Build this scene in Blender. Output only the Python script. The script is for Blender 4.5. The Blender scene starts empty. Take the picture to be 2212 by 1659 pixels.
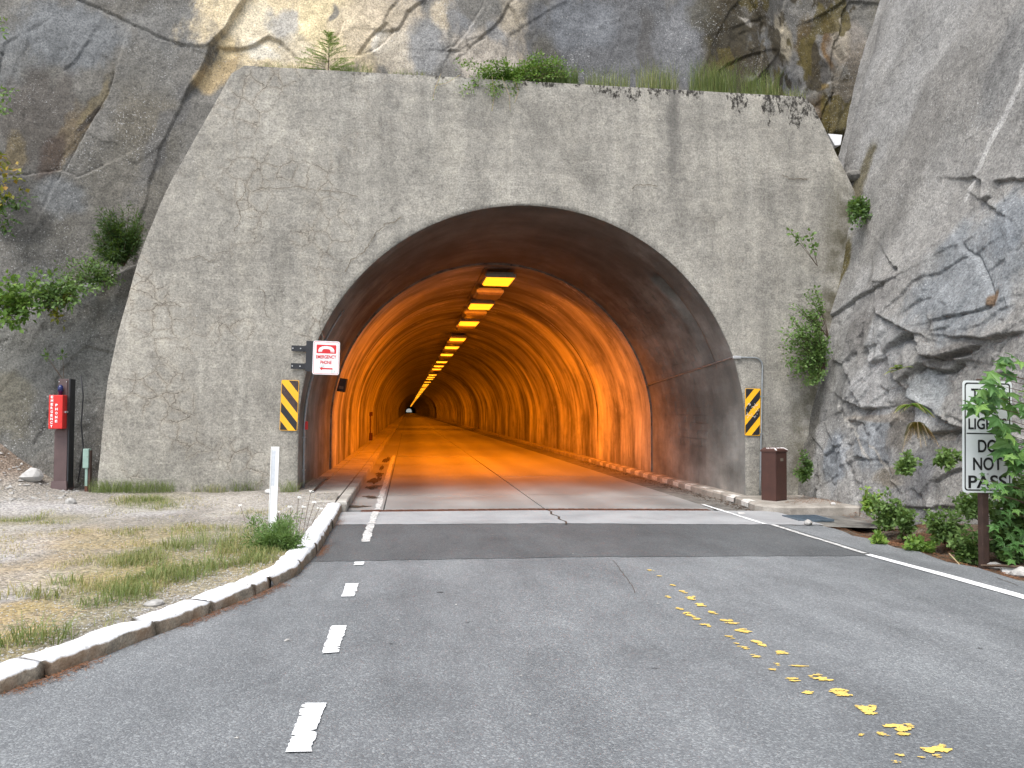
import bpy, bmesh, math, random
import numpy as np
from mathutils import Vector, Matrix

SC = bpy.context.scene
COL = SC.collection
random.seed(11)
RNG = np.random.default_rng(11)

# ------------------------------------------------------------------ camera
FPX, IW, IH = 1789.0, 2212.0, 1659.0           # focal length and frame, in the units the photo was measured in
YAW, PITCH, ROLL = math.radians(7.186), math.radians(1.911), math.radians(0.3)
CAMP = np.array([0.0, 0.0, 1.6])


def cam_basis(yaw, pitch, roll):
    f = np.array([math.sin(yaw) * math.cos(pitch), math.cos(yaw) * math.cos(pitch), math.sin(pitch)])
    r = np.array([math.cos(yaw), -math.sin(yaw), 0.0])
    u = np.cross(r, f)
    c, s = math.cos(roll), math.sin(roll)
    return c * r + s * u, -s * r + c * u, f


CR, CU, CF = cam_basis(YAW, PITCH, ROLL)
cam = bpy.data.cameras.new('camera')
cam.sensor_width = 36.0
cam.lens = 36.0 * FPX / IW
cam.clip_start = 0.05
cam.clip_end = 6000
cam_ob = bpy.data.objects.new('camera', cam)
COL.objects.link(cam_ob)
M3 = Matrix(((CR[0], CU[0], -CF[0]), (CR[1], CU[1], -CF[1]), (CR[2], CU[2], -CF[2])))
cam_ob.matrix_world = Matrix.Translation(Vector(CAMP)) @ M3.to_4x4()
SC.camera = cam_ob

# ------------------------------------------------------------------ sky and sun (hazy, the sun behind the camera on the left)
SUN_EL, SUN_AZ = math.radians(60), math.radians(215)      # azimuth clockwise from +Y
world = bpy.data.worlds.new('World')
SC.world = world
world.use_nodes = True
wn = world.node_tree
wn.nodes.clear()
sky = wn.nodes.new('ShaderNodeTexSky')
sky.sky_type = 'NISHITA'
sky.sun_disc = False
sky.sun_elevation = SUN_EL
sky.sun_rotation = SUN_AZ
sky.altitude = 300
sky.air_density = 1.0
sky.dust_density = 3.0
sky.ozone_density = 1.0
hsv = wn.nodes.new('ShaderNodeHueSaturation')
hsv.inputs['Saturation'].default_value = 0.5
bgn = wn.nodes.new('ShaderNodeBackground')
bgn.inputs['Strength'].default_value = 0.14
wo = wn.nodes.new('ShaderNodeOutputWorld')
wn.links.new(sky.outputs[0], hsv.inputs['Color'])
wn.links.new(hsv.outputs[0], bgn.inputs['Color'])
wn.links.new(bgn.outputs[0], wo.inputs['Surface'])

sun = bpy.data.lights.new('sun', 'SUN')
sun.energy = 1.1
sun.angle = math.radians(30)
sun.color = (1.0, 0.965, 0.91)
sun_ob = bpy.data.objects.new('sun', sun)
COL.objects.link(sun_ob)
sdir = Vector((math.sin(SUN_AZ) * math.cos(SUN_EL), math.cos(SUN_AZ) * math.cos(SUN_EL), math.sin(SUN_EL)))
sun_ob.rotation_euler = sdir.to_track_quat('Z', 'Y').to_euler()

SC.view_settings.view_transform = 'Standard'
SC.view_settings.look = 'None'
SC.view_settings.exposure = 1.35
SC.view_settings.gamma = 1.0
SC.render.engine = 'CYCLES'
SC.cycles.max_bounces = 8
SC.cycles.diffuse_bounces = 5
SC.cycles.use_denoising = True
SC.cycles.sample_clamp_indirect = 4.0


# ------------------------------------------------------------------ measuring helpers: a photo direction met with a real plane
def ray(x, y):
    return CF + CR * (x - IW / 2) / FPX - CU * (y - IH / 2) / FPX


def atY(x, y, Y):
    d = ray(x, y)
    return CAMP + d * (Y / d[1])


def atZ(x, y, Z=0.0):
    d = ray(x, y)
    return CAMP + d * ((Z - CAMP[2]) / d[2])


def atX(x, y, X):
    d = ray(x, y)
    return CAMP + d * (X / d[0])


# ------------------------------------------------------------------ object helpers
def tag(o, label=None, cat=None, group=None, kind=None):
    if label: o['label'] = label
    if cat: o['category'] = cat
    if group: o['group'] = group
    if kind: o['kind'] = kind
    return o


def link(name, me, mats=None, parent=None, loc=None):
    o = bpy.data.objects.new(name, me)
    COL.objects.link(o)
    if mats is not None and me is not None:
        for m in (mats if isinstance(mats, (list, tuple)) else [mats]):
            if not (len(me.materials) and m.name in [q.name for q in me.materials if q]):
                me.materials.append(m)
    if parent is not None:
        o.parent = parent
        o.matrix_parent_inverse = Matrix.Translation(-parent.location) if parent.type == 'EMPTY' and loc is None else Matrix()
    if loc is not None:
        o.location = loc
    return o


def empty(name, loc, label=None, cat=None, group=None, kind=None):
    o = bpy.data.objects.new(name, None)
    COL.objects.link(o)
    o.location = loc
    o.empty_display_size = 0.2
    return tag(o, label, cat, group, kind)


class MB:
    """collects shapes in world coordinates, then becomes one mesh object"""

    def __init__(s):
        s.v, s.f, s.mi = [], [], []

    def poly(s, pts, mi=0):
        i = len(s.v)
        s.v.extend([tuple(p) for p in pts])
        s.f.append(tuple(range(i, i + len(pts))))
        s.mi.append(mi)

    def add(s, vs, fs, mi=0):
        i = len(s.v)
        s.v.extend([tuple(p) for p in vs])
        for f in fs:
            s.f.append(tuple(i + k for k in f))
            s.mi.append(mi)

    def box(s, a, b, mi=0, mat=None):
        x0, y0, z0 = a
        x1, y1, z1 = b
        vs = [(x0, y0, z0), (x1, y0, z0), (x1, y1, z0), (x0, y1, z0), (x0, y0, z1), (x1, y0, z1), (x1, y1, z1), (x0, y1, z1)]
        if mat is not None: vs = [tuple(mat @ Vector(p)) for p in vs]
        s.add(vs, [(0, 3, 2, 1), (4, 5, 6, 7), (0, 1, 5, 4), (1, 2, 6, 5), (2, 3, 7, 6), (3, 0, 4, 7)], mi)

    def prism(s, pts, z0, z1, mi=0, bevel=0.0, mat=None):
        """extrude an XY outline (counter-clockwise) from z0 to z1, with a small bevel on the top edge"""
        n = len(pts)
        rings = [[(p[0], p[1], z0) for p in pts]]
        if bevel > 0:
            c = np.mean(np.array([(p[0], p[1]) for p in pts]), axis=0)
            rings.append([(p[0], p[1], z1 - bevel) for p in pts])
            q = []
            for k, p in enumerate(pts):
                a, b = np.array(pts[k - 1][:2]), np.array(pts[(k + 1) % n][:2])
                e1 = np.array(p[:2]) - a; e2 = b - np.array(p[:2])
                n1 = np.array([-e1[1], e1[0]]) / (np.linalg.norm(e1) + 1e-9); n2 = np.array([-e2[1], e2[0]]) / (np.linalg.norm(e2) + 1e-9)
                m = n1 + n2; m = m / (np.linalg.norm(m) + 1e-9)
                q.append((p[0] + m[0] * bevel * 1.2, p[1] + m[1] * bevel * 1.2, z1))
            rings.append(q)
        else:
            rings.append([(p[0], p[1], z1) for p in pts])
        vs = [p for r in rings for p in r]
        fs = []
        for k in range(len(rings) - 1):
            for j in range(n):
                fs.append((k * n + j, k * n + (j + 1) % n, (k + 1) * n + (j + 1) % n, (k + 1) * n + j))
        fs.append(tuple(range((len(rings) - 1) * n, len(rings) * n)))
        fs.append(tuple(reversed(range(n))))
        if mat is not None: vs = [tuple(mat @ Vector(p)) for p in vs]
        s.add(vs, fs, mi)

    def tube(s, path, rad, n=8, mi=0, cap=True):
        path = [Vector(p) for p in path]
        rads = rad if isinstance(rad, (list, tuple)) else [rad] * len(path)
        vs, fs = [], []
        up = None
        for k, p in enumerate(path):
            t = (path[min(k + 1, len(path) - 1)] - path[max(k - 1, 0)]).normalized()
            if up is None: up = Vector((0, 0, 1)) if abs(t.z) < 0.9 else Vector((1, 0, 0))
            side = t.cross(up).normalized()
            up = side.cross(t).normalized()
            for j in range(n):
                a = 2 * math.pi * j / n
                vs.append(tuple(p + (side * math.cos(a) + up * math.sin(a)) * rads[k]))
        for k in range(len(path) - 1):
            for j in range(n):
                fs.append((k * n + j, k * n + (j + 1) % n, (k + 1) * n + (j + 1) % n, (k + 1) * n + j))
        if cap:
            fs.append(tuple(reversed(range(n))))
            fs.append(tuple(range((len(path) - 1) * n, len(path) * n)))
        s.add(vs, fs, mi)

    def mesh(s, name, smooth=False):
        me = bpy.data.meshes.new(name)
        me.from_pydata(s.v, [], s.f)
        if any(s.mi): me.polygons.foreach_set('material_index', s.mi)
        if smooth: me.polygons.foreach_set('use_smooth', [True] * len(me.polygons))
        me.update()
        return me

    def build(s, name, mats, parent=None, smooth=False, bevel=0.0):
        me = s.mesh(name, smooth)
        if bevel > 0:
            bm = bmesh.new(); bm.from_mesh(me)
            bmesh.ops.bevel(bm, geom=[e for e in bm.edges if len(e.link_faces) == 2 and e.calc_face_angle(0) > 0.5], offset=bevel, segments=2, profile=0.6, affect='EDGES')
            bm.to_mesh(me); bm.free()
        return link(name, me, mats, parent)


def grid_mesh(name, P, keep=None, smooth=True, tint=None):
    """P: (rows, cols, 3) array -> mesh; keep: (rows-1, cols-1) mask"""
    r, c, _ = P.shape
    idx = np.arange(r * c).reshape(r, c)
    q = np.stack([idx[:-1, :-1], idx[:-1, 1:], idx[1:, 1:], idx[1:, :-1]], -1)
    q = q[keep] if keep is not None else q.reshape(-1, 4)
    return np_mesh(name, P.reshape(-1, 3), q, smooth, None if tint is None else tint.reshape(-1, 3))


def np_mesh(name, V, F, smooth=False, tint=None):
    V = np.asarray(V, dtype=np.float32); F = np.asarray(F, dtype=np.int32)
    used = np.zeros(len(V), bool); used[F.ravel()] = True
    if not used.all():
        remap = np.cumsum(used) - 1
        V = V[used]; F = remap[F]
        if tint is not None: tint = tint[used]
    me = bpy.data.meshes.new(name)
    n, k = F.shape
    me.vertices.add(len(V)); me.vertices.foreach_set('co', V.ravel())
    me.loops.add(n * k); me.loops.foreach_set('vertex_index', F.ravel())
    me.polygons.add(n)
    me.polygons.foreach_set('loop_start', np.arange(0, n * k, k, dtype=np.int32))
    me.polygons.foreach_set('loop_total', np.full(n, k, dtype=np.int32))
    me.polygons.foreach_set('use_smooth', np.full(n, smooth))
    me.update(calc_edges=True)
    if tint is not None:
        at = me.color_attributes.new('tint', 'FLOAT_COLOR', 'POINT')
        at.data.foreach_set('color', np.concatenate([np.clip(tint, 0, 1), np.ones((len(V), 1))], 1).astype(np.float32).ravel())
    return me


# ------------------------------------------------------------------ numpy noise
def _hash(ix, iy, iz, s):
    h = (ix.astype(np.int64) * 374761393 + iy.astype(np.int64) * 668265263 + iz.astype(np.int64) * 2147483647 + s * 974711) & 0xFFFFFFFF
    h = ((h ^ (h >> 13)) * 1274126177) & 0xFFFFFFFF
    h = ((h ^ (h >> 16)) * 2246822519) & 0xFFFFFFFF
    return ((h ^ (h >> 15)) & 0xFFFFFF) / float(0xFFFFFF)


def vnoise(x, y, z=None, seed=0):
    z = np.zeros_like(x) if z is None else z
    ix, iy, iz = np.floor(x), np.floor(y), np.floor(z)
    fx, fy, fz = x - ix, y - iy, z - iz
    fx, fy, fz = (f * f * f * (f * (f * 6 - 15) + 10) for f in (fx, fy, fz))
    r = 0
    for dx in (0, 1):
        for dy in (0, 1):
            for dz in (0, 1):
                w = (fx if dx else 1 - fx) * (fy if dy else 1 - fy) * (fz if dz else 1 - fz)
                r = r + w * _hash(ix + dx, iy + dy, iz + dz, seed)
    return r * 2 - 1


def fbm(x, y, z=None, octv=4, seed=0, gain=0.5):
    a, r, t = 1.0, 0.0, 0.0
    z = np.zeros_like(x) if z is None else z
    for k in range(octv):
        r = r + a * vnoise(x * 2 ** k + 17.3 * k, y * 2 ** k - 9.1 * k, z * 2 ** k + 4.7 * k, seed + k)
        t += a; a *= gain
    return r / t


def facet(u, v, seed, tilt, amp):
    """broken-block relief: every cell of a jittered grid is a plane of its own"""
    iu, iv = np.floor(u), np.floor(v)
    best = np.full(u.shape, 1e9); sec = np.full(u.shape, 1e9); val = np.zeros(u.shape)
    for du in (-1, 0, 1):
        for dv in (-1, 0, 1):
            a, b = iu + du, iv + dv
            cu = a + _hash(a, b, a * 0, seed); cv = b + _hash(a, b, a * 0, seed + 1)
            d = (u - cu) ** 2 + (v - cv) ** 2
            o = (_hash(a, b, a * 0, seed + 2) * 2 - 1) * amp + (u - cu) * (_hash(a, b, a * 0, seed + 3) * 2 - 1) * tilt + (v - cv) * (_hash(a, b, a * 0, seed + 4) * 2 - 1) * tilt
            m = d < best
            sec = np.where(m, best, np.minimum(sec, d))
            val = np.where(m, o, val); best = np.where(m, d, best)
    return val, np.sqrt(sec) - np.sqrt(best)


def poly_dist(u, v, pts):
    """distance to a polyline and the side (+1 = left of its direction)"""
    best = np.full(u.shape, 1e9); side = np.zeros(u.shape)
    for (a, b), (c, d) in zip(pts[:-1], pts[1:]):
        ex, ey = c - a, d - b
        l2 = ex * ex + ey * ey + 1e-12
        t = np.clip(((u - a) * ex + (v - b) * ey) / l2, 0, 1)
        dx, dy = u - a - t * ex, v - b - t * ey
        dd = np.hypot(dx, dy)
        m = dd < best
        best = np.where(m, dd, best)
        side = np.where(m, np.sign(ex * dy - ey * dx), side)
    return best, side


def sstep(a, b, x):
    t = np.clip((x - a) / (b - a + 1e-12), 0, 1)
    return t * t * (3 - 2 * t)


def mixc(c, d, w):
    return c * (1 - w[..., None]) + np.array(d) * w[..., None]


# ------------------------------------------------------------------ node helpers
class G:
    def __init__(s, name):
        s.m = bpy.data.materials.new(name)
        s.m.use_nodes = True
        s.t = s.m.node_tree
        s.t.nodes.clear()
        s.geo = s.t.nodes.new('ShaderNodeNewGeometry')
        s.pos = s.geo.outputs['Position']

    def set(s, sock, val):
        if isinstance(val, bpy.types.NodeSocket): s.t.links.new(val, sock)
        elif val is not None:
            if sock.type == 'RGBA' and len(val) == 3: val = (*val, 1)
            sock.default_value = val

    def n(s, t, **kw):
        return s.t.nodes.new('ShaderNode' + t)

    def map(s, scale=(1, 1, 1), loc=(0, 0, 0), rot=(0, 0, 0), vec=None):
        m = s.n('Mapping')
        s.set(m.inputs['Vector'], vec or s.pos)
        m.inputs['Scale'].default_value = scale
        m.inputs['Location'].default_value = loc
        m.inputs['Rotation'].default_value = rot
        return m.outputs[0]

    def noise(s, scale, detail=4, rough=0.55, vec=None, dist=0.0, color=False):
        n = s.n('TexNoise')
        s.set(n.inputs['Vector'], vec or s.pos)
        n.inputs['Scale'].default_value = scale
        n.inputs['Detail'].default_value = detail
        n.inputs['Roughness'].default_value = rough
        n.inputs['Distortion'].default_value = dist
        return n.outputs[1 if color else 0]

    def vor(s, scale, feature='F1', vec=None, rand=1.0, out=0):
        n = s.n('TexVoronoi')
        n.feature = feature
        s.set(n.inputs['Vector'], vec or s.pos)
        n.inputs['Scale'].default_value = scale
        n.inputs['Randomness'].default_value = rand
        return n.outputs[out]

    def ramp(s, fac, stops, interp='LINEAR'):
        r = s.n('ValToRGB')
        s.set(r.inputs[0], fac)
        cr = r.color_ramp
        cr.interpolation = interp
        while len(cr.elements) < len(stops): cr.elements.new(0.5)
        for e, (p, c) in zip(cr.elements, stops):
            e.position = p
            e.color = (*c, 1) if not isinstance(c, (int, float)) else (c, c, c, 1)
        return r.outputs[0]

    def mix(s, fac, a, b, blend='MIX'):
        m = s.n('Mix')
        m.data_type = 'RGBA'
        m.blend_type = blend
        s.set(m.inputs[0], fac)
        s.set(m.inputs[6], a)
        s.set(m.inputs[7], b)
        return m.outputs[2]

    def math(s, op, a, b=None, c=None, clamp=False):
        m = s.n('Math')
        m.operation = op
        m.use_clamp = clamp
        for k, x in enumerate((a, b, c)):
            if x is not None: s.set(m.inputs[k], x)
        return m.outputs[0]

    def vadd(s, a, b, k=1.0):
        sc = s.n('VectorMath'); sc.operation = 'SCALE'
        s.set(sc.inputs[0], b); sc.inputs['Scale'].default_value = k
        m = s.n('VectorMath'); m.operation = 'ADD'
        s.set(m.inputs[0], a); s.t.links.new(sc.outputs[0], m.inputs[1])
        return m.outputs[0]

    def sep(s, vec=None):
        n = s.n('SeparateXYZ')
        s.set(n.inputs[0], vec or s.pos)
        return n.outputs

    def attr(s, name='tint'):
        n = s.n('Attribute')
        n.attribute_name = name
        return n.outputs['Color']

    def bump(s, h, strength=0.5, dist=0.02, normal=None):
        b = s.n('Bump')
        s.set(b.inputs['Height'], h)
        b.inputs['Strength'].default_value = strength
        b.inputs['Distance'].default_value = dist
        if normal is not None: s.set(b.inputs['Normal'], normal)
        return b.outputs[0]

    def out(s, base, rough=0.8, normal=None, metal=0.0, spec=0.5, emis=None, estr=0.0, trans=None):
        p = s.n('BsdfPrincipled')
        s.set(p.inputs['Base Color'], base)
        s.set(p.inputs['Roughness'], rough)
        s.set(p.inputs['Metallic'], metal)
        s.set(p.inputs['Specular IOR Level'], spec)
        if normal is not None: s.set(p.inputs['Normal'], normal)
        if emis is not None:
            s.set(p.inputs['Emission Color'], emis)
            s.set(p.inputs['Emission Strength'], estr)
        o = s.n('OutputMaterial')
        surf = p.outputs[0]
        if trans is not None:
            t = s.n('BsdfTranslucent')
            s.set(t.inputs['Color'], trans)
            mx = s.n('MixShader')
            mx.inputs[0].default_value = 0.35
            s.t.links.new(surf, mx.inputs[1]); s.t.links.new(t.outputs[0], mx.inputs[2])
            surf = mx.outputs[0]
        s.t.links.new(surf, o.inputs['Surface'])
        return s.m

# ================================================================== materials
def m_headwall():
    g = G('weathered_concrete')
    x, y, z = g.sep()
    warp = g.vadd(g.pos, g.noise(1.3, 4, 0.6, color=True), 0.35)
    mott = g.noise(0.8, 9, 0.70, vec=warp)
    streak = g.noise(1.0, 7, 0.68, vec=g.map((1.7, 1, 0.26), vec=warp))
    board = g.noise(1.0, 8, 0.75, vec=g.map((1.1, 1, 4.2), vec=warp))
    board2 = g.noise(1.0, 5, 0.65, vec=g.map((1.3, 1, 21.0), loc=(3, 0, 1), vec=g.vadd(g.pos, g.noise(4, 4, 0.6, color=True), 0.04)))
    base = g.ramp(mott, [(0.30, (0.195, 0.185, 0.164)), (0.45, (0.262, 0.249, 0.221)), (0.58, (0.325, 0.308, 0.272)), (0.74, (0.41, 0.388, 0.342))])
    st = g.ramp(streak, [(0.36, (0.70, 0.70, 0.69)), (0.5, (1.0, 1.0, 0.99)), (0.64, (1.22, 1.21, 1.17))])
    base = g.mix(0.65, base, st, 'MULTIPLY')
    bd = g.ramp(board, [(0.36, (0.88, 0.87, 0.86)), (0.5, (1, 1, 1)), (0.66, (1.08, 1.07, 1.05))])
    base = g.mix(0.55, base, bd, 'MULTIPLY')
    jz = g.math('FRACT', g.math('MULTIPLY', g.math('MULTIPLY_ADD', g.noise(0.8, 3, 0.5), 0.05, z), 5.3))
    jl = g.ramp(jz, [(0.0, 1.0), (0.05, 0.25), (0.10, 0.0), (0.94, 0.0), (1.0, 0.8)])
    jg = g.ramp(g.noise(1.0, 4, 0.6, vec=g.map((0.5, 1, 2.2), loc=(2, 0, 9))), [(0.42, 0.0), (0.60, 1.0)])
    base = g.mix(g.math('MULTIPLY', g.math('MULTIPLY', jl, jg), 0.03), base, (0.12, 0.115, 0.10))
    lines = g.ramp(board2, [(0.56, 0.0), (0.68, 1.0)])
    gate = g.ramp(g.noise(0.5, 3, 0.5, vec=g.map((1, 1, 1.6), loc=(7, 0, 2))), [(0.46, 0.0), (0.62, 1.0)])
    base = g.mix(g.math('MULTIPLY', g.math('MULTIPLY', lines, gate), 0.35), base, (0.50, 0.47, 0.41))
    # lime runs
    run = g.ramp(g.noise(1.0, 4, 0.55, vec=g.map((3.2, 1, 0.35), loc=(1.7, 0, 4.1))), [(0.60, 0.0), (0.74, 1.0)])
    base = g.mix(g.math('MULTIPLY', run, 0.30), base, (0.52, 0.50, 0.44))
    # damp darker runs
    damp = g.ramp(g.noise(1.0, 5, 0.62, vec=g.map((1.9, 1, 0.16), loc=(9.2, 0, 2.0))), [(0.56, 0.0), (0.72, 1.0)])
    base = g.mix(g.math('MULTIPLY', damp, 0.30), base, (0.135, 0.130, 0.120))
    # crazing, strongest low on the left side
    cv = g.vadd(g.pos, g.noise(3.0, 4, 0.6, color=True), 0.28)
    e = g.vor(3.1, 'DISTANCE_TO_EDGE', vec=cv)
    crack = g.ramp(e, [(0.0, 0.8), (0.008, 0.5), (0.024, 0.0)])
    hal = g.ramp(e, [(0.0, 1.0), (0.16, 0.0)])
    cm = g.ramp(g.noise(0.75, 3, 0.5, vec=g.map(loc=(4.4, 0, 8.0))), [(0.47, 0.0), (0.58, 1.0)])
    left = g.ramp(g.math('MULTIPLY_ADD', x, -0.16, 0.42), [(0.30, 0.12), (0.75, 1.0)])
    cm = g.math('MULTIPLY', cm, left)
    base = g.mix(g.math('MULTIPLY', g.math('MULTIPLY', hal, cm), 0.28), base, (0.25, 0.205, 0.15))
    base = g.mix(g.math('MULTIPLY', g.math('MULTIPLY', crack, cm), 0.5), base, (0.105, 0.088, 0.066))
    mid = g.noise(7, 6, 0.7)
    base = g.mix(0.75, base, g.ramp(mid, [(0.32, (0.70, 0.69, 0.68)), (0.5, (1, 1, 1)), (0.68, (1.25, 1.24, 1.21))]), 'MULTIPLY')
    # aggregate grain, pits
    gr = g.noise(30, 5, 0.82)
    base = g.mix(0.9, base, g.ramp(gr, [(0.34, (0.52, 0.52, 0.52)), (0.5, (1, 1, 1)), (0.66, (1.42, 1.42, 1.40))]), 'MULTIPLY')
    wsp = g.ramp(g.noise(20, 3, 0.7, vec=g.map(loc=(2, 5, 3))), [(0.69, 0.0), (0.73, 0.7)])
    base = g.mix(wsp, base, (0.62, 0.61, 0.58))
    pit = g.ramp(g.vor(16), [(0.06, 1.0), (0.11, 0.0)])
    pg = g.ramp(g.noise(2.2, 3), [(0.5, 0.0), (0.6, 1.0)])
    base = g.mix(g.math('MULTIPLY', g.math('MULTIPLY', pit, pg), 0.6), base, (0.07, 0.065, 0.06))
    # black moss hanging from the top edge, more of it to the right, and one long wet run
    topd = g.math('SUBTRACT', 7.69, z)
    edge = g.math('MULTIPLY_ADD', g.noise(2.2, 6, 0.7, vec=g.map((1, 1, 0.45))), 4.2, -1.85)
    rt = g.ramp(g.math('MULTIPLY', x, 0.1), [(0.0, 0.14), (0.28, 0.20), (0.46, 0.50), (0.72, 1.0)])
    reach = g.math('MULTIPLY', edge, rt)
    ms = g.math('SUBTRACT', reach, topd)
    msk = g.ramp(g.math('MULTIPLY_ADD', ms, 3.0, 0.45), [(0.40, 0.0), (0.56, 1.0)])
    brk = g.ramp(g.noise(1.0, 7, 0.8, vec=g.map((11, 1, 7))), [(0.46, 0.0), (0.54, 1.0)])
    base = g.mix(g.math('MULTIPLY', g.math('MULTIPLY', msk, brk), 0.92), base, (0.013, 0.011, 0.009))
    dx = g.math('ABSOLUTE', g.math('SUBTRACT', g.math('MULTIPLY_ADD', g.noise(1.4, 3, 0.6), 0.30, x), 5.04))
    wr = g.math('MULTIPLY', g.ramp(dx, [(0.05, 1.0), (0.15, 0.0)]), g.ramp(g.math('MULTIPLY', topd, 0.25), [(0.0, 1.0), (0.40, 0.75), (0.62, 0.0)]))
    base = g.mix(g.math('MULTIPLY', wr, 0.55), base, (0.06, 0.058, 0.056))
    # brown damp and algae by the foot of the right edge
    rx = g.ramp(g.math('MULTIPLY', g.math('SUBTRACT', g.math('MULTIPLY_ADD', z, -0.20, x), 6.45), 0.5), [(0.1, 0.0), (0.42, 1.0)])
    al = g.math('MULTIPLY', rx, g.ramp(g.noise(2.4, 5, 0.6), [(0.38, 0.0), (0.6, 1.0)]))
    base = g.mix(g.math('MULTIPLY', al, 0.8), base, (0.055, 0.047, 0.020))
    h = g.math('ADD', g.math('MULTIPLY', gr, 0.35), g.math('ADD', g.math('MULTIPLY', board, 0.9), g.math('MULTIPLY', mott, 0.8)))
    h = g.math('SUBTRACT', h, g.math('ADD', g.math('MULTIPLY', g.math('MULTIPLY', crack, cm), 0.9), g.math('MULTIPLY', g.math('MULTIPLY', jl, jg), 0.06)))
    return g.out(base, 0.92, g.bump(h, 0.55, 0.03), spec=0.25)


def m_barrel():
    g = G('arch_concrete')
    x, y, z = g.sep()
    mott = g.noise(1.4, 6, 0.62)
    base = g.ramp(mott, [(0.3, (0.17, 0.166, 0.156)), (0.5, (0.255, 0.25, 0.235)), (0.72, (0.36, 0.352, 0.33))])
    soot = g.ramp(g.noise(0.9, 5, 0.6, vec=g.map((1, 0.35, 1))), [(0.40, 1.0), (0.62, 0.0)])
    base = g.mix(g.math('MULTIPLY', soot, 0.6), base, (0.075, 0.068, 0.058))
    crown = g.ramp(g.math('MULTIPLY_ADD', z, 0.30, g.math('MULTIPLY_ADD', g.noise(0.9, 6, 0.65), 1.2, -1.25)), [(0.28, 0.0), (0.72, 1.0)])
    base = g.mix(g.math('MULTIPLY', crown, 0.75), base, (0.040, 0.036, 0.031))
    bands = g.noise(1.0, 3, 0.5, vec=g.map((0.6, 2.6, 0.5)))
    base = g.mix(0.6, base, g.ramp(bands, [(0.35, (0.8, 0.8, 0.8)), (0.65, (1.18, 1.16, 1.12))]), 'MULTIPLY')
    gr = g.noise(45, 4, 0.7)
    base = g.mix(0.4, base, g.ramp(gr, [(0.3, (0.7, 0.7, 0.7)), (0.7, (1.3, 1.3, 1.3))]), 'MULTIPLY')
    h = g.math('ADD', g.math('MULTIPLY', gr, 0.4), mott)
    return g.out(base, 0.9, g.bump(h, 0.5, 0.02), spec=0.25)


def m_lining(name='lining_concrete', dark=1.0):
    g = G(name)
    x, y, z = g.sep()
    warp = g.vadd(g.pos, g.noise(1.6, 5, 0.65, color=True), 0.16)
    b1 = g.noise(1.0, 5, 0.6, vec=g.map((0.20, 0.72, 0.16), vec=warp))
    b2 = g.noise(1.0, 6, 0.62, vec=g.map((0.5, 1.7, 0.34), vec=warp))
    b3 = g.noise(1.0, 8, 0.7, vec=g.map((0.9, 0.7, 0.9)))
    base = g.ramp(b1, [(0.36, (0.12, 0.11, 0.095)), (0.45, (0.30, 0.28, 0.25)), (0.54, (0.50, 0.47, 0.42)), (0.68, (0.66, 0.63, 0.57))])
    base = g.mix(0.9, base, g.ramp(b2, [(0.34, (0.55, 0.54, 0.52)), (0.5, (1, 1, 1)), (0.66, (1.30, 1.29, 1.27))]), 'MULTIPLY')
    base = g.mix(0.8, base, g.ramp(b3, [(0.34, (0.42, 0.41, 0.39)), (0.5, (1, 1, 1)), (0.66, (1.35, 1.34, 1.32))]), 'MULTIPLY')
    # soot streaks gathered in the crown, and light lime rims where water ran
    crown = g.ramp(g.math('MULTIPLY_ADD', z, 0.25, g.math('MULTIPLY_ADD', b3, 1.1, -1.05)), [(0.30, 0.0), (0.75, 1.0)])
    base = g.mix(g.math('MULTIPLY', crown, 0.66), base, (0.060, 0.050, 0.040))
    rim = g.ramp(g.math('ABSOLUTE', g.math('SUBTRACT', b2, 0.56)), [(0.0, 1.0), (0.014, 0.0)])
    gate = g.ramp(g.noise(0.8, 3), [(0.48, 0.0), (0.60, 1.0)])
    base = g.mix(g.math('MULTIPLY', g.math('MULTIPLY', rim, gate), 0.7), base, (0.62, 0.60, 0.56))
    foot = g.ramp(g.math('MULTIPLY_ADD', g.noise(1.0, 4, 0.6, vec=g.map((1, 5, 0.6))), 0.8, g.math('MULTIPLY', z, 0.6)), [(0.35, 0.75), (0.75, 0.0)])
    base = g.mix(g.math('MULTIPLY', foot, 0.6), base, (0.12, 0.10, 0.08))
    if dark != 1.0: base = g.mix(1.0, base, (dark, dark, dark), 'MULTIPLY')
    h = g.math('ADD', g.math('MULTIPLY', b2, 1.2), b3)
    return g.out(base, 0.75, g.bump(h, 0.6, 0.03), spec=0.4)


def m_concrete(name, c0, c1, scale=1.0, stain=(0.1, 0.09, 0.08), amt=0.4, rough=0.85):
    g = G(name)
    mott = g.noise(1.3 * scale, 6, 0.6)
    base = g.ramp(mott, [(0.34, c0), (0.66, c1)])
    stn = g.ramp(g.noise(2.1 * scale, 6, 0.65, vec=g.map(loc=(5, 2, 1))), [(0.52, 0.0), (0.70, 1.0)])
    base = g.mix(g.math('MULTIPLY', stn, amt), base, stain)
    gr = g.noise(60, 4, 0.7)
    base = g.mix(0.5, base, g.ramp(gr, [(0.3, (0.72, 0.72, 0.72)), (0.7, (1.28, 1.28, 1.28))]), 'MULTIPLY')
    return g.out(base, rough, g.bump(g.math('ADD', gr, g.math('MULTIPLY', mott, 0.6)), 0.35, 0.01), spec=0.3)


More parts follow.
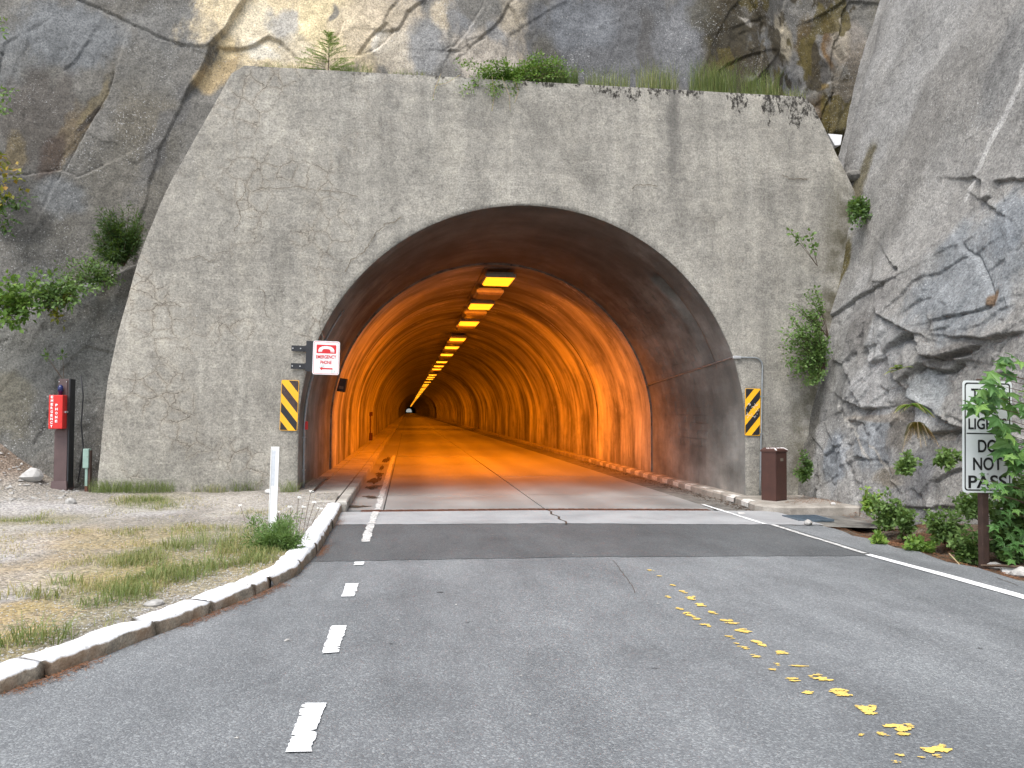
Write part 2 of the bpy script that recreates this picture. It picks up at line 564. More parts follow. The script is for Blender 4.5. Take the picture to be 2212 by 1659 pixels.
def m_floor():
    g = G('tunnel_floor_concrete')
    x, y, z = g.sep()
    mott = g.noise(0.8, 6, 0.6)
    base = g.ramp(mott, [(0.32, (0.22, 0.216, 0.208)), (0.68, (0.33, 0.325, 0.315))])
    # tyre tracks: two darker bands in each lane, worn unevenly
    w = g.math('SINE', g.math('MULTIPLY_ADD', x, 4.3, 0.9))
    tr = g.ramp(g.math('ADD', g.math('MULTIPLY', w, 0.25), g.noise(1.0, 4, 0.6, vec=g.map((1.2, 0.14, 1)))), [(0.38, 0.0), (0.85, 1.0)])
    base = g.mix(g.math('MULTIPLY', tr, 0.45), base, (0.14, 0.13, 0.12))
    gr = g.noise(70, 3, 0.7)
    base = g.mix(0.35, base, g.ramp(gr, [(0.3, (0.75, 0.75, 0.75)), (0.7, (1.25, 1.25, 1.25))]), 'MULTIPLY')
    rgh = g.ramp(mott, [(0.3, 0.42), (0.7, 0.62)])
    return g.out(base, rgh, g.bump(gr, 0.2, 0.006), spec=0.5)


def m_asphalt(name, lo, hi, speck=0.5, warm=0.0):
    g = G(name)
    x, y, z = g.sep()
    big = g.noise(0.45, 5, 0.6)
    lane = g.noise(1.0, 4, 0.55, vec=g.map((0.75, 0.10, 1), loc=(2.3, 0, 0)))
    base = g.ramp(g.math('ADD', g.math('MULTIPLY', big, 0.5), g.math('MULTIPLY', lane, 0.5)), [(0.36, lo), (0.64, hi)])
    ag = g.vor(95, vec=g.vadd(g.pos, g.noise(40, 2, color=True), 0.01), out=1)
    agv = g.n('SeparateColor'); g.set(agv.inputs[0], ag)
    base = g.mix(speck, base, g.ramp(agv.outputs[0], [(0.0, (0.48, 0.48, 0.50)), (0.55, (0.95, 0.95, 0.96)), (0.80, (1.25, 1.25, 1.22)), (0.95, (2.0, 2.0, 1.95))]), 'MULTIPLY')
    fine = g.noise(230, 3, 0.75)
    base = g.mix(0.6, base, g.ramp(fine, [(0.3, (0.58, 0.58, 0.58)), (0.7, (1.42, 1.42, 1.42))]), 'MULTIPLY')
    # stray dark spots of tar
    worn = g.ramp(g.noise(1.6, 7, 0.72, vec=g.map((1.0, 0.35, 1), loc=(4, 1, 0))), [(0.34, (0.80, 0.80, 0.80)), (0.5, (1, 1, 1)), (0.66, (1.18, 1.18, 1.17))])
    base = g.mix(1.0, base, worn, 'MULTIPLY')
    rg = g.ramp(agv.outputs[1], [(0.0, 0.50), (1.0, 0.78)])
    d = g.vor(95, vec=g.vadd(g.pos, g.noise(40, 2, color=True), 0.01))
    return g.out(base, rg, g.bump(g.math('ADD', g.math('MULTIPLY', d, -1.0), g.math('MULTIPLY', fine, 0.5)), 0.55, 0.006), spec=0.5)


def m_rock(name='granite', moss=False):
    g = G(name)
    tint = g.mix(1.0, g.attr(), (0.70, 0.70, 0.70), 'MULTIPLY')
    big = g.noise(1.1, 7, 0.65)
    med = g.noise(6.0, 7, 0.75)
    base = g.mix(0.75, tint, g.ramp(big, [(0.30, (0.66, 0.66, 0.65)), (0.5, (1, 1, 1)), (0.72, (1.30, 1.29, 1.27))]), 'MULTIPLY')
    base = g.mix(0.75, base, g.ramp(med, [(0.32, (0.62, 0.62, 0.62)), (0.5, (1, 1, 1)), (0.68, (1.32, 1.32, 1.31))]), 'MULTIPLY')
    gr = g.noise(30, 5, 0.8)
    base = g.mix(0.95, base, g.ramp(gr, [(0.34, (0.42, 0.42, 0.43)), (0.5, (1, 1, 1)), (0.66, (1.5, 1.5, 1.48))]), 'MULTIPLY')
    lich = g.ramp(g.noise(32, 3, 0.7, vec=g.map(loc=(3, 1, 2))), [(0.60, 0.0), (0.66, 1.0)])
    lg = g.ramp(g.noise(0.9, 4, 0.6, vec=g.map(loc=(8, 3, 5))), [(0.42, 0.0), (0.62, 1.0)])
    base = g.mix(g.math('MULTIPLY', g.math('MULTIPLY', lich, lg), 0.7), base, (0.52, 0.52, 0.51))
    blk = g.ramp(g.noise(19, 4, 0.7, vec=g.map(loc=(1, 6, 2))), [(0.64, 0.0), (0.72, 1.0)])
    base = g.mix(g.math('MULTIPLY', blk, 0.45), base, (0.06, 0.06, 0.06))
    h = g.math('ADD', g.math('MULTIPLY', gr, 0.28), g.math('ADD', g.math('MULTIPLY', med, 0.8), big))
    return g.out(base, 0.88, g.bump(h, 0.9, 0.03), spec=0.3)


def m_ground():
    g = G('gravel_verge')
    tint = g.attr()
    st = g.vor(34, out=1)
    sp = g.n('SeparateColor'); g.set(sp.inputs[0], st)
    base = g.mix(0.75, tint, g.ramp(sp.outputs[0], [(0.0, (0.50, 0.49, 0.48)), (0.5, (1, 1, 1)), (1.0, (1.55, 1.52, 1.48))]), 'MULTIPLY')
    fine = g.noise(120, 4, 0.75)
    base = g.mix(0.6, base, g.ramp(fine, [(0.3, (0.55, 0.55, 0.55)), (0.7, (1.45, 1.45, 1.45))]), 'MULTIPLY')
    d = g.vor(34)
    h = g.math('ADD', g.math('MULTIPLY', d, -1.0), g.math('MULTIPLY', fine, 0.5))
    return g.out(base, 0.95, g.bump(h, 0.9, 0.02), spec=0.15)


def m_plain(name, col, rough=0.6, var=0.15, scale=8.0, metal=0.0, spec=0.5, bump=0.1, wear=None, wear_amt=0.0):
    g = G(name)
    n = g.noise(scale, 5, 0.65)
    lo = tuple(c * (1 - var) for c in col); hi = tuple(min(1, c * (1 + var)) for c in col)
    base = g.ramp(n, [(0.3, lo), (0.7, hi)])
    if wear is not None:
        wm = g.ramp(g.noise(scale * 1.7, 6, 0.7, vec=g.map(loc=(4, 2, 7))), [(0.60, 0.0), (0.68, 1.0)])
        base = g.mix(g.math('MULTIPLY', wm, wear_amt), base, wear)
    return g.out(base, rough, g.bump(g.noise(scale * 6, 3), bump, 0.004), metal=metal, spec=spec)


def m_paint(name, col, hole=0.56, under=None):
    """worn road paint: the asphalt shows through where it has flaked"""
    g = G(name)
    w = g.math('ADD', g.math('MULTIPLY', g.noise(1.0, 6, 0.75, vec=g.map((14, 42, 14))), 0.65), g.math('MULTIPLY', g.noise(110, 4, 0.8), 0.35))
    m = g.ramp(w, [(hole, 0.0), (hole + 0.05, 1.0)])
    grime = g.noise(3.0, 5, 0.6)
    base = g.mix(g.ramp(grime, [(0.35, 0.35), (0.6, 0.0)]), col, tuple(c * 0.62 for c in col))
    base = g.mix(m, base, under or (0.115, 0.115, 0.12))
    return g.out(base, 0.65, g.bump(g.noise(150, 3, 0.7), 0.35, 0.004), spec=0.4)


def m_kerb():
    g = G('painted_granite_kerb')
    x, y, z = g.sep()
    gr = g.noise(60, 4, 0.75)
    med = g.noise(7, 5, 0.65)
    rock = g.ramp(med, [(0.3, (0.17, 0.15, 0.12)), (0.5, (0.30, 0.26, 0.20)), (0.7, (0.40, 0.36, 0.30))])
    rock = g.mix(0.8, rock, g.ramp(gr, [(0.3, (0.45, 0.45, 0.45)), (0.7, (1.5, 1.5, 1.5))]), 'MULTIPLY')
    rust = g.ramp(g.noise(3.2, 4, 0.6), [(0.45, 0.0), (0.62, 1.0)])
    rock = g.mix(g.math('MULTIPLY', rust, 0.5), rock, (0.22, 0.12, 0.055))
    nz = g.sep(g.geo.outputs['Normal'])[2]
    pm = g.math('ADD', g.math('MULTIPLY', nz, 0.55), g.math('ADD', g.math('MULTIPLY', z, 3.0), g.math('MULTIPLY', med, 0.55)))
    pm = g.ramp(pm, [(0.72, 0.0), (0.86, 1.0)])
    wear = g.ramp(g.noise(14, 6, 0.75), [(0.58, 0.0), (0.70, 0.75)])
    pm = g.math('MULTIPLY', pm, g.math('SUBTRACT', 1.0, wear))
    white = g.ramp(gr, [(0.3, (0.70, 0.72, 0.73)), (0.6, (0.84, 0.85, 0.86))])
    base = g.mix(pm, rock, white)
    return g.out(base, 0.85, g.bump(g.math('ADD', gr, g.math('MULTIPLY', med, 1.2)), 0.8, 0.012), spec=0.3)


def m_leaf(name, cols, rough=0.5):
    g = G(name)
    t = g.sep(g.attr())[0]
    base = g.ramp(t, cols)
    back = g.n('Mix'); back.data_type = 'RGBA'
    tr = g.mix(0.5, base, (0.16, 0.24, 0.02))
    return g.out(base, rough, spec=0.35, trans=tr)


def m_emit(name, col, s):
    g = G(name)
    return g.out(col, 0.4, emis=col, estr=s)


MT = dict(
    wall=m_headwall(), barrel=m_barrel(), lining=m_lining(), lining_far=m_lining('dark_lining', 0.45),  # far lining: the same concrete in a darker tone
    floor=m_floor(), apron=m_concrete('apron_concrete', (0.27, 0.275, 0.28), (0.36, 0.365, 0.37), 0.8, (0.22, 0.21, 0.2), 0.4, 0.7),
    walk=m_concrete('sidewalk_concrete', (0.30, 0.28, 0.25), (0.44, 0.42, 0.38), 1.4, (0.14, 0.12, 0.10), 0.45),
    kerbc=m_concrete('kerb_concrete', (0.24, 0.22, 0.19), (0.38, 0.35, 0.31), 2.0, (0.10, 0.085, 0.07), 0.5),
    asphalt=m_asphalt('asphalt', (0.120, 0.128, 0.134), (0.205, 0.215, 0.222)),
    patch=m_asphalt('new_asphalt', (0.074, 0.079, 0.082), (0.106, 0.112, 0.116), 0.45),
    gutter=m_concrete('dirty_gutter', (0.10, 0.095, 0.085), (0.22, 0.21, 0.19), 3.0, (0.035, 0.03, 0.026), 0.7, 0.9),
    rock=m_rock(), ground=m_ground(),
    rust=m_plain('rusty_steel', (0.11, 0.045, 0.026), 0.65, 0.5, 14, 0.3, wear=(0.05, 0.03, 0.025), wear_amt=0.8),
    kerb=m_kerb(),
    wpaint=m_paint('white_road_paint', (0.84, 0.85, 0.85), 0.575), wpaint_old=m_paint('worn_white_paint', (0.66, 0.66, 0.64), 0.50, (0.22, 0.21, 0.2)),
    ypaint=m_paint('yellow_road_paint', (0.78, 0.55, 0.14), 0.575),
    kpaint=m_paint('kerb_paint', (0.68, 0.66, 0.62), 0.52, (0.3, 0.28, 0.25)),
    black=m_plain('black_metal', (0.018, 0.019, 0.022), 0.5, 0.3), bolt=m_plain('bolt_steel', (0.62, 0.62, 0.62), 0.35, 0.1, metal=0.7),
    white=m_plain('white_sheeting', (0.80, 0.80, 0.80), 0.4, 0.05, 5), signred=m_plain('sign_red', (0.60, 0.018, 0.022), 0.4, 0.08),
    signback=m_plain('aluminium', (0.45, 0.46, 0.47), 0.4, 0.1, metal=0.6),
    signgrey=m_plain('road_sign_white', (0.66, 0.70, 0.70), 0.4, 0.07, 3), ink=m_plain('sign_black', (0.012, 0.012, 0.014), 0.45, 0.2),
    yel=m_plain('hazard_yellow', (0.86, 0.43, 0.012), 0.4, 0.08, 4), yelrust=m_plain('stained_yellow', (0.72, 0.36, 0.02), 0.5, 0.2, 9, wear=(0.10, 0.045, 0.03), wear_amt=0.9),
    blackrust=m_plain('stained_black', (0.045, 0.024, 0.02), 0.5, 0.5, 12, wear=(0.16, 0.09, 0.06), wear_amt=0.8),
    sticker=m_plain('sticker_remains', (0.60, 0.66, 0.64), 0.6, 0.3, 60, wear=(0.2, 0.25, 0.24), wear_amt=0.8),
    phone=m_plain('phone_red', (0.62, 0.022, 0.018), 0.38, 0.08), post=m_plain('plum_brown_paint', (0.098, 0.062, 0.060), 0.55, 0.15, 5),
    cabinet=m_plain('brown_cabinet_paint', (0.060, 0.024, 0.017), 0.55, 0.15, 6, wear=(0.11, 0.045, 0.028), wear_amt=0.35),
    chip=m_plain('chipped_white', (0.72, 0.68, 0.66), 0.6, 0.2, 30), blue=m_plain('blue_glass', (0.010, 0.016, 0.085), 0.15, 0.2),
    green=m_plain('pale_green_paint', (0.25, 0.36, 0.31), 0.55, 0.1, 9, wear=(0.16, 0.12, 0.08), wear_amt=0.4),
    steel=m_plain('galvanised_pipe', (0.30, 0.32, 0.33), 0.45, 0.2, 15, metal=0.6), bars=m_plain('grate_steel', (0.12, 0.16, 0.20), 0.45, 0.3, 10, metal=0.4),
    delin=m_plain('white_plastic', (0.80, 0.80, 0.79), 0.45, 0.05), refl=m_plain('grey_reflector', (0.55, 0.58, 0.62), 0.25, 0.1, 40),
    wood=m_plain('weathered_brown_post', (0.060, 0.034, 0.026), 0.75, 0.35, 9, wear=(0.11, 0.07, 0.055), wear_amt=0.5),
    bark=m_plain('twig_bark', (0.085, 0.055, 0.035), 0.85, 0.35, 20), drystem=m_plain('dry_stem', (0.36, 0.27, 0.15), 0.85, 0.3, 20),
    stone=m_plain('loose_stone', (0.34, 0.33, 0.31), 0.9, 0.35, 14, bump=0.5), pale=m_plain('pale_stone', (0.46, 0.45, 0.43), 0.85, 0.15, 10, bump=0.4),
    litter=m_plain('needle_litter', (0.19, 0.085, 0.038), 0.95, 0.5, 30), dirt=m_plain('wet_dirt', (0.060, 0.040, 0.026), 0.7, 0.5, 10, bump=0.8),
    crackfill=m_plain('crack_dirt', (0.15, 0.128, 0.098), 0.95, 0.4, 12),
    lamp_off=m_plain('unlit_lamp', (0.16, 0.13, 0.10), 0.5, 0.2), housing=m_plain('lamp_housing', (0.28, 0.26, 0.23), 0.5, 0.2),
    lamp=m_emit('sodium_lamp', (1.0, 0.36, 0.012), 0.95),
    lf_green=m_leaf('leaf_green', [(0.0, (0.035, 0.075, 0.020)), (0.5, (0.095, 0.175, 0.045)), (1.0, (0.20, 0.31, 0.095))]),
    lf_bright=m_leaf('leaf_bright', [(0.0, (0.060, 0.13, 0.020)), (0.5, (0.15, 0.27, 0.045)), (1.0, (0.36, 0.46, 0.10))]),
    lf_dark=m_leaf('leaf_dark', [(0.0, (0.012, 0.030, 0.008)), (0.5, (0.030, 0.070, 0.014)), (1.0, (0.07, 0.13, 0.03))]),
    lf_maple=m_leaf('leaf_maple', [(0.0, (0.035, 0.095, 0.026)), (0.5, (0.085, 0.195, 0.052)), (1.0, (0.21, 0.36, 0.09))], 0.42),
    lf_autumn=m_leaf('leaf_autumn', [(0.0, (0.07, 0.10, 0.015)), (0.5, (0.26, 0.24, 0.03)), (1.0, (0.45, 0.20, 0.03))]),
    grass=m_leaf('grass', [(0.0, (0.085, 0.15, 0.035)), (0.4, (0.21, 0.26, 0.085)), (0.7, (0.40, 0.35, 0.15)), (1.0, (0.55, 0.43, 0.22))]),
    fern=m_leaf('fern_leaf', [(0.0, (0.10, 0.045, 0.012)), (0.4, (0.085, 0.16, 0.02)), (1.0, (0.22, 0.34, 0.04))]),
    flower=m_plain('white_petal', (0.78, 0.78, 0.74), 0.7, 0.1),
)

# ================================================================== the setting: ground, road, tunnel floor
YF = 14.86                       # portal face
CX, SPR, RAD = 2.20, 1.28, 4.09  # arch centre, springing height, radius
YL = 20.8                        # where the tunnel lining starts
YEND = 1200.0


def rz(x):
    return -0.012 * max(0.0, x - 2.0)


def ragged(a, b, n, amp, seed):
    r = random.Random(seed)
    return [(a[0] + (b[0] - a[0]) * k / n + (r.uniform(-amp, amp) if a[0] == b[0] or abs(a[1] - b[1]) > abs(a[0] - b[0]) else 0),
             a[1] + (b[1] - a[1]) * k / n + (r.uniform(-amp, amp) if abs(a[0] - b[0]) >= abs(a[1] - b[1]) else 0)) for k in range(n + 1)]


def sheet(mb, outline, dz, mi=0):
    """flat outline laid on the road, dz above it"""
    mb.poly([(x, y, rz(x) + dz) for x, y in outline], mi)


def strip_sheet(mb, front, back, dz, mi=0):
    """quad strip between two lines with the same number of points, lying on the road"""
    for k in range(len(front) - 1):
        mb.poly([(*front[k], rz(front[k][0]) + dz), (*front[k + 1], rz(front[k + 1][0]) + dz), (*back[k + 1], rz(back[k + 1][0]) + dz), (*back[k], rz(back[k][0]) + dz)], mi)


mb = MB()
mb.poly([(-3000, -3000, -0.45), (3000, -3000, -0.45), (3000, 12, -0.45), (-3000, 12, -0.45)])
mb.poly([(-3000, 12, -0.45), (3000, 12, -0.45), (3000, 4000, -0.45), (-3000, 4000, -0.45)])
g0 = G('far_ground'); far_mat = g0.out(g0.ramp(g0.noise(0.05, 5), [(0.3, (0.10, 0.10, 0.07)), (0.7, (0.20, 0.18, 0.13))]), 0.95)
tag(mb.build('ground', far_mat), kind='structure')

mb = MB()
xs = [-45, -20, -8, -2, 0.5, 2.0, 3.0, 4.0, 5.0, 6.05]
front = [(x, -60.0) for x in xs]; back = [(x, 11.9) for x in xs]
edge = [(6.05 + 0.05 * math.sin(k * 2.1) + random.uniform(-0.03, 0.03), 2 + k * 0.33) for k in range(31)]
for k in range(len(xs) - 2):
    strip_sheet(mb, [(xs[k], -60), (xs[k + 1], -60)], [(xs[k], 11.9), (xs[k + 1], 11.9)], 0)
el = [(6.05, -60.0)] + edge
for k in range(len(el) - 1):
    (xa, ya), (xb, yb) = el[k], el[k + 1]
    mb.poly([(5.0, ya, rz(5)), (xa, ya, rz(6.05)), (xb, yb, rz(6.05)), (5.0, yb, rz(5))])
    mb.poly([(xa, ya, rz(6.05)), (xa, ya, -0.3), (xb, yb, -0.3), (xb, yb, rz(6.05))])
road = tag(mb.build('road', MT['asphalt']), kind='structure')

mb = MB()
N = 70
fr = ragged((-1.05, 9.02), (5.42, 9.0), N, 0.022, 3)
bk = ragged((-1.05, 11.86), (5.42, 11.70), N, 0.02, 4)
strip_sheet(mb, fr, bk, 0.004)
tag(mb.build('asphalt_patch', MT['patch']), kind='structure')

mb = MB()
fr = ragged((-1.12, 11.86), (6.1, 11.58), N, 0.02, 5)
bk = [(-1.12 + 7.22 * k / N, 13.30) for k in range(N + 1)]
strip_sheet(mb, fr, bk, 0.009)
apron = tag(mb.build('concrete_apron', MT['apron']), kind='structure')
mb = MB()       # the crack in the apron, a thin dark gap
pts = [(2.27 + 0.03 * math.sin(k * 1.7) + random.uniform(-0.012, 0.012) + max(0, k - 8) * 0.004, 13.3 - k * 0.17) for k in range(11)]
for k in range(10):
    w0, w1 = 0.012 + 0.006 * random.random(), 0.012 + 0.006 * random.random()
    strip_sheet(mb, [(pts[k][0] - w0, pts[k][1]), (pts[k][0] + w0, pts[k][1])], [(pts[k + 1][0] - w1, pts[k + 1][1]), (pts[k + 1][0] + w1, pts[k + 1][1])], 0.012)
mb.build('crack', MT['dirt'], apron)

mb = MB()
mb.box((-0.72, 13.31, rz(2) - 0.02), (2.25, 13.58, 0.004))
mb.add([(2.29, 13.31, 0.004 + rz(2.3)), (5.05, 13.31, 0.004 + rz(5.05)), (5.05, 13.58, 0.004 + rz(5.05)), (2.29, 13.58, 0.004 + rz(2.3)),
        (2.29, 13.31, -0.05), (5.05, 13.31, -0.06), (5.05, 13.58, -0.06), (2.29, 13.58, -0.05)], [(0, 1, 2, 3), (4, 5, 1, 0), (6, 7, 3, 2)])
for k in range(34):
    x = -0.66 + k * 0.166
    if abs(x - 2.27) < 0.08 or x > 4.95: continue
    mb.box((x, 13.33, rz(x) + 0.0045), (x + 0.10, 13.56, rz(x) + 0.009))
tag(mb.build('expansion_joint', MT['rust']), kind='structure')

# tunnel floor: cast slabs with open joints over a dark bed
bed = MB()
bed.poly([(-0.95, 13.2, -0.03), (6.1, 13.2, -0.09), (6.1, YEND, -0.09), (-0.95, YEND, -0.03)])
floor = tag(bed.build('tunnel_floor', MT['gutter']), kind='structure')
rows = [13.60, 15.90] + [15.90 + 4.57 * k for k in range(1, 14)]
for (xa, xb) in ((-0.94, -0.375), (-0.355, 2.255), (2.28, 5.20)):
    for k in range(len(rows) - 1):
        m = MB()
        dz = random.uniform(-0.002, 0.003)
        ya, yb = rows[k] + 0.010, rows[k + 1] - 0.010
        top = [(xa, ya, rz(xa) + dz), (xb, ya, rz(xb) + dz), (xb, yb, rz(xb) + dz), (xa, yb, rz(xa) + dz)]
        m.add(top + [(x, y, z - 0.06) for x, y, z in top], [(0, 1, 2, 3), (4, 5, 1, 0), (5, 6, 2, 1), (7, 4, 0, 3)])
        m.build('slab', MT['floor'], floor)
    m = MB()
    m.poly([(xa, rows[-1] + 0.01, rz(xa)), (xb, rows[-1] + 0.01, rz(xb)), (xb, YEND, rz(xb)), (xa, YEND, rz(xa))])
    m.build('slab', MT['floor'], floor)

# gutter on the right of the apron, beside the kerb
mb = MB()
mb.poly([(5.22, 12.95, -0.046), (6.0, 12.95, -0.075), (6.0, 60, -0.075), (5.22, 60, -0.046)])
mb.poly([(5.6, 11.55, -0.042), (7.4, 11.4, -0.10), (7.4, 12.95, -0.10), (5.6, 12.95, -0.046)])
tag(mb.build('gutter', MT['gutter']), kind='structure')

# ------------------------------------------------------------------ road markings (each dash and line its own sheet)
marks = empty('road_marking', (0, 0, 0), kind='structure')



def paint(outline_l, outline_r, mat, name='dash', dz=0.008, parent=None):
    m = MB()
    strip_sheet(m, outline_l, outline_r, dz)
    return m.build(name, mat, parent or marks)


def dash(x0, x1, y0, y1, mat, n=14, amp=0.012, dz=0.009, name='dash'):
    r = random.Random(int(y0 * 1000))
    def side(x, sg):
        e, o_ = 0.0, []
        for k in range(n + 1):
            e = .75 * e + r.uniform(-amp, amp) * .6
            o_.append((x + e - sg * (r.uniform(.01, .035) if r.random() < .08 else 0), y0 + (y1 - y0) * k / n + (r.uniform(-.01, .01) if k in (0, n) else 0)))
        return o_
    a, b = side(x0, -1), side(x1, 1)
    return paint(b, a, mat, name, dz)


dash(-0.548, -0.432, 4.02, 4.67, MT['wpaint'], 44, 0.009)
dash(-0.545, -0.435, 5.61, 6.31, MT['wpaint'], 40, 0.007)
dash(-0.545, -0.435, 7.28, 7.83, MT['wpaint'], 16, 0.009)
dash(-0.54, -0.435, 8.75, 8.94, MT['wpaint'], 8, 0.009)
dash(-0.545, -0.440, 10.27, 11.84, MT['wpaint_old'], 40, 0.013, 0.012)
dash(-0.535, -0.43, 11.87, 13.29, MT['wpaint_old'], 30, 0.012, 0.016)
dash(-0.52, -0.41, 13.6, 30.0, MT['wpaint_old'], 60, 0.010, 0.008, 'edge_line')
a = [(5.44 + 0.0 * k, 2.0 + k * 0.24) for k in range(30)]
lnR = [(5.60, -20), (5.58, 2.0), (5.57, 5.0), (5.56, 7.0), (5.49, 7.9), (5.41, 8.6), (5.365, 9.1)]
lnL = [(5.46, -20), (5.44, 2.0), (5.43, 5.0), (5.425, 6.85), (5.36, 7.9), (5.30, 8.6), (5.265, 9.05)]
paint(lnL, lnR, MT['wpaint'], 'edge_line', 0.008)
dash(5.27, 5.345, 9.12, 11.6, MT['wpaint_old'], 40, 0.010, 0.012, 'edge_line')
dash(5.17, 5.24, 11.62, 14.2, MT['wpaint'], 30, 0.010, 0.016, 'edge_line')


# worn double yellow line: separate flakes of paint, torn into ragged rows
def flake(cx, cy, lx, ly, seed, mat, name='paint_flake', dz=0.006):
    r = random.Random(seed)
    m = MB()
    for j in range(r.randint(4, 6)):          # overlapping angular slivers, longest across the road
        w_, h_ = lx * r.uniform(.35, .85), ly * r.uniform(.28, .6)
        ox, oy = cx + r.uniform(-.45, .45) * lx, cy + r.uniform(-.75, .75) * ly
        pts = []
        for k in range(9):
            q = -1 + 2 * k / 8
            pts.append((ox + q * w_, oy + h_ * r.uniform(.15, 1.0) * (1 - .6 * abs(q))))
        for k in range(8, -1, -1):
            q = -1 + 2 * k / 8
            pts.append((ox + q * w_ + r.uniform(-.05, .05) * w_, oy - h_ * r.uniform(.15, 1.0) * (1 - .6 * abs(q))))
        zz_ = dz + .0004 * j
        for k in range(8):
            m.poly([(x, y, rz(x) + zz_) for x, y in (pts[17 - k], pts[16 - k], pts[k + 1], pts[k])])
    return m.build(name, mat, marks)


for k, (px, py, w, h) in enumerate([(2028, 1627, 36, 16), (1952, 1581, 32, 15), (1882, 1539, 26, 13), (1815, 1499, 22, 10), (1768, 1467, 22, 8), (1722, 1441, 20, 5),
                                    (1688, 1414, 14, 5), (1646, 1393, 17, 10), (1600, 1365, 18, 6), (1574, 1345, 17, 6), (1542, 1326, 14, 5), (1515, 1310, 13, 5),
                                    (1494, 1294, 12, 5), (1478, 1281, 8, 4), (1452, 1266, 8, 3), (1405, 1234, 7, 2), (1424, 1246, 7, 2),
                                    (1990, 1640, 8, 4), (1905, 1590, 12, 5), (1860, 1592, 8, 4), (1945, 1637, 12, 4), (1935, 1651, 9, 3), (1748, 1502, 15, 6), (1712, 1472, 16, 5),
                                    (1668, 1450, 8, 3), (1634, 1421, 11, 4), (1604, 1402, 13, 5), (1576, 1380, 9, 4), (1526, 1354, 13, 6), (1506, 1342, 12, 5), (1484, 1330, 11, 4),
                                    (1468, 1318, 10, 3), (1444, 1292, 7, 3), (1680, 1439, 6, 3), (1590, 1393, 6, 3), (1497, 1335, 7, 3)]):
    p = atZ(px, py, -0.01)
    ppm = FPX / (p[1] * 0.992 + p[0] * 0.125)
    ly = h / ppm * (p[1] / 1.6)
    flake(p[0], p[1], w / ppm * 0.95, ly * 0.95, 50 + k, MT['ypaint'])
    if w > 20 or k % 3 == 0:
        flake(p[0] + w / ppm * random.uniform(0.5, 0.9), p[1] + ly * random.uniform(-0.9, 0.9), w / ppm * 0.38, ly * 0.35, 150 + k, MT['ypaint'])
        flake(p[0] - w / ppm * random.uniform(0.5, 0.9), p[1] + ly * random.uniform(-0.9, 0.9), w / ppm * 0.30, ly * 0.28, 250 + k, MT['ypaint'])

# hairline cracks and tar marks on the road
m = MB()
for poly, w in (([(1325, 1212), (1345, 1240), (1362, 1262), (1375, 1290)], 0.003), ([(2155, 1240), (2212, 1262)], 0.004)):
    q = [atZ(*p, -0.008) for p in poly]
    dense = []
    for a_, b_ in zip(q[:-1], q[1:]):
        for t in np.linspace(0, 1, 6)[:-1]: dense.append(a_ + (b_ - a_) * t + np.array([random.uniform(-.008, .008), random.uniform(-.01, .01), 0]))
    for a_, b_ in zip(dense[:-1], dense[1:]):
        strip_sheet(m, [(a_[0] - w, a_[1]), (a_[0] + w, a_[1])], [(b_[0] - w, b_[1]), (b_[0] + w, b_[1])], 0.003)
m.build('crack', MT['dirt'], road)
for k, (px, py, w, h) in enumerate([(950, 1280, 8, 1.5), (845, 1391, 6, 2), (1415, 1445, 12, 1.5), (1480, 1427, 6, 1), (2115, 1394, 9, 1.2), (1010, 1345, 8, 1.2)]):
    p = atZ(px, py, 0); ppm = FPX / (p[1] * 0.992 + p[0] * 0.125)
    flake(p[0], p[1], w / ppm, h / ppm * p[1] / 1.6, 400 + k, MT['patch'], 'tar_mark', 0.005)

# ------------------------------------------------------------------ sidewalk in the tunnel, left
swb = MB()
swb.box((-1.90, 13.52, -0.1), (-0.955, YEND, 0.10))
walk = tag(swb.build('sidewalk', MT['kerbc']), kind='structure')
SWZ = 0.156
ys = [13.50, 14.35] + [14.35 + 2.1 * k for k in range(1, 22)]
for k in range(len(ys) - 1):
    m = MB()
    m.prism([(-1.64, ys[k] + .006), (-1.135, ys[k] + .006), (-1.135, ys[k + 1] - .006), (-1.64, ys[k + 1] - .006)], 0.02, SWZ + random.uniform(-.004, .002), bevel=0.006)
    m.build('slab', MT['walk'], walk)
ys2 = [13.49] + [13.49 + 3.0 * k for k in range(1, 16)]
for k in range(len(ys2) - 1):
    m = MB()
    m.prism([(-1.118, ys2[k] + .004), (-0.945, ys2[k] + .004), (-0.945, ys2[k + 1] - .004), (-1.118, ys2[k + 1] - .004)], -0.08, SWZ + random.uniform(-.003, .003), bevel=0.018)
    m.build('kerb_stone', MT['walk'], walk)
    m = MB()
    m.prism([(-1.93, ys2[k] + .0), (-1.656, ys2[k]), (-1.656, ys2[k + 1] - .006), (-1.93, ys2[k + 1] - .006)], 0.0, SWZ + random.uniform(.0, .006), bevel=0.005)
    m.build('wall_strip', MT['walk'], walk)
m = MB(); m.box((-1.93, ys2[-1], 0.0), (-0.945, YEND, SWZ)); m.build('far_walk', MT['walk'], walk)
m = MB(); m.box((-1.30, 13.44, -0.06), (-0.96, 13.488, 0.11)); m.box((-2.0, 13.42, 0.02), (-1.31, 13.488, 0.135)); m.build('end_stone', MT['kerbc'], walk)
# concrete footing along the portal foot, left
m = MB(); m.prism([(-5.4, 14.50), (-1.95, 14.42), (-1.95, 14.80), (-5.4, 14.80)], 0.0, 0.17, bevel=0.015)
tag(m.build('footing', MT['kerbc']), kind='structure')

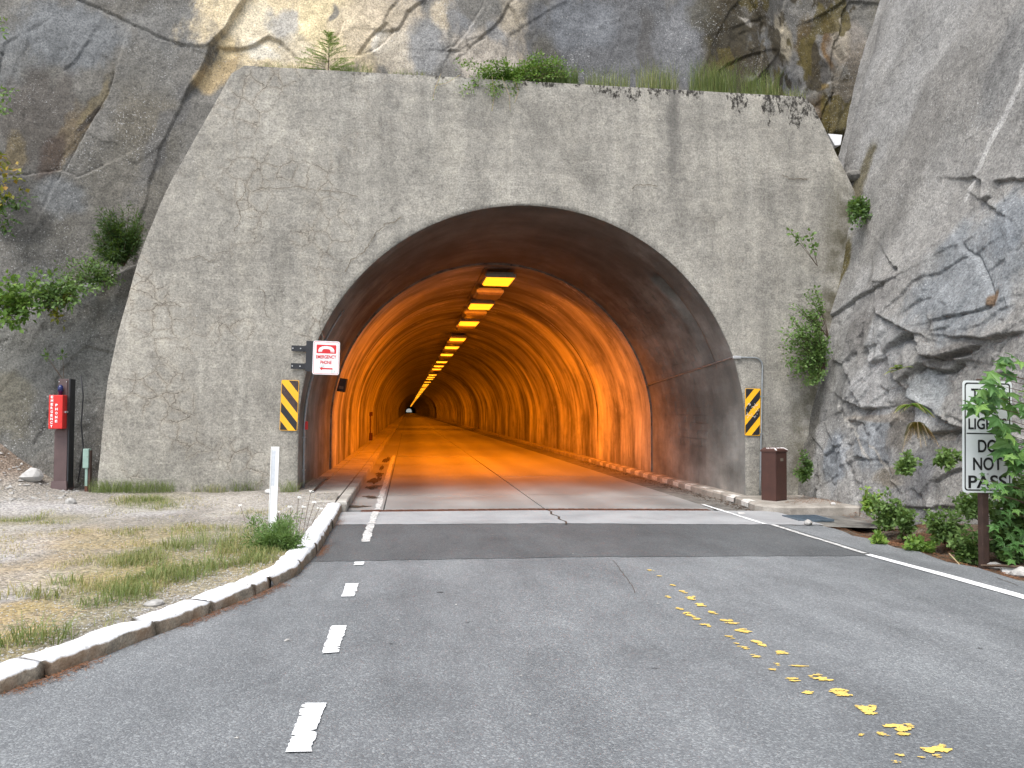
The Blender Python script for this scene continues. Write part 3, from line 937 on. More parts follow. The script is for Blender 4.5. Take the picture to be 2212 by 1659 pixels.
# ------------------------------------------------------------------ right kerb with painted blocks and the pad by the portal
kz = 0.06
pad = [(6.0, 14.7), (5.93, 14.0), (5.87, 13.5), (5.92, 13.28), (6.05, 13.14), (6.3, 13.06), (7.45, 12.98), (7.9, 13.3), (7.9, 14.84), (6.0, 14.84)]
m = MB(); m.prism(pad, -0.2, kz, bevel=0.03)
kerbr = tag(m.build('kerb', MT['kerbc']), kind='structure')
ky = [14.85] + [14.85 + 1.8 * k for k in range(1, 26)]
for k in range(len(ky) - 1):
    m = MB(); m.prism([(5.99 + random.uniform(-.006, .006), ky[k] + .004), (6.40, ky[k] + .004), (6.40, ky[k + 1] - .004), (5.99 + random.uniform(-.006, .006), ky[k + 1] - .004)], -0.2, kz, bevel=0.03)
    m.build('kerb_stone', MT['kerbc'], kerbr)
m = MB(); m.box((5.99, ky[-1], -0.2), (6.4, YEND, kz)); m.build('far_kerb', MT['kerbc'], kerbr)
for k in range(17):                      # white blocks painted on the kerb's edge
    y0 = 13.85 + k * 0.80
    x0 = 5.905 + (min(y0, 14.85) - 13.85) * 0.085
    m = MB()
    L = 0.40 * random.uniform(.9, 1.05)
    x1 = 5.905 + (min(y0 + L, 14.85) - 13.85) * 0.085
    m.add([(x0 - .004, y0, -0.045), (x1 - .004, y0 + L, -0.045), (x0 - .004, y0, kz - 0.030), (x1 - .004, y0 + L, kz - 0.030), (x0 + .036, y0, kz + .004), (x1 + .036, y0 + L, kz + .004), (x0 + .15, y0, kz + .004), (x1 + .15, y0 + L, kz + .004)],
          [(0, 2, 3, 1), (2, 4, 5, 3), (4, 6, 7, 5)])
    m.build('painted_block', MT['kpaint'], kerbr)

# ------------------------------------------------------------------ granite kerb on the left, white on top
KP = [(-4.6, 2.4), (-3.5, 3.45), (-2.75, 4.3), (-2.25, 5.02), (-1.99, 5.58), (-1.59, 6.61), (-1.31, 7.32), (-1.05, 8.25), (-0.975, 9.62), (-0.99, 11.6), (-1.0, 13.40)]
KS = [0.0]
for a_, b_ in zip(KP[:-1], KP[1:]): KS.append(KS[-1] + math.dist(a_, b_))


def kpt(s, off=0.0):
    s = min(max(s, 0), KS[-1])
    x = np.interp(s, KS, [p[0] for p in KP]); y = np.interp(s, KS, [p[1] for p in KP])
    x2 = np.interp(min(s + .15, KS[-1]), KS, [p[0] for p in KP]) - np.interp(max(s - .15, 0), KS, [p[0] for p in KP])
    y2 = np.interp(min(s + .15, KS[-1]), KS, [p[1] for p in KP]) - np.interp(max(s - .15, 0), KS, [p[1] for p in KP])
    l = math.hypot(x2, y2)
    return x - y2 / l * off, y + x2 / l * off


def s_at(y): return float(np.interp(y, [p[1] for p in KP], KS))


kerbl = empty('stone_kerb', (-2.25, 5.02, 0), kind='structure')
cuts = [0.0, 0.95, 1.9, s_at(4.35), s_at(5.29), s_at(6.2), s_at(6.82), s_at(7.42), s_at(7.72), s_at(8.5), s_at(9.5), s_at(10.4), s_at(11.5), s_at(12.5), s_at(13.4)]
for k in range(len(cuts) - 1):
    a_, b_ = cuts[k] + 0.002, cuts[k + 1] - 0.002
    n = max(4, int((b_ - a_) / 0.05))
    hh = lambda q: 0.105 + 0.04 * float(sstep(s_at(7.0), s_at(10.5), np.array(q)))
    h0 = hh(a_) + random.uniform(-.006, .006); h1 = hh(b_) + random.uniform(-.006, .006); sh = random.uniform(-.008, .008)
    prof = [(0.0, -0.12), (0.003, 0.02), (0.008, 0.100), (0.022, 0.136), (0.050, 0.150), (0.15, 0.152), (0.215, 0.145), (0.235, 0.10), (0.235, -0.05)]
    P = np.zeros((n + 1, len(prof), 3))
    for i in range(n + 1):
        t = i / n
        s = a_ + (b_ - a_) * t
        endr = min(1.0, min(t, 1 - t) * n / 1.5)
        for j, (o, z) in enumerate(prof):
            nz = float(vnoise(np.array([s * 6.0]), np.array([j * 0.9]), seed=5 + k)[0])
            n2 = float(vnoise(np.array([s * 19.0]), np.array([j * 1.9]), seed=35 + k)[0])
            x, y = kpt(s, o + sh + 0.009 * nz + 0.006 * n2)
            P[i, j] = (x, y, z * (h0 + (h1 - h0) * t) / 0.15 + (0.008 * nz + 0.006 * n2) * (z > 0.03) - (0.006 * (1 - endr) if z > .08 else 0))
    me = grid_mesh('kerb_stone', P)
    bm = bmesh.new(); bm.from_mesh(me)
    bmesh.ops.holes_fill(bm, edges=[e for e in bm.edges if e.is_boundary], sides=0)
    bm.to_mesh(me); bm.free()
    link('kerb_stone', me, MT['kerb'], kerbl)


# ------------------------------------------------------------------ the verge on the left: gravel, earth and the scree under the cliff
def scree(X, Y):
    t = sstep(-5.5, -8.4, X) * sstep(13.6, 15.6, Y)
    return (1.35 + 0.25 * fbm(X * 1.3, Y * 1.3, octv=4, seed=25)) * t + 0.10 * sstep(12.0, 14.8, Y)


def verge_z(X, Y):
    return 0.045 + 0.06 * sstep(6.5, 10.5, Y) + scree(X, Y) + 0.035 * fbm(X * 0.9, Y * 0.9, octv=3, seed=21) + 0.02 * fbm(X * 5, Y * 5, octv=2, seed=22) * sstep(0, 1, scree(X, Y) + .3)


def lumps(X, Y, blobs, seed, warp=0.25):
    """sum of soft patches (px, py on the photo, at ground level), broken up by noise"""
    r = np.zeros(X.shape)
    wx = X + warp * fbm(X * 1.7, Y * 1.7, octv=3, seed=seed); wy = Y + 2.2 * warp * fbm(X * 1.7 + 9, Y * 1.7, octv=3, seed=seed + 1)
    for px, py, hx, hy, w in blobs:
        c = atZ(px, py, 0.14); e1 = atZ(px + hx, py, 0.14); e2 = atZ(px, py - hy, 0.14)
        rx = math.dist(c, e1); ry = math.dist(c, e2)
        r = np.maximum(r, w * np.exp(-(((wx - c[0]) / rx) ** 2 + ((wy - c[1]) / ry) ** 2) ** 1.5))
    return r


GREEN = [(60, 1120, 130, 14, .8), (300, 1150, 120, 22, .5), (430, 1170, 120, 35, .75), (360, 1200, 150, 30, .8), (520, 1160, 70, 25, .6), (560, 1190, 70, 30, .9), (280, 1255, 90, 30, .75), (140, 1275, 80, 25, .6),
         (430, 1225, 80, 25, .8), (60, 1370, 70, 40, .8), (270, 1290, 70, 20, .8), (200, 1310, 60, 20, .6), (560, 1105, 40, 8, .4), (330, 1085, 80, 12, .9), (450, 1240, 120, 20, .6)]
DRY = [(560, 1215, 90, 20, .6), (300, 1220, 200, 35, .9), (60, 1310, 120, 40, 1.0), (500, 1195, 110, 25, .9), (130, 1210, 120, 25, .7), (100, 1390, 60, 30, .6), (240, 1160, 200, 25, .7), (20, 1350, 60, 40, 1.0)]
PALE = [(30, 1180, 80, 22, 1.0), (90, 1240, 130, 35, .9), (100, 1098, 200, 10, .9), (330, 1098, 90, 7, .9), (20, 1430, 80, 30, .5), (300, 1180, 60, 8, .5)]

gx = np.concatenate([np.linspace(-60, -10, 26)[:-1], np.arange(-10, -0.9, 0.045)])
gy = np.concatenate([np.linspace(-30, 2.0, 20)[:-1], np.arange(2.0, 15.0, 0.05), np.arange(15, 18.2, 0.1)])
GXX, GYY = np.meshgrid(gx, gy)
ZZ = verge_z(GXX, GYY)
col = np.zeros(GXX.shape + (3,)) + np.array((0.27, 0.25, 0.22))
nn = fbm(GXX * 1.2, GYY * 0.8, octv=4, seed=77)
col = mixc(col, (0.37, 0.345, 0.305), sstep(-0.1, 0.5, nn))
col = mixc(col, (0.40, 0.385, 0.375), np.clip(lumps(GXX, GYY, PALE, 61) * 1.1, 0, 1))
col = mixc(col, (0.42, 0.315, 0.165), np.clip(lumps(GXX, GYY, DRY, 63), 0, 1) * (0.55 + 0.45 * sstep(-.4, .4, fbm(GXX * 4, GYY * 3, octv=3, seed=5))))
col = mixc(col, (0.22, 0.20, 0.095), 0.72 * np.clip(lumps(GXX, GYY, GREEN, 65), 0, 1))
col = mixc(col, (0.225, 0.178, 0.140), sstep(0.16, 0.5, scree(GXX, GYY)) * (0.6 + 0.4 * sstep(-.3, .4, nn)))
side = poly_dist(GXX, GYY, [kpt(s, 0.12) for s in np.linspace(0, KS[-1], 60)] + [(-1.1, 14.4), (-1.6, 14.42), (-1.6, 20)])[1]
kc = side > 0
keep = kc[:-1, :-1] & kc[1:, 1:] & kc[:-1, 1:] & kc[1:, :-1]
keep &= ~((GYY[:-1, :-1] < 2.4) & (GXX[:-1, :-1] > -60))
me = grid_mesh('verge', np.stack([GXX, GYY, ZZ], -1), keep, tint=col)
tag(link('verge', me, MT['ground']), kind='structure')

# dirt strip and ditch between the asphalt and the right cliff
gx = np.arange(5.95, 9.6, 0.05); gy = np.arange(-12, 13.2, 0.06)
AX, AY = np.meshgrid(gx, gy)
ZZ = -0.06 - 0.10 * np.exp(-((AX - 6.7) / 0.35) ** 2) + 0.05 * fbm(AX * 2.2, AY * 2.2, octv=4, seed=91) + 0.22 * sstep(7.0, 8.2, AX) - 0.05 * sstep(6.15, 6.0, AX) - 0.02
ZZ = np.where((AY > 11.4), np.minimum(ZZ, -0.13), ZZ)
col = np.zeros(AX.shape + (3,)) + np.array((0.105, 0.078, 0.055))
nn = fbm(AX * 2.5, AY * 2.0, octv=4, seed=92)
col = mixc(col, (0.20, 0.165, 0.13), sstep(0.05, 0.5, nn))
col = mixc(col, (0.14, 0.062, 0.03), 0.7 * sstep(0.0, 0.5, fbm(AX * 3, AY * 3, octv=3, seed=93)))
tag(link('roadside_dirt', grid_mesh('roadside_dirt', np.stack([AX, AY, ZZ], -1), tint=col), MT['ground']), kind='structure')


# ================================================================== cliffs
def wpoly(pts, Y): return [tuple(atY(x, y, Y)[[0, 2]]) for x, y in pts]


XL_Z = [-1, 0.38, 2.12, 2.95, 4.15, 4.44, 5.40, 7.67]
XL_X = [-5.26, -5.21, -5.08, -4.92, -4.63, -4.54, -4.19, -3.04]


def xl(z): return np.interp(z, XL_Z, XL_X)


def features(U, V, D, feats):
    """feats: (polyline, step, reach above, reach below, groove depth, groove width). D grows towards the viewer."""
    for pts, step, la, lb, gd, gw in feats:
        a = np.array(pts)
        m = (U > a[:, 0].min() - 1.5) & (U < a[:, 0].max() + 1.5) & (V > a[:, 1].min() - 1.5) & (V < a[:, 1].max() + 1.5)
        u, v = U[m], V[m]
        u = u + 0.022 * fbm(u * 7, v * 7, octv=3, seed=3); v = v + 0.022 * fbm(u * 7 + 7, v * 7, octv=3, seed=4)
        d, s = poly_dist(u, v, pts)
        e = np.where(s > 0, step * np.exp(-d / la), -step * np.exp(-d / lb))
        e = e - 1.3 * gd * np.exp(-(d / max(0.014, 0.5 * gw)) ** 2)
        D[m] += e
    return D


def soften(A, n):
    for _ in range(n):
        B = np.pad(A, 1, mode='edge')
        A = (B[1:-1, 1:-1] * 2 + B[:-2, 1:-1] + B[2:, 1:-1] + B[1:-1, :-2] + B[1:-1, 2:]) / 6
    return A


# --- back and left cliff: depth map over X, Z
ux = np.concatenate([np.linspace(-40, -9.0, 24)[:-1], np.arange(-9.0, 10.6, 0.022), np.linspace(10.6, 20, 10)[1:]])
uz = np.concatenate([np.arange(-0.4, 11.4, 0.022), np.linspace(11.4, 24, 14)[1:]])
X, Z = np.meshgrid(ux, uz)
bnd = wpoly([(575, -160), (545, -50), (520, 0), (487, 62), (455, 100), (447, 140), (405, 215), (372, 280), (340, 370), (318, 480), (300, 620), (290, 1000)], 16.9)
db, sb = poly_dist(X + 0.05 * fbm(X * 3, Z * 3, octv=3, seed=31), Z, bnd)
isleft = sb < 0           # line runs downwards: its right hand is the left of the picture
sg = np.where(isleft, -1, 1) * db
tL = sstep(0.012, -0.012, sg)
Yleft = 16.80 + 0.05 * (X + 3.6) + 0.07 * (Z - 8)
Ymid = 17.0 + 0.08 * (Z - 8.5)
tS = sstep(8.1, 7.6, Z)
Ymid = Ymid * (1 - tS) + (Yleft + 0.04) * tS
Yb = Ymid * (1 - tL) + Yleft * tL
lz = 4.75 + (X + 4.4) * 0.556 + 0.12 * fbm(X * 1.4, X * 0 + 2.0, octv=3, seed=33)
low = sstep(0.10, -0.12, Z - lz) * sstep(-3.0, -3.8, X)
Ylow = 15.66 + 0.05 * (X + 5) + 0.13 * (Z - 2) + 0.25 * np.sin(X * 1.7 + Z * 0.8)*0.4
Yb = Yb * (1 - low) + Ylow * low
gul = sstep(7.2, 9.0, X - 0.06 * (Z - 7.7))
Yb = Yb + 0.75 * gul
Yb = Yb + 0.30 * np.maximum(0, Z - 11.6)
rough = 0.18 + 0.7 * sstep(6.4, 7.6, X) + 0.35 * low
Dp = np.zeros(X.shape)
Dp += 0.14 * fbm(X * 0.45, Z * 0.35, octv=3, seed=41)
ru, rv = X * 0.93 + Z * -0.37, X * 0.37 + Z * 0.93
wv = 0.20 * fbm(X * 1.1, Z * 1.1, octv=3, seed=42)
f1, e1 = facet(ru / 1.1 + wv, rv / 2.4 + wv, 43, 0.10, 0.06); Dp += f1 * rough
f2, e2 = facet(ru / 0.36 + wv * 2, rv / 0.62 + wv * 2, 47, 0.05, 0.022); Dp += f2 * rough * sstep(-0.3, 0.4, fbm(X * 0.6, Z * 0.6, octv=2, seed=48))
Dp += (0.018 + 0.02 * gul + 0.015 * low) * fbm(X * 4.2, Z * 4.2, octv=4, seed=51)
FE = [
    ([(160, -20), (165, 5), (222, 28), (292, 62), (350, 88), (395, 104)], 0.02, 1.4, 0.4, 0.045, 0.018),
    ([(395, 104), (428, 108), (452, 106)], 0.03, .5, .3, 0.02, 0.03),
    ([(258, 163), (244, 215), (210, 280), (178, 345), (150, 405)], 0.10, 0.5, 0.4, 0.07, 0.045),
    ([(-30, 388), (60, 397), (110, 388), (150, 380), (190, 398), (240, 372)], -0.05, 0.5, 0.5, 0.04, 0.04),
    ([(0, 100), (12, 200), (20, 130)], 0.05, .3, .3, 0.04, 0.03),
    ([(160, 115), (150, 145), (150, 165), (172, 150), (200, 100)], 0.03, .25, .2, 0.02, 0.02),
    # flakes in the yellow face
    ([(450, 135), (462, 112), (468, 100), (497, 104), (518, 106), (552, 98), (578, 80), (603, 88), (612, 97)], 0.07, 0.5, 0.35, 0.045, 0.028),
    ([(778, 115), (800, 108), (820, 95), (832, 85), (850, 60), (837, 40), (822, 56), (800, 75), (775, 112)], -0.045, 0.16, 0.3, 0.035, 0.02),
    ([(830, 42), (834, 25), (850, 0)], 0.04, .3, .2, 0.03, 0.02),
    ([(843, 58), (858, 58), (870, 42), (880, 15), (905, -4)], 0.05, .35, .3, 0.04, 0.025),
    ([(990, 105), (1015, 93), (1000, 105), (958, 103), (962, 100), (985, 92), (1010, 60), (1045, 2), (1060, -40)], -0.03, .4, .3, 0.035, 0.018),
    ([(1012, 100), (1060, 60), (1083, 38), (1100, 5), (1112, 20), (1126, 60), (1130, 90), (1140, 130)], 0.04, .35, .3, 0.04, 0.02),
    ([(1060, 60), (1058, 100)], 0.0, .3, .3, 0.02, 0.012),
    ([(960, 130), (975, 105), (980, 95)], 0.02, .3, .3, 0.02, 0.012),
    ([(700, 100), (720, 88), (735, 70), (740, 40)], -0.03, .2, .3, 0.025, 0.02),
    ([(1150, -30), (1150, 40), (1158, 90), (1150, 150)], 0.05, .6, .5, 0.02, 0.03),
    # the right part above the portal and the mossy gully
    ([(1640, 0), (1660, 40), (1655, 90), (1640, 160), (1632, 200)], 0.08, .5, .4, 0.03, 0.03),
    ([(1535, 170), (1570, 140), (1610, 118), (1650, 105)], 0.05, .4, .4, 0.02, 0.03),
    ([(1600, 48), (1625, 38), (1650, 28)], 0.03, .2, .2, 0.01, 0.02),
    ([(1850, 20), (1857, 60), (1870, 90), (1850, 130), (1842, 170), (1838, 230), (1828, 280), (1830, 340)], 0.16, .45, .5, 0.06, 0.05),
    ([(1760, 180), (1740, 208), (1720, 230)], 0.05, .3, .3, 0.03, 0.03),
]
Dp = features(X, Z, Dp, [(wpoly(p, 16.95), r[0] * .55, r[1], r[2] * 1.6, r[3] * 1.1, min(r[4], .026)) for p, *r in FE])
Dp = soften(Dp, 1)
Ycl = Yb - Dp
# stone colours; the yellow face also has sunlight painted into its tint
def stone_blobs(U, V, C, blobs, conv, seed, warp=0.22):
    wu = U + warp * fbm(U * 1.6, V * 1.6, octv=4, seed=seed); wv_ = V + warp * fbm(U * 1.6 + 5, V * 1.6, octv=4, seed=seed + 1)
    brk = 0.55 * fbm(U * 3.4, V * 2.0, octv=5, seed=seed + 2, gain=.65)
    for px, py, hx, hy, tilt, c, w in blobs:
        a = np.array(conv(px, py)); b = np.array(conv(px + hx, py)); d = np.array(conv(px, py - hy))
        rx, ry = np.linalg.norm(b - a), np.linalg.norm(d - a)
        t = math.radians(tilt)
        du, dv = wu - a[0], wv_ - a[1]
        p, q = du * math.cos(t) + dv * math.sin(t), -du * math.sin(t) + dv * math.cos(t)
        m = w * sstep(1.30, 0.72, np.sqrt((p / rx) ** 2 + (q / ry) ** 2) + brk)
        C = mixc(C, c, m)
    return C


C = np.zeros(X.shape + (3,)) + np.array((0.21, 0.20, 0.18))
C = mixc(C, (0.150, 0.140, 0.120), sstep(-.2, .4, fbm(X * .8, Z * .5, octv=4, seed=56)))
cv = lambda px, py: atY(px, py, 16.9)[[0, 2]]
C = stone_blobs(X, Z, C, [
    (150, 90, 130, 70, 0, (0.205, 0.215, 0.222), .9), (40, 150, 40, 80, 0, (0.19, 0.195, 0.195), .8), (90, 270, 80, 110, -10, (0.118, 0.105, 0.092), .85), (158, 310, 26, 90, -26, (0.20, 0.150, 0.088), .75), (215, 225, 14, 75, -27, (0.21, 0.170, 0.095), .7),
    (55, 350, 22, 45, 0, (0.21, 0.165, 0.09), .7), (125, 350, 24, 60, -15, (0.095, 0.072, 0.06), .85), (203, 262, 7, 48, -27, (0.05, 0.04, 0.032), .9), (150, 440, 60, 40, 0, (0.19, 0.198, 0.202), .8), (60, 470, 70, 80, 0, (0.10, 0.097, 0.09), .85), (310, 260, 60, 70, -20, (0.205, 0.184, 0.145), .7),
    (330, 160, 60, 60, 0, (0.17, 0.165, 0.15), .5), (380, 60, 110, 60, 15, (0.225, 0.222, 0.21), .7), (270, 400, 60, 90, -20, (0.215, 0.20, 0.17), .6), (360, 300, 16, 130, -22, (0.135, 0.132, 0.128), .7),
    (640, 40, 190, 130, 0, (0.80, 0.66, 0.43), 1), (560, 60, 60, 50, 0, (0.86, 0.75, 0.55), .9), (470, 150, 25, 60, -25, (0.60, 0.46, 0.26), .95), (480, 90, 22, 30, -30, (0.80, 0.64, 0.38), .9),  # cream yellow stone, its tint raised to look sunlit
    (690, 40, 60, 70, 0, (0.90, 0.75, 0.46), .9), (780, 30, 60, 60, 0, (0.70, 0.59, 0.43), .8), (612, 40, 30, 40, 0, (0.48, 0.46, 0.42), .9), (640, 100, 40, 30, 0, (0.68, 0.60, 0.46), .7), (565, 105, 28, 18, 0, (0.92, 0.85, 0.70), .9),
    (715, 15, 8, 18, 0, (0.20, 0.20, 0.195), .8), (815, 83, 22, 20, 40, (0.95, 0.88, 0.75), .95), (870, 90, 60, 50, 0, (0.60, 0.53, 0.42), .9), (960, 20, 30, 40, 45, (0.76, 0.64, 0.46), .7), (850, 20, 60, 40, 0, (0.64, 0.54, 0.40), .7),
    (930, 90, 60, 45, -50, (0.30, 0.30, 0.295), .95), (1000, 40, 50, 22, -50, (0.24, 0.242, 0.245), .9), (1060, 100, 75, 60, 0, (0.54, 0.48, 0.40), .85), (1120, 30, 30, 45, 0, (0.58, 0.50, 0.38), .8), (1070, 60, 18, 30, 30, (0.27, 0.28, 0.29), .7), (1135, 110, 12, 50, 0, (0.58, 0.49, 0.36), .7),
    (1340, 80, 195, 130, 0, (0.165, 0.166, 0.17), 1), (1260, 40, 70, 60, 0, (0.205, 0.215, 0.23), .8), (1190, 110, 30, 50, 0, (0.14, 0.128, 0.10), .7), (1405, 90, 16, 80, 4, (0.125, 0.12, 0.115), .8), (1480, 60, 40, 90, 0, (0.20, 0.203, 0.21), .8),
    (1580, 90, 55, 110, -4, (0.052, 0.043, 0.026), .97), (1520, 20, 35, 40, 0, (0.08, 0.072, 0.05), .8), (1660, 130, 34, 70, -8, (0.17, 0.17, 0.162), .9), (1630, 43, 30, 5, -25, (0.40, 0.37, 0.32), .8),
    (1725, 40, 30, 50, 0, (0.46, 0.40, 0.29), .85), (1700, 110, 28, 40, 0, (0.115, 0.10, 0.078), .8), (1680, 170, 22, 40, 0, (0.26, 0.24, 0.205), .8), (1725, 170, 35, 50, 0, (0.20, 0.202, 0.205), .9), (1765, 130, 30, 40, 0, (0.235, 0.23, 0.22), .8),
    (1790, 50, 24, 70, 0, (0.11, 0.075, 0.026), .95), (1792, 70, 8, 30, 0, (0.34, 0.27, 0.20), .8), (1770, 98, 16, 10, 0, (0.135, 0.10, 0.025), .9), (1845, 40, 14, 60, 0, (0.15, 0.085, 0.03), .9), (1822, 120, 12, 70, 0, (0.06, 0.055, 0.05), .8), (1826, 150, 14, 16, 0, (0.155, 0.105, 0.03), .9),
    (1800, 240, 45, 70, -20, (0.105, 0.07, 0.032), .95), (1795, 215, 16, 14, 30, (0.35, 0.29, 0.235), .85), (1785, 255, 14, 18, 0, (0.34, 0.27, 0.215), .8), (1800, 285, 14, 10, 0, (0.33, 0.26, 0.20), .7), (1832, 210, 12, 45, 0, (0.135, 0.10, 0.025), .9),
    (1850, 320, 28, 60, 0, (0.125, 0.105, 0.07), .9), (1890, 60, 40, 60, 20, (0.26, 0.232, 0.20), .9), (1870, 40, 15, 50, 10, (0.46, 0.40, 0.31), .7), (1900, 120, 40, 60, 15, (0.185, 0.155, 0.12), .9), (1880, 200, 40, 80, 15, (0.135, 0.112, 0.08), .9),
    (130, 800, 180, 200, 0, (0.180, 0.180, 0.165), .9), (60, 880, 80, 60, 0, (0.165, 0.15, 0.105), .6), (180, 700, 60, 60, 0, (0.27, 0.27, 0.258), .8), (230, 640, 30, 50, -20, (0.30, 0.305, 0.30), .8), (130, 660, 60, 14, 25, (0.60, 0.55, 0.46), .85), (20, 690, 40, 15, 25, (0.34, 0.34, 0.33), .8),
], cv, 58)
mreg = sstep(6.0, 6.7, X - 0.05 * (Z - 8)) * sstep(5.0, 6.5, Z)
mn = fbm(X * 2.6, Z * 1.5, octv=5, seed=201, gain=.65)
C = mixc(C, (0.052, 0.040, 0.020), 0.9 * mreg * sstep(0.02, 0.16, mn))
C = mixc(C, (0.10, 0.078, 0.020), 0.85 * mreg * sstep(0.16, 0.26, fbm(X * 2.2 + 7, Z * 1.4, octv=4, seed=205)))
keep = np.ones((len(uz) - 1, len(ux) - 1), bool)
Xc, Zc = X[:-1, :-1], Z[:-1, :-1]
keep &= ~((Xc > xl(Zc) + 0.6) & (Xc < 4.56 - xl(Zc) - 0.5) & (Zc < 7.3))
keep &= ~((Zc > 11.7) & (Xc > 50))
cl = link('cliff', grid_mesh('cliff', np.stack([X, Ycl, Z], -1), keep, tint=C), MT['rock'])
tag(cl, kind='structure')

# --- right cliff: depth map over Y, Z; the surface leans back from the road
NR = np.array([1.0, 0.12, -0.20])       # X + 0.12 (Y - 14.86) - 0.20 Z = 7.35


def atR(px, py):
    d = ray(px, py)
    t = (7.35 + 0.12 * 14.86 - NR @ CAMP) / (NR @ d)
    p = CAMP + d * t
    return -p[1], p[2]


uy = np.concatenate([np.linspace(-20, 8.2, 60)[:-1], np.arange(8.2, 15.3, 0.0135), np.arange(15.3, 17.6, 0.06)])
uz = np.concatenate([np.arange(-0.5, 11.2, 0.0165), np.linspace(11.2, 24, 16)[1:]])
Yv, Zv = np.meshgrid(uy, uz)
U = -Yv
lowr = sstep(4.9, 3.7, Zv + 0.28 * (Yv - 12.5))            # broken blocks under the smooth slab
D = 0.10 * fbm(U * 0.5, Zv * 0.4, octv=3, seed=141)
ru, rv = U * 0.90 - Zv * 0.43, U * 0.43 + Zv * 0.90
wv = 0.13 * fbm(U * 1.6, Zv * 1.6, octv=5, seed=142)
f1, _ = facet(ru / 0.62 + wv, rv / 0.80 + wv, 143, 0.22, 0.06); D += f1 * (0.04 + 0.30 * lowr)
f2, _ = facet(ru / 0.22 + wv * 2, rv / 0.30 + wv * 2, 147, 0.06, 0.012); D += 0.8 * f2 * lowr * sstep(-0.35, 0.3, fbm(U * 0.9, Zv * 0.9, octv=2, seed=148))
D += (0.010 + 0.014 * lowr) * fbm(U * 5, Zv * 5, octv=4, seed=151)
D += 0.030 * (1 - lowr) * fbm(ru * 2.2, rv * 0.28, octv=4, seed=152)      # long grooves down the slab
D += 0.16 * np.exp(-((Zv - 2.9) / 1.4) ** 2) * sstep(-14.6, -12.6, U) + 0.10 * lowr
FSC = 0.62
FR = [
    ([(1780, 700), (1797, 684), (1827, 665), (1851, 646), (1884, 630), (1928, 611)], 0.06, 0.5, 0.35, 0.05, 0.03),
    ([(1940, 570), (1947, 577), (1963, 581), (1966, 591), (1960, 613)], 0.06, .3, .25, 0.06, 0.03),
    ([(1905, 640), (1911, 662), (1936, 687), (1955, 697), (1985, 707), (2004, 714)], 0.08, .35, .3, 0.06, 0.03),
    ([(2089, 687), (2149, 673), (2181, 662), (2187, 657), (2168, 608), (2124, 556), (2100, 530)], 0.045, .5, .4, 0.06, 0.022),
    ([(1971, 739), (1990, 725), (2004, 717), (2018, 744), (2034, 772), (2056, 774)], 0.14, .35, .25, 0.10, 0.05),
    ([(2078, 773), (2113, 763), (2140, 750)], 0.12, .3, .2, 0.09, 0.05),
    ([(2127, 729), (2168, 733), (2190, 728), (2230, 720)], 0.09, .4, .2, 0.07, 0.03),
    ([(2165, 793), (2190, 750), (2209, 725)], 0.03, .3, .3, 0.07, 0.022),
    ([(2001, 802), (2020, 789), (2045, 804), (2070, 802), (2090, 790)], 0.13, .3, .25, 0.09, 0.05),
    ([(1884, 701), (1884, 739), (1906, 785), (1920, 780)], 0.07, .25, .25, 0.05, 0.025),
    ([(1843, 701), (1840, 739), (1835, 793), (1859, 837)], 0.08, .3, .3, 0.05, 0.035),
    ([(1960, 810), (1974, 840), (1992, 861), (2028, 882), (2054, 900), (2081, 915)], 0.12, .4, .2, 0.07, 0.03),
    ([(1989, 867), (1989, 909), (2001, 923), (2031, 938), (2060, 935), (2090, 930)], 0.14, .3, .25, 0.09, 0.04),
    ([(1855, 873), (1879, 885), (1905, 882)], 0.11, .3, .2, 0.08, 0.03),
    ([(1850, 920), (1862, 905), (1875, 920)], 0.05, .2, .2, 0.05, 0.03),
    ([(1855, 995), (1868, 988), (1880, 990)], 0.06, .2, .15, 0.06, 0.025),
    ([(1800, 940), (1820, 990), (1818, 1040), (1826, 1080)], 0.05, .3, .3, 0.06, 0.025),
    ([(1840, 930), (1835, 980), (1850, 1040)], -0.05, .3, .3, 0.04, 0.025),
    ([(1965, 1099), (2015, 1098), (2060, 1096), (2100, 1094)], 0.05, .3, .25, 0.05, 0.02),
    ([(2030, 1080), (2034, 1043), (2063, 1022), (2090, 1015)], 0.06, .3, .3, 0.05, 0.025),
    ([(1930, 1060), (1945, 1020), (1960, 990), (1985, 940)], -0.07, .3, .3, 0.04, 0.025),
    ([(1990, 1070), (2000, 1020), (2010, 970)], 0.05, .2, .2, 0.03, 0.02),
    ([(2102, 385), (2115, 385), (2127, 393), (2130, 436), (2150, 425), (2160, 392), (2200, 388), (2240, 392)], 0.07, .35, .3, 0.06, 0.025),
    ([(2130, 436), (2145, 445), (2165, 455)], 0.05, .3, .3, 0.03, 0.03),
    ([(2105, 560), (2060, 590), (2010, 605), (1975, 640)], -0.04, .4, .4, 0.01, 0.03),
    ([(2040, 480), (2080, 420), (2110, 385)], -0.05, .5, .6, 0.01, 0.04),
    ([(2000, 70), (1985, 85), (1975, 95)], 0.05, .3, .3, 0.04, 0.03),
    ([(1775, 960), (1790, 985), (1815, 965), (1840, 960)], 0.04, .2, .2, 0.04, 0.025),
]
D = features(U, Zv, D, [([atR(*q) for q in p], r[0] * FSC, r[1], r[2] * 1.5, r[3], r[4]) for p, *r in FR])
D = soften(D, 1)
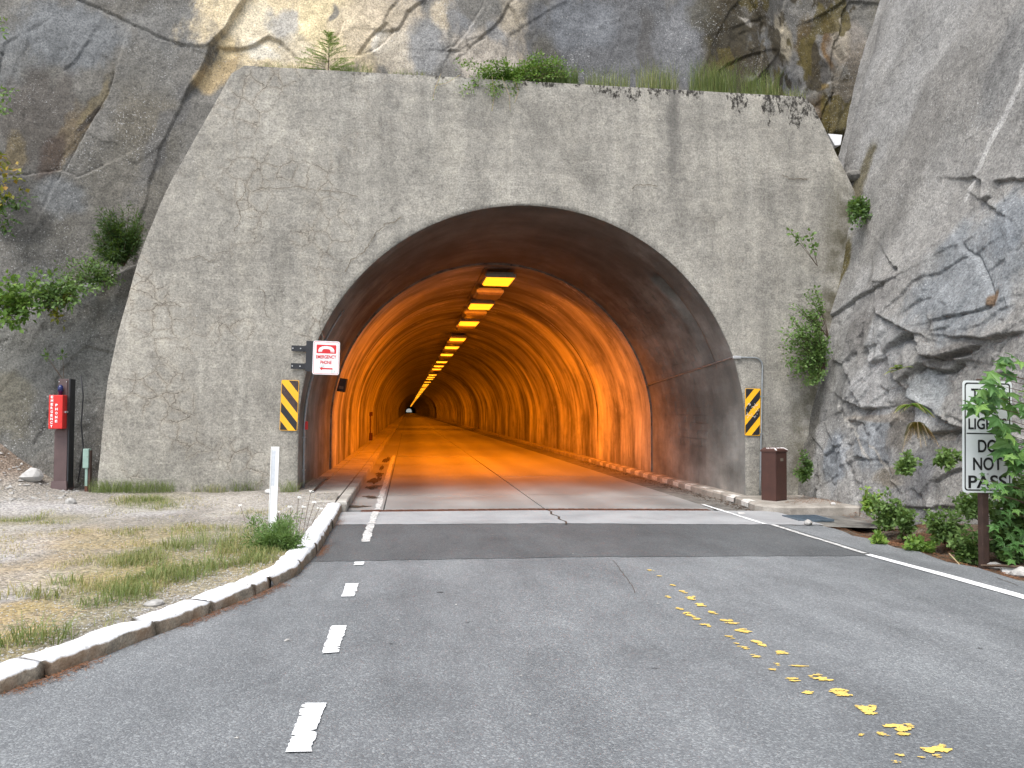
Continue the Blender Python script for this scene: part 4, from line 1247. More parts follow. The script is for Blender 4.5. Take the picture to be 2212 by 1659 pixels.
for px, py, hx, hy, dp in ((1995, 733, 15, 8, .22), (2042, 803, 18, 8, .2), (2102, 768, 26, 6, .2), (1880, 889, 16, 5, .14), (1866, 991, 12, 5, .13), (2175, 737, 30, 5, .15), (2012, 932, 16, 9, .2), (1965, 746, 12, 6, .14), (1975, 900, 14, 14, .15), (2065, 776, 14, 5, .12), (1955, 580, 8, 4, .08), (2085, 690, 14, 3, .08)):
    c = atR(px, py); ex = abs(atR(px + hx, py)[0] - c[0]); ez = abs(atR(px, py - hy)[1] - c[1])
    wq = 0.03 * fbm(U * 9, Zv * 9, octv=2, seed=171)
    D -= 0.28 * dp * sstep(1.15, 0.75, np.hypot((U - c[0]) / ex, (Zv - c[1]) / ez) + 6 * wq)
# the near end wraps back behind the portal
D = D - 0.9 * sstep(14.9, 16.6, Yv) ** 2 * 1.2
Xr = 7.35 - 0.12 * (Yv - 14.86) + 0.20 * Zv + 0.012 * np.maximum(0, Zv - 5.5) ** 2 - D
Xr = Xr + 0.25 * np.maximum(0, Zv - 11.4)
Yr = Yv + 0.05 * fbm(U * 2, Zv * 2, octv=3, seed=161) + 0.10 * D
C = np.zeros(Yv.shape + (3,)) + np.array((0.295, 0.286, 0.269))
C = mixc(C, (0.345, 0.338, 0.324), sstep(-.15, .4, fbm(ru * 1.2, rv * 0.35, octv=4, seed=156)))
C = stone_blobs(U, Zv, C, [
    (2050, 250, 90, 260, -22, (0.285, 0.272, 0.250), .6), (1960, 350, 40, 200, -18, (0.215, 0.205, 0.19), .5), (2180, 120, 40, 120, -20, (0.22, 0.22, 0.215), .7), (1900, 420, 40, 120, -10, (0.34, 0.325, 0.30), .6), (2010, 430, 40, 130, -22, (0.36, 0.35, 0.33), .7),
    (2155, 290, 7, 110, -24, (0.52, 0.51, 0.49), .8), (2160, 130, 12, 60, -30, (0.16, 0.155, 0.15), .6), (2020, 90, 20, 50, -25, (0.40, 0.39, 0.37), .6),
    (2120, 600, 130, 110, 0, (0.250, 0.268, 0.282), .85), (2200, 480, 50, 60, 0, (0.235, 0.255, 0.275), .8), (1990, 560, 60, 60, 0, (0.31, 0.30, 0.28), .7), (1890, 670, 60, 50, 30, (0.235, 0.225, 0.215), .7), (1870, 720, 30, 40, 0, (0.165, 0.155, 0.145), .7),
    (1940, 740, 50, 50, 0, (0.315, 0.318, 0.315), .8), (2187, 655, 10, 16, 0, (0.15, 0.09, 0.045), .9), (2090, 760, 60, 14, 15, (0.16, 0.145, 0.13), .6), (1830, 870, 30, 90, 0, (0.225, 0.222, 0.212), .7), (1810, 990, 30, 60, 0, (0.22, 0.242, 0.268), .8), (1900, 950, 50, 60, 0, (0.265, 0.282, 0.298), .85),
    (1910, 830, 50, 50, 0, (0.385, 0.382, 0.375), .85), (1965, 920, 30, 50, 0, (0.185, 0.165, 0.14), .8), (2030, 850, 50, 45, -30, (0.335, 0.35, 0.352), .9), (2020, 900, 35, 30, 0, (0.305, 0.31, 0.31), .8), (1950, 1030, 50, 20, 0, (0.25, 0.215, 0.165), .8), (2000, 1030, 40, 50, 0, (0.265, 0.262, 0.265), .7),
    (1858, 935, 60, 3.5, -42, (0.48, 0.46, 0.42), .8), (1920, 1000, 50, 3.5, -33, (0.46, 0.43, 0.385), .8), (2040, 942, 30, 8, 0, (0.47, 0.42, 0.35), .7), (1905, 900, 60, 8, 0, (0.36, 0.31, 0.25), .6),
    (1770, 760, 16, 60, 0, (0.14, 0.13, 0.12), .8), (1755, 950, 18, 120, 0, (0.12, 0.11, 0.09), .8), (1840, 450, 12, 120, -12, (0.13, 0.11, 0.06), .9), (1815, 590, 10, 80, -16, (0.125, 0.10, 0.03), .95), (1800, 640, 8, 40, -16, (0.16, 0.13, 0.03), .9),
    (2120, 1130, 90, 50, 0, (0.21, 0.20, 0.18), .7), (1980, 1120, 60, 30, 0, (0.25, 0.25, 0.245), .7),
], atR, 158, 0.12)
me = grid_mesh('rock_slope', np.stack([Xr, Yr, Zv], -1)[:, ::-1].copy(), tint=C[:, ::-1].copy())
rs = link('rock_slope', me, MT['rock'])
tag(rs, kind='structure')

# ================================================================== tunnel portal
def arch_pts(rad, n=48, zb=-0.15):
    """left foot up over the crown to the right foot"""
    p = [(CX - rad, zb + (SPR - zb) * k / 12) for k in range(12)]
    p += [(CX + rad * math.cos(math.pi * (1 - k / n)), SPR + rad * math.sin(math.pi * (1 - k / n))) for k in range(n + 1)]
    p += [(CX + rad, SPR - (SPR - zb) * (k + 1) / 12) for k in range(12)]
    return p


portal = empty('tunnel_portal', (CX, YF, 0), 'broad weathered grey concrete tunnel portal with a round arch, set into the cliff', 'tunnel portal')
TOPZ = 7.67
inner = arch_pts(RAD, 72)
# outline of the headwall, sampled in step with the arch
o = [(float(xl(z)), z) for z in np.linspace(-0.25, TOPZ, 34)]
o += [(x, TOPZ) for x in np.linspace(XL_X[-1], 4.56 - XL_X[-1], 44)[1:]]
o += [(float(4.56 - xl(z)), z) for z in np.linspace(TOPZ, -0.25, 34)[1:]]
ol = np.cumsum([0] + [math.dist(a, b) for a, b in zip(o[:-1], o[1:])])
# corner-aware matching: the arch foot, the two top corners and the other foot are kept
n_in = len(inner)
il = np.cumsum([0] + [math.dist(a, b) for a, b in zip(inner[:-1], inner[1:])])
ia = il[-1]
cl_, cr_ = ol[33], ol[33 + 43]
t = il / ia
so = np.interp(t, [0, 0.36, 0.64, 1.0], [0, cl_, cr_, ol[-1]])
outer = [(np.interp(s, ol, [p[0] for p in o]), np.interp(s, ol, [p[1] for p in o])) for s in so]
M = 34
P = np.zeros((M + 1, n_in, 3))
for i in range(n_in):
    a, b = np.array(inner[i]), np.array(outer[i])
    for k in range(M + 1):
        w = (k / M) ** 1.25
        q = a + (b - a) * w
        P[k, i] = (q[0], YF, q[1])
nx, nz = P[..., 0], P[..., 2]
rel = 0.012 * fbm(nx * 1.3, nz * 1.3, octv=4, seed=71) + 0.006 * fbm(nx * 0.8, nz * 7, octv=3, seed=72) + 0.004 * fbm(nx * 9, nz * 9, octv=3, seed=73)
P[..., 1] += rel
# the worn arris of the arch and of the outer edge
chip = 0.018 + 0.022 * np.abs(fbm(nx[0] * 6, nz[0] * 6, octv=3, seed=74))
P[0, :, 1] += chip
P[-1, :, 1] += 0.015 + 0.02 * np.abs(fbm(nx[-1] * 5, nz[-1] * 5, octv=3, seed=75))
back = P[-1].copy(); back[:, 1] = YF + 2.05
P = np.concatenate([P, back[None]], 0)
me = grid_mesh('headwall', P)
hw = link('headwall', me, MT['wall'], portal)
for f in me.polygons: f.use_smooth = True
me.set_sharp_from_angle(angle=math.radians(40)) if hasattr(me, 'set_sharp_from_angle') else None
# the ledge on top, earth behind the parapet
m = MB()
m.poly([(XL_X[-1] + .15, YF + 0.12, TOPZ + 0.012), (7.5, YF + 0.12, TOPZ + 0.012), (7.5, YF + 2.6, TOPZ + 0.03), (XL_X[-1] + .15, YF + 2.6, TOPZ + 0.03)])
m.build('parapet_top', MT['dirt'], portal)

# the outer vault, with a tapering slot along the right haunch
ny = 60
inn = arch_pts(RAD, 144)
ys = np.array(sorted(list(np.linspace(0, 1, ny) * (YL - YF + 0.02) + YF + 0.018) + [15.853, 15.858, 15.90, 16.0]))
ny = len(ys)
P = np.zeros((ny, len(inn), 3))
for i, (x, z) in enumerate(inn):
    dx, dz = x - CX, z - SPR
    ang = math.degrees(math.atan2(dz, dx)) if dz > 0 else (0 if dx > 0 else 180)
    nrm = np.array([dx, max(dz, 0.0)]); nrm = nrm / (np.linalg.norm(nrm) + 1e-9)
    for k, y in enumerate(ys):
        e = 0.0
        if 17 < ang < 49:
            w = (0.25 + 0.75 * sstep(22, 42, np.array(ang))) * sstep(17, 20, np.array(ang)) * sstep(49, 48, np.array(ang))
            yy = y - 15.855
            if 0 <= yy < 0.55: e = 0.34 * float(w) * (1 - yy / 0.55)
        e += 0.010 * float(vnoise(np.array([x * 1.5]), np.array([y * 1.5]), np.array([z * 1.5]), seed=81)[0])
        if k == 0: e += 0.006
        P[k, i] = (x + nrm[0] * e, y, z + nrm[1] * e)
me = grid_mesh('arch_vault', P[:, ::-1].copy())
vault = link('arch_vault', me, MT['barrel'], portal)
# cast block pattern on the right side of the vault
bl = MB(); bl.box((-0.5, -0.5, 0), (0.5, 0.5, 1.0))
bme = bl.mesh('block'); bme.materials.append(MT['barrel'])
crs = 0.168
s0 = -(SPR - 0.95)
row = 0
while True:
    s = s0 + row * crs
    ang = s / RAD if s > 0 else 0
    if ang > math.radians(46): break
    off = (row % 2) * 0.34
    y = YF + 1.62 + off
    while y < YL - 0.6:
        L = random.choice((0.62, 0.70, 0.78))
        if y + L > YL - 0.35: break
        if s > 0:
            c = (CX + (RAD - 0.001) * math.cos(ang), y + L / 2, SPR + (RAD - 0.001) * math.sin(ang))
        else:
            c = (CX + RAD - 0.001, y + L / 2, SPR + s)
        b = bpy.data.objects.new('block', bme); COL.objects.link(b)
        nrm = Vector((-math.cos(ang), 0, -math.sin(ang))); tv = Vector((-math.sin(ang), 0, math.cos(ang)))
        R3 = Matrix((Vector((0, 1, 0)), tv, nrm)).transposed()
        S = Matrix.Diagonal((L - 0.03, crs - 0.026, random.uniform(0.005, 0.010), 1))
        b.parent = vault
        b.matrix_basis = Matrix.Translation(c) @ R3.to_4x4() @ S
        y += L
    row += 1

# ================================================================== tunnel lining: rings with open joints, then the far tube
tun = empty('tunnel_lining', (CX, YL, 0), 'streaked round concrete tunnel lining lit orange, running far into the rock', 'tunnel')
RL = RAD - 0.045


def tube_mesh(name, rad, length, nyy, seed, amp=0.012):
    inn = arch_pts(rad, 72, -0.15)
    P = np.zeros((nyy, len(inn), 3))
    a = np.array(inn)
    for k in range(nyy):
        y = length * k / (nyy - 1)
        yy = np.full(len(a), y)
        e = amp * vnoise(a[:, 0] * 0.7, yy * 0.9, a[:, 1] * 0.7, seed=seed) + 0.4 * amp * vnoise(a[:, 0] * 0.4, yy * 3.0, a[:, 1] * 0.3, seed=seed + 1)
        if k in (0, nyy - 1): e = e + 0.02
        n = np.stack([a[:, 0] - CX, np.maximum(0, a[:, 1] - SPR)], 1); n /= np.linalg.norm(n, axis=1)[:, None] + 1e-9
        P[k] = np.stack([a[:, 0] - CX + n[:, 0] * e, yy, a[:, 1] + n[:, 1] * e], 1)
    return grid_mesh(name, P[:, ::-1].copy())


RING = 6.1
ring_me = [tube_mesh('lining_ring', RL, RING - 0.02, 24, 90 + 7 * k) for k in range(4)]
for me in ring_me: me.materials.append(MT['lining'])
m = MB()
ip = arch_pts(RL, 72, -0.15); op = arch_pts(RAD + 0.08, 72, -0.15)
for k in range(len(ip) - 1):
    m.poly([(ip[k][0], YL, ip[k][1]), (op[k][0], YL, op[k][1]), (op[k + 1][0], YL, op[k + 1][1]), (ip[k + 1][0], YL, ip[k + 1][1])])
m.build('lining_edge', MT['gutter'], tun)
y = YL
k = 0
while y < 176:
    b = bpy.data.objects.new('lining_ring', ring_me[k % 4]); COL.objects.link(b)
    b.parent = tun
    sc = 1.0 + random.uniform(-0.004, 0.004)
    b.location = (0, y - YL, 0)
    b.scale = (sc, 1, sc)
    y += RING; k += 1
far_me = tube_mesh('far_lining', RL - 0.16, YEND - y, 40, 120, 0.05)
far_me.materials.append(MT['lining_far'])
b = bpy.data.objects.new('far_lining', far_me); COL.objects.link(b); b.parent = tun; b.location = (0, y - YL, 0)
# outer sleeve keeps daylight out of the joints
sl = tube_mesh('rock_bore', RAD + 0.12, YEND - YL, 3, 130, 0.0); sl.materials.append(MT['dirt'])
b = bpy.data.objects.new('rock_bore', sl); COL.objects.link(b); b.parent = tun; b.location = (0, 0, 0)

# ------------------------------------------------------------------ lamps under the crown
LX, LZ = 2.36, 5.03
hm = MB()
hm.box((-0.40, -0.62, 0.03), (0.40, 0.62, 0.13)); hm.box((-0.34, -0.56, 0.13), (0.34, 0.56, 0.18))
house_me = hm.mesh('housing'); house_me.materials.append(MT['housing'])
bmm = bmesh.new(); bmm.from_mesh(house_me); bmesh.ops.bevel(bmm, geom=bmm.edges[:], offset=0.012, segments=1, affect='EDGES'); bmm.to_mesh(house_me); bmm.free()
lm = MB()
lm.add([(-0.37, -0.59, 0.028), (0.37, -0.59, 0.028), (0.37, 0.59, 0.028), (-0.37, 0.59, 0.028), (-0.33, -0.55, -0.02), (0.33, -0.55, -0.02), (0.33, 0.55, -0.02), (-0.33, 0.55, -0.02)],
       [(4, 7, 6, 5), (0, 4, 5, 1), (1, 5, 6, 2), (2, 6, 7, 3), (3, 7, 4, 0)])
lens_on = lm.mesh('lens'); lens_on.materials.append(MT['lamp'])
lens_off = lm.mesh('lens'); lens_off.materials.append(MT['lamp_off'])
hg = MB()
hg.box((-0.31, -0.012, 0.19), (-0.29, 0.012, 0.30))
hang_me = hg.mesh('hanger'); hang_me.materials.append(MT['steel'])


LAMPS = {}


def lamp(y, on, label, group, power=7.0):
    e = empty('tunnel_lamp', (LX, y, LZ), label, 'lamp', group)
    for nm, me in (('housing', house_me), ('lens', lens_on if on else lens_off), ('hanger', hang_me)):
        c = bpy.data.objects.new(nm, me); COL.objects.link(c); c.parent = e
    if on:
      if y > 30:
        L = LAMPS.get(power) or LAMPS.setdefault(power, bpy.data.lights.new('sodium_light', 'POINT'))
        L.energy = power; L.color = (1.0, 0.225, 0.001); L.shadow_soft_size = 0.07
        c = bpy.data.objects.new('sodium_light', L); COL.objects.link(c); c.parent = e; c.location = (0, 0, -0.16)
      A = LAMPS.get(-power)
      if A is None:
            A = LAMPS[-power] = bpy.data.lights.new('sodium_panel', 'AREA')
            A.shape = 'RECTANGLE'; A.size = 0.62; A.size_y = 0.5; A.spread = math.radians(160)
      A.energy = power * 15.0; A.color = (1.0, 0.225, 0.001)
      c = bpy.data.objects.new('sodium_panel', A); COL.objects.link(c); c.parent = e; c.location = (0, 0, -0.15); c.rotation_euler = (math.radians(22), 0, 0)
    return e


ordn = ['nearest', 'second', 'third', 'fourth', 'fifth', 'sixth', 'seventh', 'eighth', 'ninth', 'tenth', 'eleventh', 'twelfth']
idx = [0, 1, 2, 3.36, 4.33, 5.42, 6.83, 7.86, 8.74, 10.76, 11.77, 12.75, 14.43, 16.0, 17.0, 18.0, 19.6, 20.6, 21.6, 23.2, 24.2, 25.2, 27, 28, 29, 31, 32, 33, 35, 36, 37]
Y0, SP = 21.75, 5.32
for k, i in enumerate(idx):
    yy = Y0 + i * SP
    if k < 12:
        lamp(yy, True, f'{ordn[k]} glowing orange lamp in the row under the tunnel crown, counted from the mouth', 'lit tunnel lamps', 17.0 if k < 2 else (9.0 if k < 4 else 5.0))
    else:
        lamp(yy, True, 'tiny glowing orange lamp deep in the tunnel, past the twelfth lamp', 'lit tunnel lamps', 3.5)
for yy in np.arange(Y0 + 39 * SP, 620, 13.0):
    lamp(float(yy), True, 'tiny glowing orange lamp deep in the tunnel, past the twelfth lamp', 'lit tunnel lamps', 3.0)
for k, i in enumerate([0.52, 1.5, 2.4, 3.9, 4.9, 6.1]):
    lamp(Y0 + i * SP, False, f'unlit grey lamp between glowing ones under the tunnel crown, {ordn[k]} from the mouth' if k else 'unlit grey lamp just behind the nearest glowing one, under the tunnel crown', 'unlit tunnel lamps')
# the cable tray the lamps hang from
m = MB()
m.box((LX - 0.40, YL + 0.5, LZ + 0.285), (LX + 0.40, 240, LZ + 0.300))
m.box((LX - 0.42, YL + 0.5, LZ + 0.27), (LX - 0.40, 240, LZ + 0.33)); m.box((LX + 0.40, YL + 0.5, LZ + 0.27), (LX + 0.42, 240, LZ + 0.33))
tag(m.build('cable_tray', MT['lamp_off']), 'long flat metal tray running under the crown of the tunnel', 'cable tray')

# ================================================================== things
def text_mesh(body, size, font_w=1.0, bold=0.0):
    cu = bpy.data.curves.new('lettering', 'FONT')
    cu.body = body; cu.size = size; cu.align_x = 'CENTER'; cu.align_y = 'CENTER'
    cu.offset = bold; cu.extrude = 0.0008; cu.space_character = 1.0
    ob = bpy.data.objects.new('lettering', cu); COL.objects.link(ob)
    dg = bpy.context.evaluated_depsgraph_get()
    me = bpy.data.meshes.new_from_object(ob.evaluated_get(dg))
    bpy.data.objects.remove(ob); bpy.data.curves.remove(cu)
    me.name = 'lettering'
    return me


def put_text(body, size, loc, parent, mat, rotz=0.0, sx=1.0, bold=0.0, fit=None, name='lettering'):
    me = text_mesh(body, size, bold=bold)
    xs_ = [v.co.x for v in me.vertices]; zs_ = [v.co.y for v in me.vertices]
    w, h = max(xs_) - min(xs_), max(zs_) - min(zs_)
    cx, cy = (max(xs_) + min(xs_)) / 2, (max(zs_) + min(zs_)) / 2
    if fit: sx, sy = fit[0] / w, fit[1] / h
    else: sy = 1.0
    R = Matrix.Rotation(rotz, 4, 'Z')
    for v in me.vertices:
        p = Vector(((v.co.x - cx) * sx, -v.co.z - 0.0005, (v.co.y - cy) * sy))
        v.co = Vector(loc) + R @ p
    return link(name, me, mat, parent)


def frame_mat(o, rz_=0.0, tilt=0.0):
    """local frame: x right, y away from the viewer, z up"""
    return Matrix.Translation(Vector(o)) @ Matrix.Rotation(rz_, 4, 'Z') @ Matrix.Rotation(tilt, 4, 'Y')


def rrect(w, h, r, n=5, x0=0.0, z0=0.0):
    p = []
    for cx, cz, a0 in ((w / 2 - r, -h / 2 + r, -90), (w / 2 - r, h / 2 - r, 0), (-w / 2 + r, h / 2 - r, 90), (-w / 2 + r, -h / 2 + r, 180)):
        for k in range(n + 1):
            a = math.radians(a0 + 90 * k / n)
            p.append((x0 + cx + r * math.cos(a), z0 + cz + r * math.sin(a)))
    return p


def plate(mb, pts, y0, y1, mat, mi=0):
    """an upright outline (x, z) given thickness from y0 (front) to y1 (back)"""
    n = len(pts)
    f = [tuple(mat @ Vector((x, y0, z))) for x, z in pts]; b = [tuple(mat @ Vector((x, y1, z))) for x, z in pts]
    mb.add(f + b, [tuple(range(n)), tuple(reversed(range(n, 2 * n)))] + [(k, k + n, (k + 1) % n + n, (k + 1) % n) for k in range(n)], mi)


def ring_plate(mb, outer, inner, y0, mat, mi=0):
    n = len(outer)
    vs = [tuple(mat @ Vector((x, y0, z))) for x, z in outer] + [tuple(mat @ Vector((x, y0, z))) for x, z in inner]
    mb.add(vs, [(k, (k + 1) % n, (k + 1) % n + n, k + n) for k in range(n)], mi)


def clip_rect(poly, w, h):
    """Sutherland-Hodgman against a w x h rectangle centred at 0"""
    for ax, sgn, lim in ((0, 1, w / 2), (0, -1, w / 2), (1, 1, h / 2), (1, -1, h / 2)):
        out = []
        for k in range(len(poly)):
            p, q = poly[k - 1], poly[k]
            ip, iq = sgn * p[ax] <= lim, sgn * q[ax] <= lim
            if ip != iq:
                t = (lim - sgn * p[ax]) / (sgn * q[ax] - sgn * p[ax])
                out.append((p[0] + (q[0] - p[0]) * t, p[1] + (q[1] - p[1]) * t))
            if iq: out.append(q)
        poly = out
        if not poly: return []
    return poly


# ------------------------------------------------------------------ striped hazard markers on both sides of the arch
def hazard(cx, cz, label, lean, sl, bounds, tilt, stained):
    w, h = 0.30, 0.88
    e = empty('hazard_marker', (cx, YF - 0.03, cz - h / 2), label, 'hazard marker', 'hazard markers beside the tunnel arch')
    fm = frame_mat((cx, YF - 0.022, cz), 0, tilt)
    m = MB(); plate(m, rrect(w, h, 0.022), 0, 0.004, fm); m.build('panel', MT['yel'], e)
    m = MB()
    for sx in (-1, 1):
        for sz in (-1, 1): m.box((sx * 0.05 - .02, 0.0045, sz * 0.3 - .03), (sx * 0.05 + .02, 0.05, sz * 0.3 + .03), mat=fm)
    m.build('mounting_strip', MT['signback'], e)
    iw, ih = w - 0.016, h - 0.016
    for k, (a, b) in enumerate(bounds):
        # black stripe between heights a..b (fraction from the top) measured on the left edge, running down to the right (lean=1) or up (lean=-1)
        za, zb = h / 2 - a * h, h / 2 - b * h
        dz = -lean * sl * w
        q = clip_rect([(-w / 2, za), (-w / 2, zb), (w / 2, zb + dz), (w / 2, za + dz)], iw, ih)
        if len(q) >= 3:
            m = MB(); m.poly([tuple(fm @ Vector((x, -0.0015, z))) for x, z in q])
            m.build('stripe', MT['blackrust'] if stained and k < 2 else MT['ink'], e)
    return e, fm


p1, p2 = atY(625.5, 875.5, YF), atY(1625, 890, YF)
hz, fm = hazard(p1[0], p1[2], 'rust-stained yellow and black striped panel left of the tunnel arch', 1, 1.22, [(-0.36, -0.16), (0.05, 0.25), (0.43, 0.62), (0.80, 1.0)], math.radians(1.5), True)
m = MB(); m.poly([tuple(fm @ Vector((x, -0.003, z))) for x, z in ((0.02, 0.43), (0.135, 0.43), (0.135, 0.30), (0.10, 0.27), (0.06, 0.33), (0.05, 0.36))]); m.build('rust_stain', MT['blackrust'], hz)
hz, fm = hazard(p2[0], p2[2], 'clean yellow and black striped panel right of the tunnel arch, beside the conduit', -1, 1.22, [(0.03, 0.245), (0.425, 0.61), (0.80, 0.985), (1.17, 1.36)], math.radians(0.8), False)
r_ = random.Random(5)
m = MB()
for k in range(26):
    x, z = r_.uniform(-0.13, 0.11), r_.uniform(-0.12, 0.16)
    a, l = r_.uniform(0, 3.1), r_.uniform(0.008, 0.03)
    d = Vector((math.cos(a) * l, 0, math.sin(a) * l)); nrm = Vector((-math.sin(a) * .003, 0, math.cos(a) * .003))
    c = Vector((x, -0.0035, z))
    m.poly([tuple(fm @ (c - d - nrm)), tuple(fm @ (c + d - nrm)), tuple(fm @ (c + d + nrm)), tuple(fm @ (c - d + nrm))])
o_ = m.build('scratches', MT['chip'], hz); o_['kind'] = 'stuff'

# ------------------------------------------------------------------ emergency phone sign on its black bracket
ys_ = YF - 0.16
pc = atY(704.5, 773, ys_)
es = empty('phone_sign', (pc[0], ys_, pc[2] - 0.3), 'white sign with red telephone handset on a black bracket at the left of the arch', 'sign')
fm = frame_mat((pc[0], ys_, pc[2]), math.radians(4), math.radians(1.2))
w, h = 0.455, 0.585
m = MB(); plate(m, rrect(w, h, 0.035), 0, 0.005, fm); pn = m.build('panel', MT['white'], es)
m = MB(); ring_plate(m, rrect(w - 0.028, h - 0.028, 0.026), rrect(w - 0.040, h - 0.040, 0.022), -0.0015, fm); m.build('border', MT['signred'], es)
m = MB(); plate(m, rrect(0.335, 0.150, 0.010, x0=0.0, z0=0.152), -0.0025, -0.001, fm); m.build('red_field', MT['signred'], es)
# handset: a bowed bar with two square ends
hs = []
for k in range(13): a = math.radians(205 - 10.4 * k * 1.0 - 25); hs.append((0.135 * math.cos(math.radians(170 - k * 160 / 12)), 0.132 + 0.066 * math.sin(math.radians(170 - k * 160 / 12)) ** 0.8 if 0 < k < 12 else 0.145))
hs = [(-0.138, 0.098), (-0.135, 0.135), (-0.115, 0.172), (-0.075, 0.196), (0.0, 0.204), (0.075, 0.196), (0.115, 0.172), (0.135, 0.135), (0.138, 0.098), (0.072, 0.102), (0.068, 0.135), (0.050, 0.150), (0.0, 0.155), (-0.050, 0.150), (-0.068, 0.135), (-0.072, 0.102)]
m = MB(); n = len(hs)
top_, bot_ = hs[:9], [hs[0]] + hs[15:8:-1][:]
bot_ = [hs[0], hs[15], hs[14], hs[13], hs[12], hs[11], hs[10], hs[9], hs[8]]
for k in range(8): m.poly([tuple(fm @ Vector((x, -0.0045, z))) for x, z in (bot_[k], bot_[k + 1], top_[k + 1], top_[k])])
m.build('handset', MT['white'], es)
m = MB()
for sx in (-1, 1): m.poly([tuple(fm @ Vector((sx * x, -0.0055, z))) for x, z in ((0.071, 0.113), (0.137, 0.109), (0.137, 0.115), (0.071, 0.119))])
m.build('handset_line', MT['signred'], es)
R_ = math.radians(4)
put_text('EMERGENCY', 0.08, fm @ Vector((0, -0.0035, 0.018)), es, MT['signred'], R_, fit=(0.345, 0.062), bold=0.0015)
put_text('PHONE', 0.08, fm @ Vector((0, -0.0035, -0.078)), es, MT['signred'], R_, fit=(0.190, 0.062), bold=0.0015)
m = MB()
for q in ([(-0.105, -0.19), (-0.06, -0.222), (-0.06, -0.158)], [(-0.06, -0.200), (0.115, -0.200), (0.115, -0.176), (-0.06, -0.176)]):
    m.poly([tuple(fm @ Vector((x, -0.003, z))) for x, z in q])
m.build('arrow', MT['signred'], es)
m = MB(); m.poly([tuple(fm @ Vector((x, -0.0045, z))) for x, z in ((-0.125, -0.175), (-0.03, -0.155), (-0.015, -0.115), (-0.115, -0.130))]); m.build('sticker', MT['sticker'], es)
m = MB(); m.poly([tuple(fm @ Vector((x, -0.0045, z))) for x, z in ((0.085, -0.262), (0.165, -0.255), (0.165, -0.205), (0.09, -0.212))]); m.build('sticker', MT['sticker'], es)
# bracket: an upright plate and two arms bolted to the wall
m = MB(); m.box((-0.345, 0.012, -0.245), (-0.215, 0.024, 0.285), mat=fm); m.box((-0.23, 0.006, -0.20), (0.12, 0.03, -0.16), mat=fm); m.box((-0.23, 0.006, 0.16), (0.12, 0.03, 0.20), mat=fm)
br = m.build('bracket', MT['black'], es)
for z0 in (-0.155, 0.155):
    m = MB(); m.box((-0.60, YF - ys_ - 0.016, z0 - 0.05), (-0.33, YF - ys_ - 0.004, z0 + 0.05), mat=fm); m.box((-0.36, 0.02, z0 - 0.05), (-0.335, YF - ys_ - 0.006, z0 + 0.05), mat=fm)
    m.build('arm', MT['black'], es)
    for bx in (-0.575, -0.445):
        m = MB(); c = fm @ Vector((bx, YF - ys_ - 0.016, z0)); m.tube([c, c + Vector((0, -0.012, 0))], [0.013, 0.010], 8); m.build('bolt', MT['bolt'], es)

# ------------------------------------------------------------------ speaker box and conduits on the left inside wall
def wall_x(z, right=False):
    d = math.sqrt(max(0, RAD ** 2 - max(0, z - SPR) ** 2))
    return CX + d if right else CX - d


def wall_hit(px, py, right=False):
    """where a view line meets the vault"""
    d = ray(px, py)
    best = None
    for t in np.linspace(10, 60, 6000):
        p = CAMP + d * t
        if p[1] < YF: continue
        if abs(p[0] - CX) >= (wall_x(p[2], True) - CX): best = p; break
    return best


pb = wall_hit(728, 832)
sp = empty('speaker_box', tuple(pb), 'small black box on a bracket inside the left wall of the arch', 'speaker')
fm = frame_mat((pb[0] + 0.14, pb[1] - 0.1, pb[2]), math.radians(-6), math.radians(9))
m = MB(); m.box((-0.10, -0.09, -0.17), (0.10, 0.09, 0.17), mat=fm); m.build('case', MT['black'], sp, bevel=0.006)
m = MB(); m.box((-0.055, -0.094, -0.10), (0.055, -0.091, -0.03), mat=fm); m.build('grille', MT['lamp_off'], sp)
m = MB(); m.box((-0.2, -0.02, -0.03), (-0.10, 0.02, 0.03), mat=fm); m.box((-0.24, -0.025, -0.28), (-0.18, 0.025, 0.25), mat=fm); m.build('bracket', MT['black'], sp)

for k, (dy, lb) in enumerate(((0.60, 'thin grey conduit nearest the edge, running up the left inside wall of the arch'), (0.74, 'thin grey conduit with a red box, second from the edge on the left inside wall'))):
    y = YF + dy
    path = [(CX - RAD + 0.025, y, z) for z in np.linspace(0.15, SPR, 6)]
    top = 34 if k == 0 else 20
    path += [(CX - (RAD - 0.025) * math.cos(math.radians(a)), y + 0.012 * a, SPR + (RAD - 0.025) * math.sin(math.radians(a))) for a in range(3, top, 3)]
    e = empty('conduit', path[0], lb, 'conduit')
    m = MB(); m.tube(path, 0.014, 8); m.build('pipe', MT['steel'], e, smooth=True)
    for z in (0.5, 1.1):
        m = MB(); m.box((CX - RAD + 0.0, y - 0.03, z), (CX - RAD + 0.045, y + 0.03, z + 0.025)); m.build('clamp', MT['steel'], e)
    if k: m = MB(); m.box((CX - RAD + 0.01, y - 0.05, 1.25), (CX - RAD + 0.075, y + 0.06, 1.40)); m.build('red_box', MT['signred'], e, bevel=0.004)

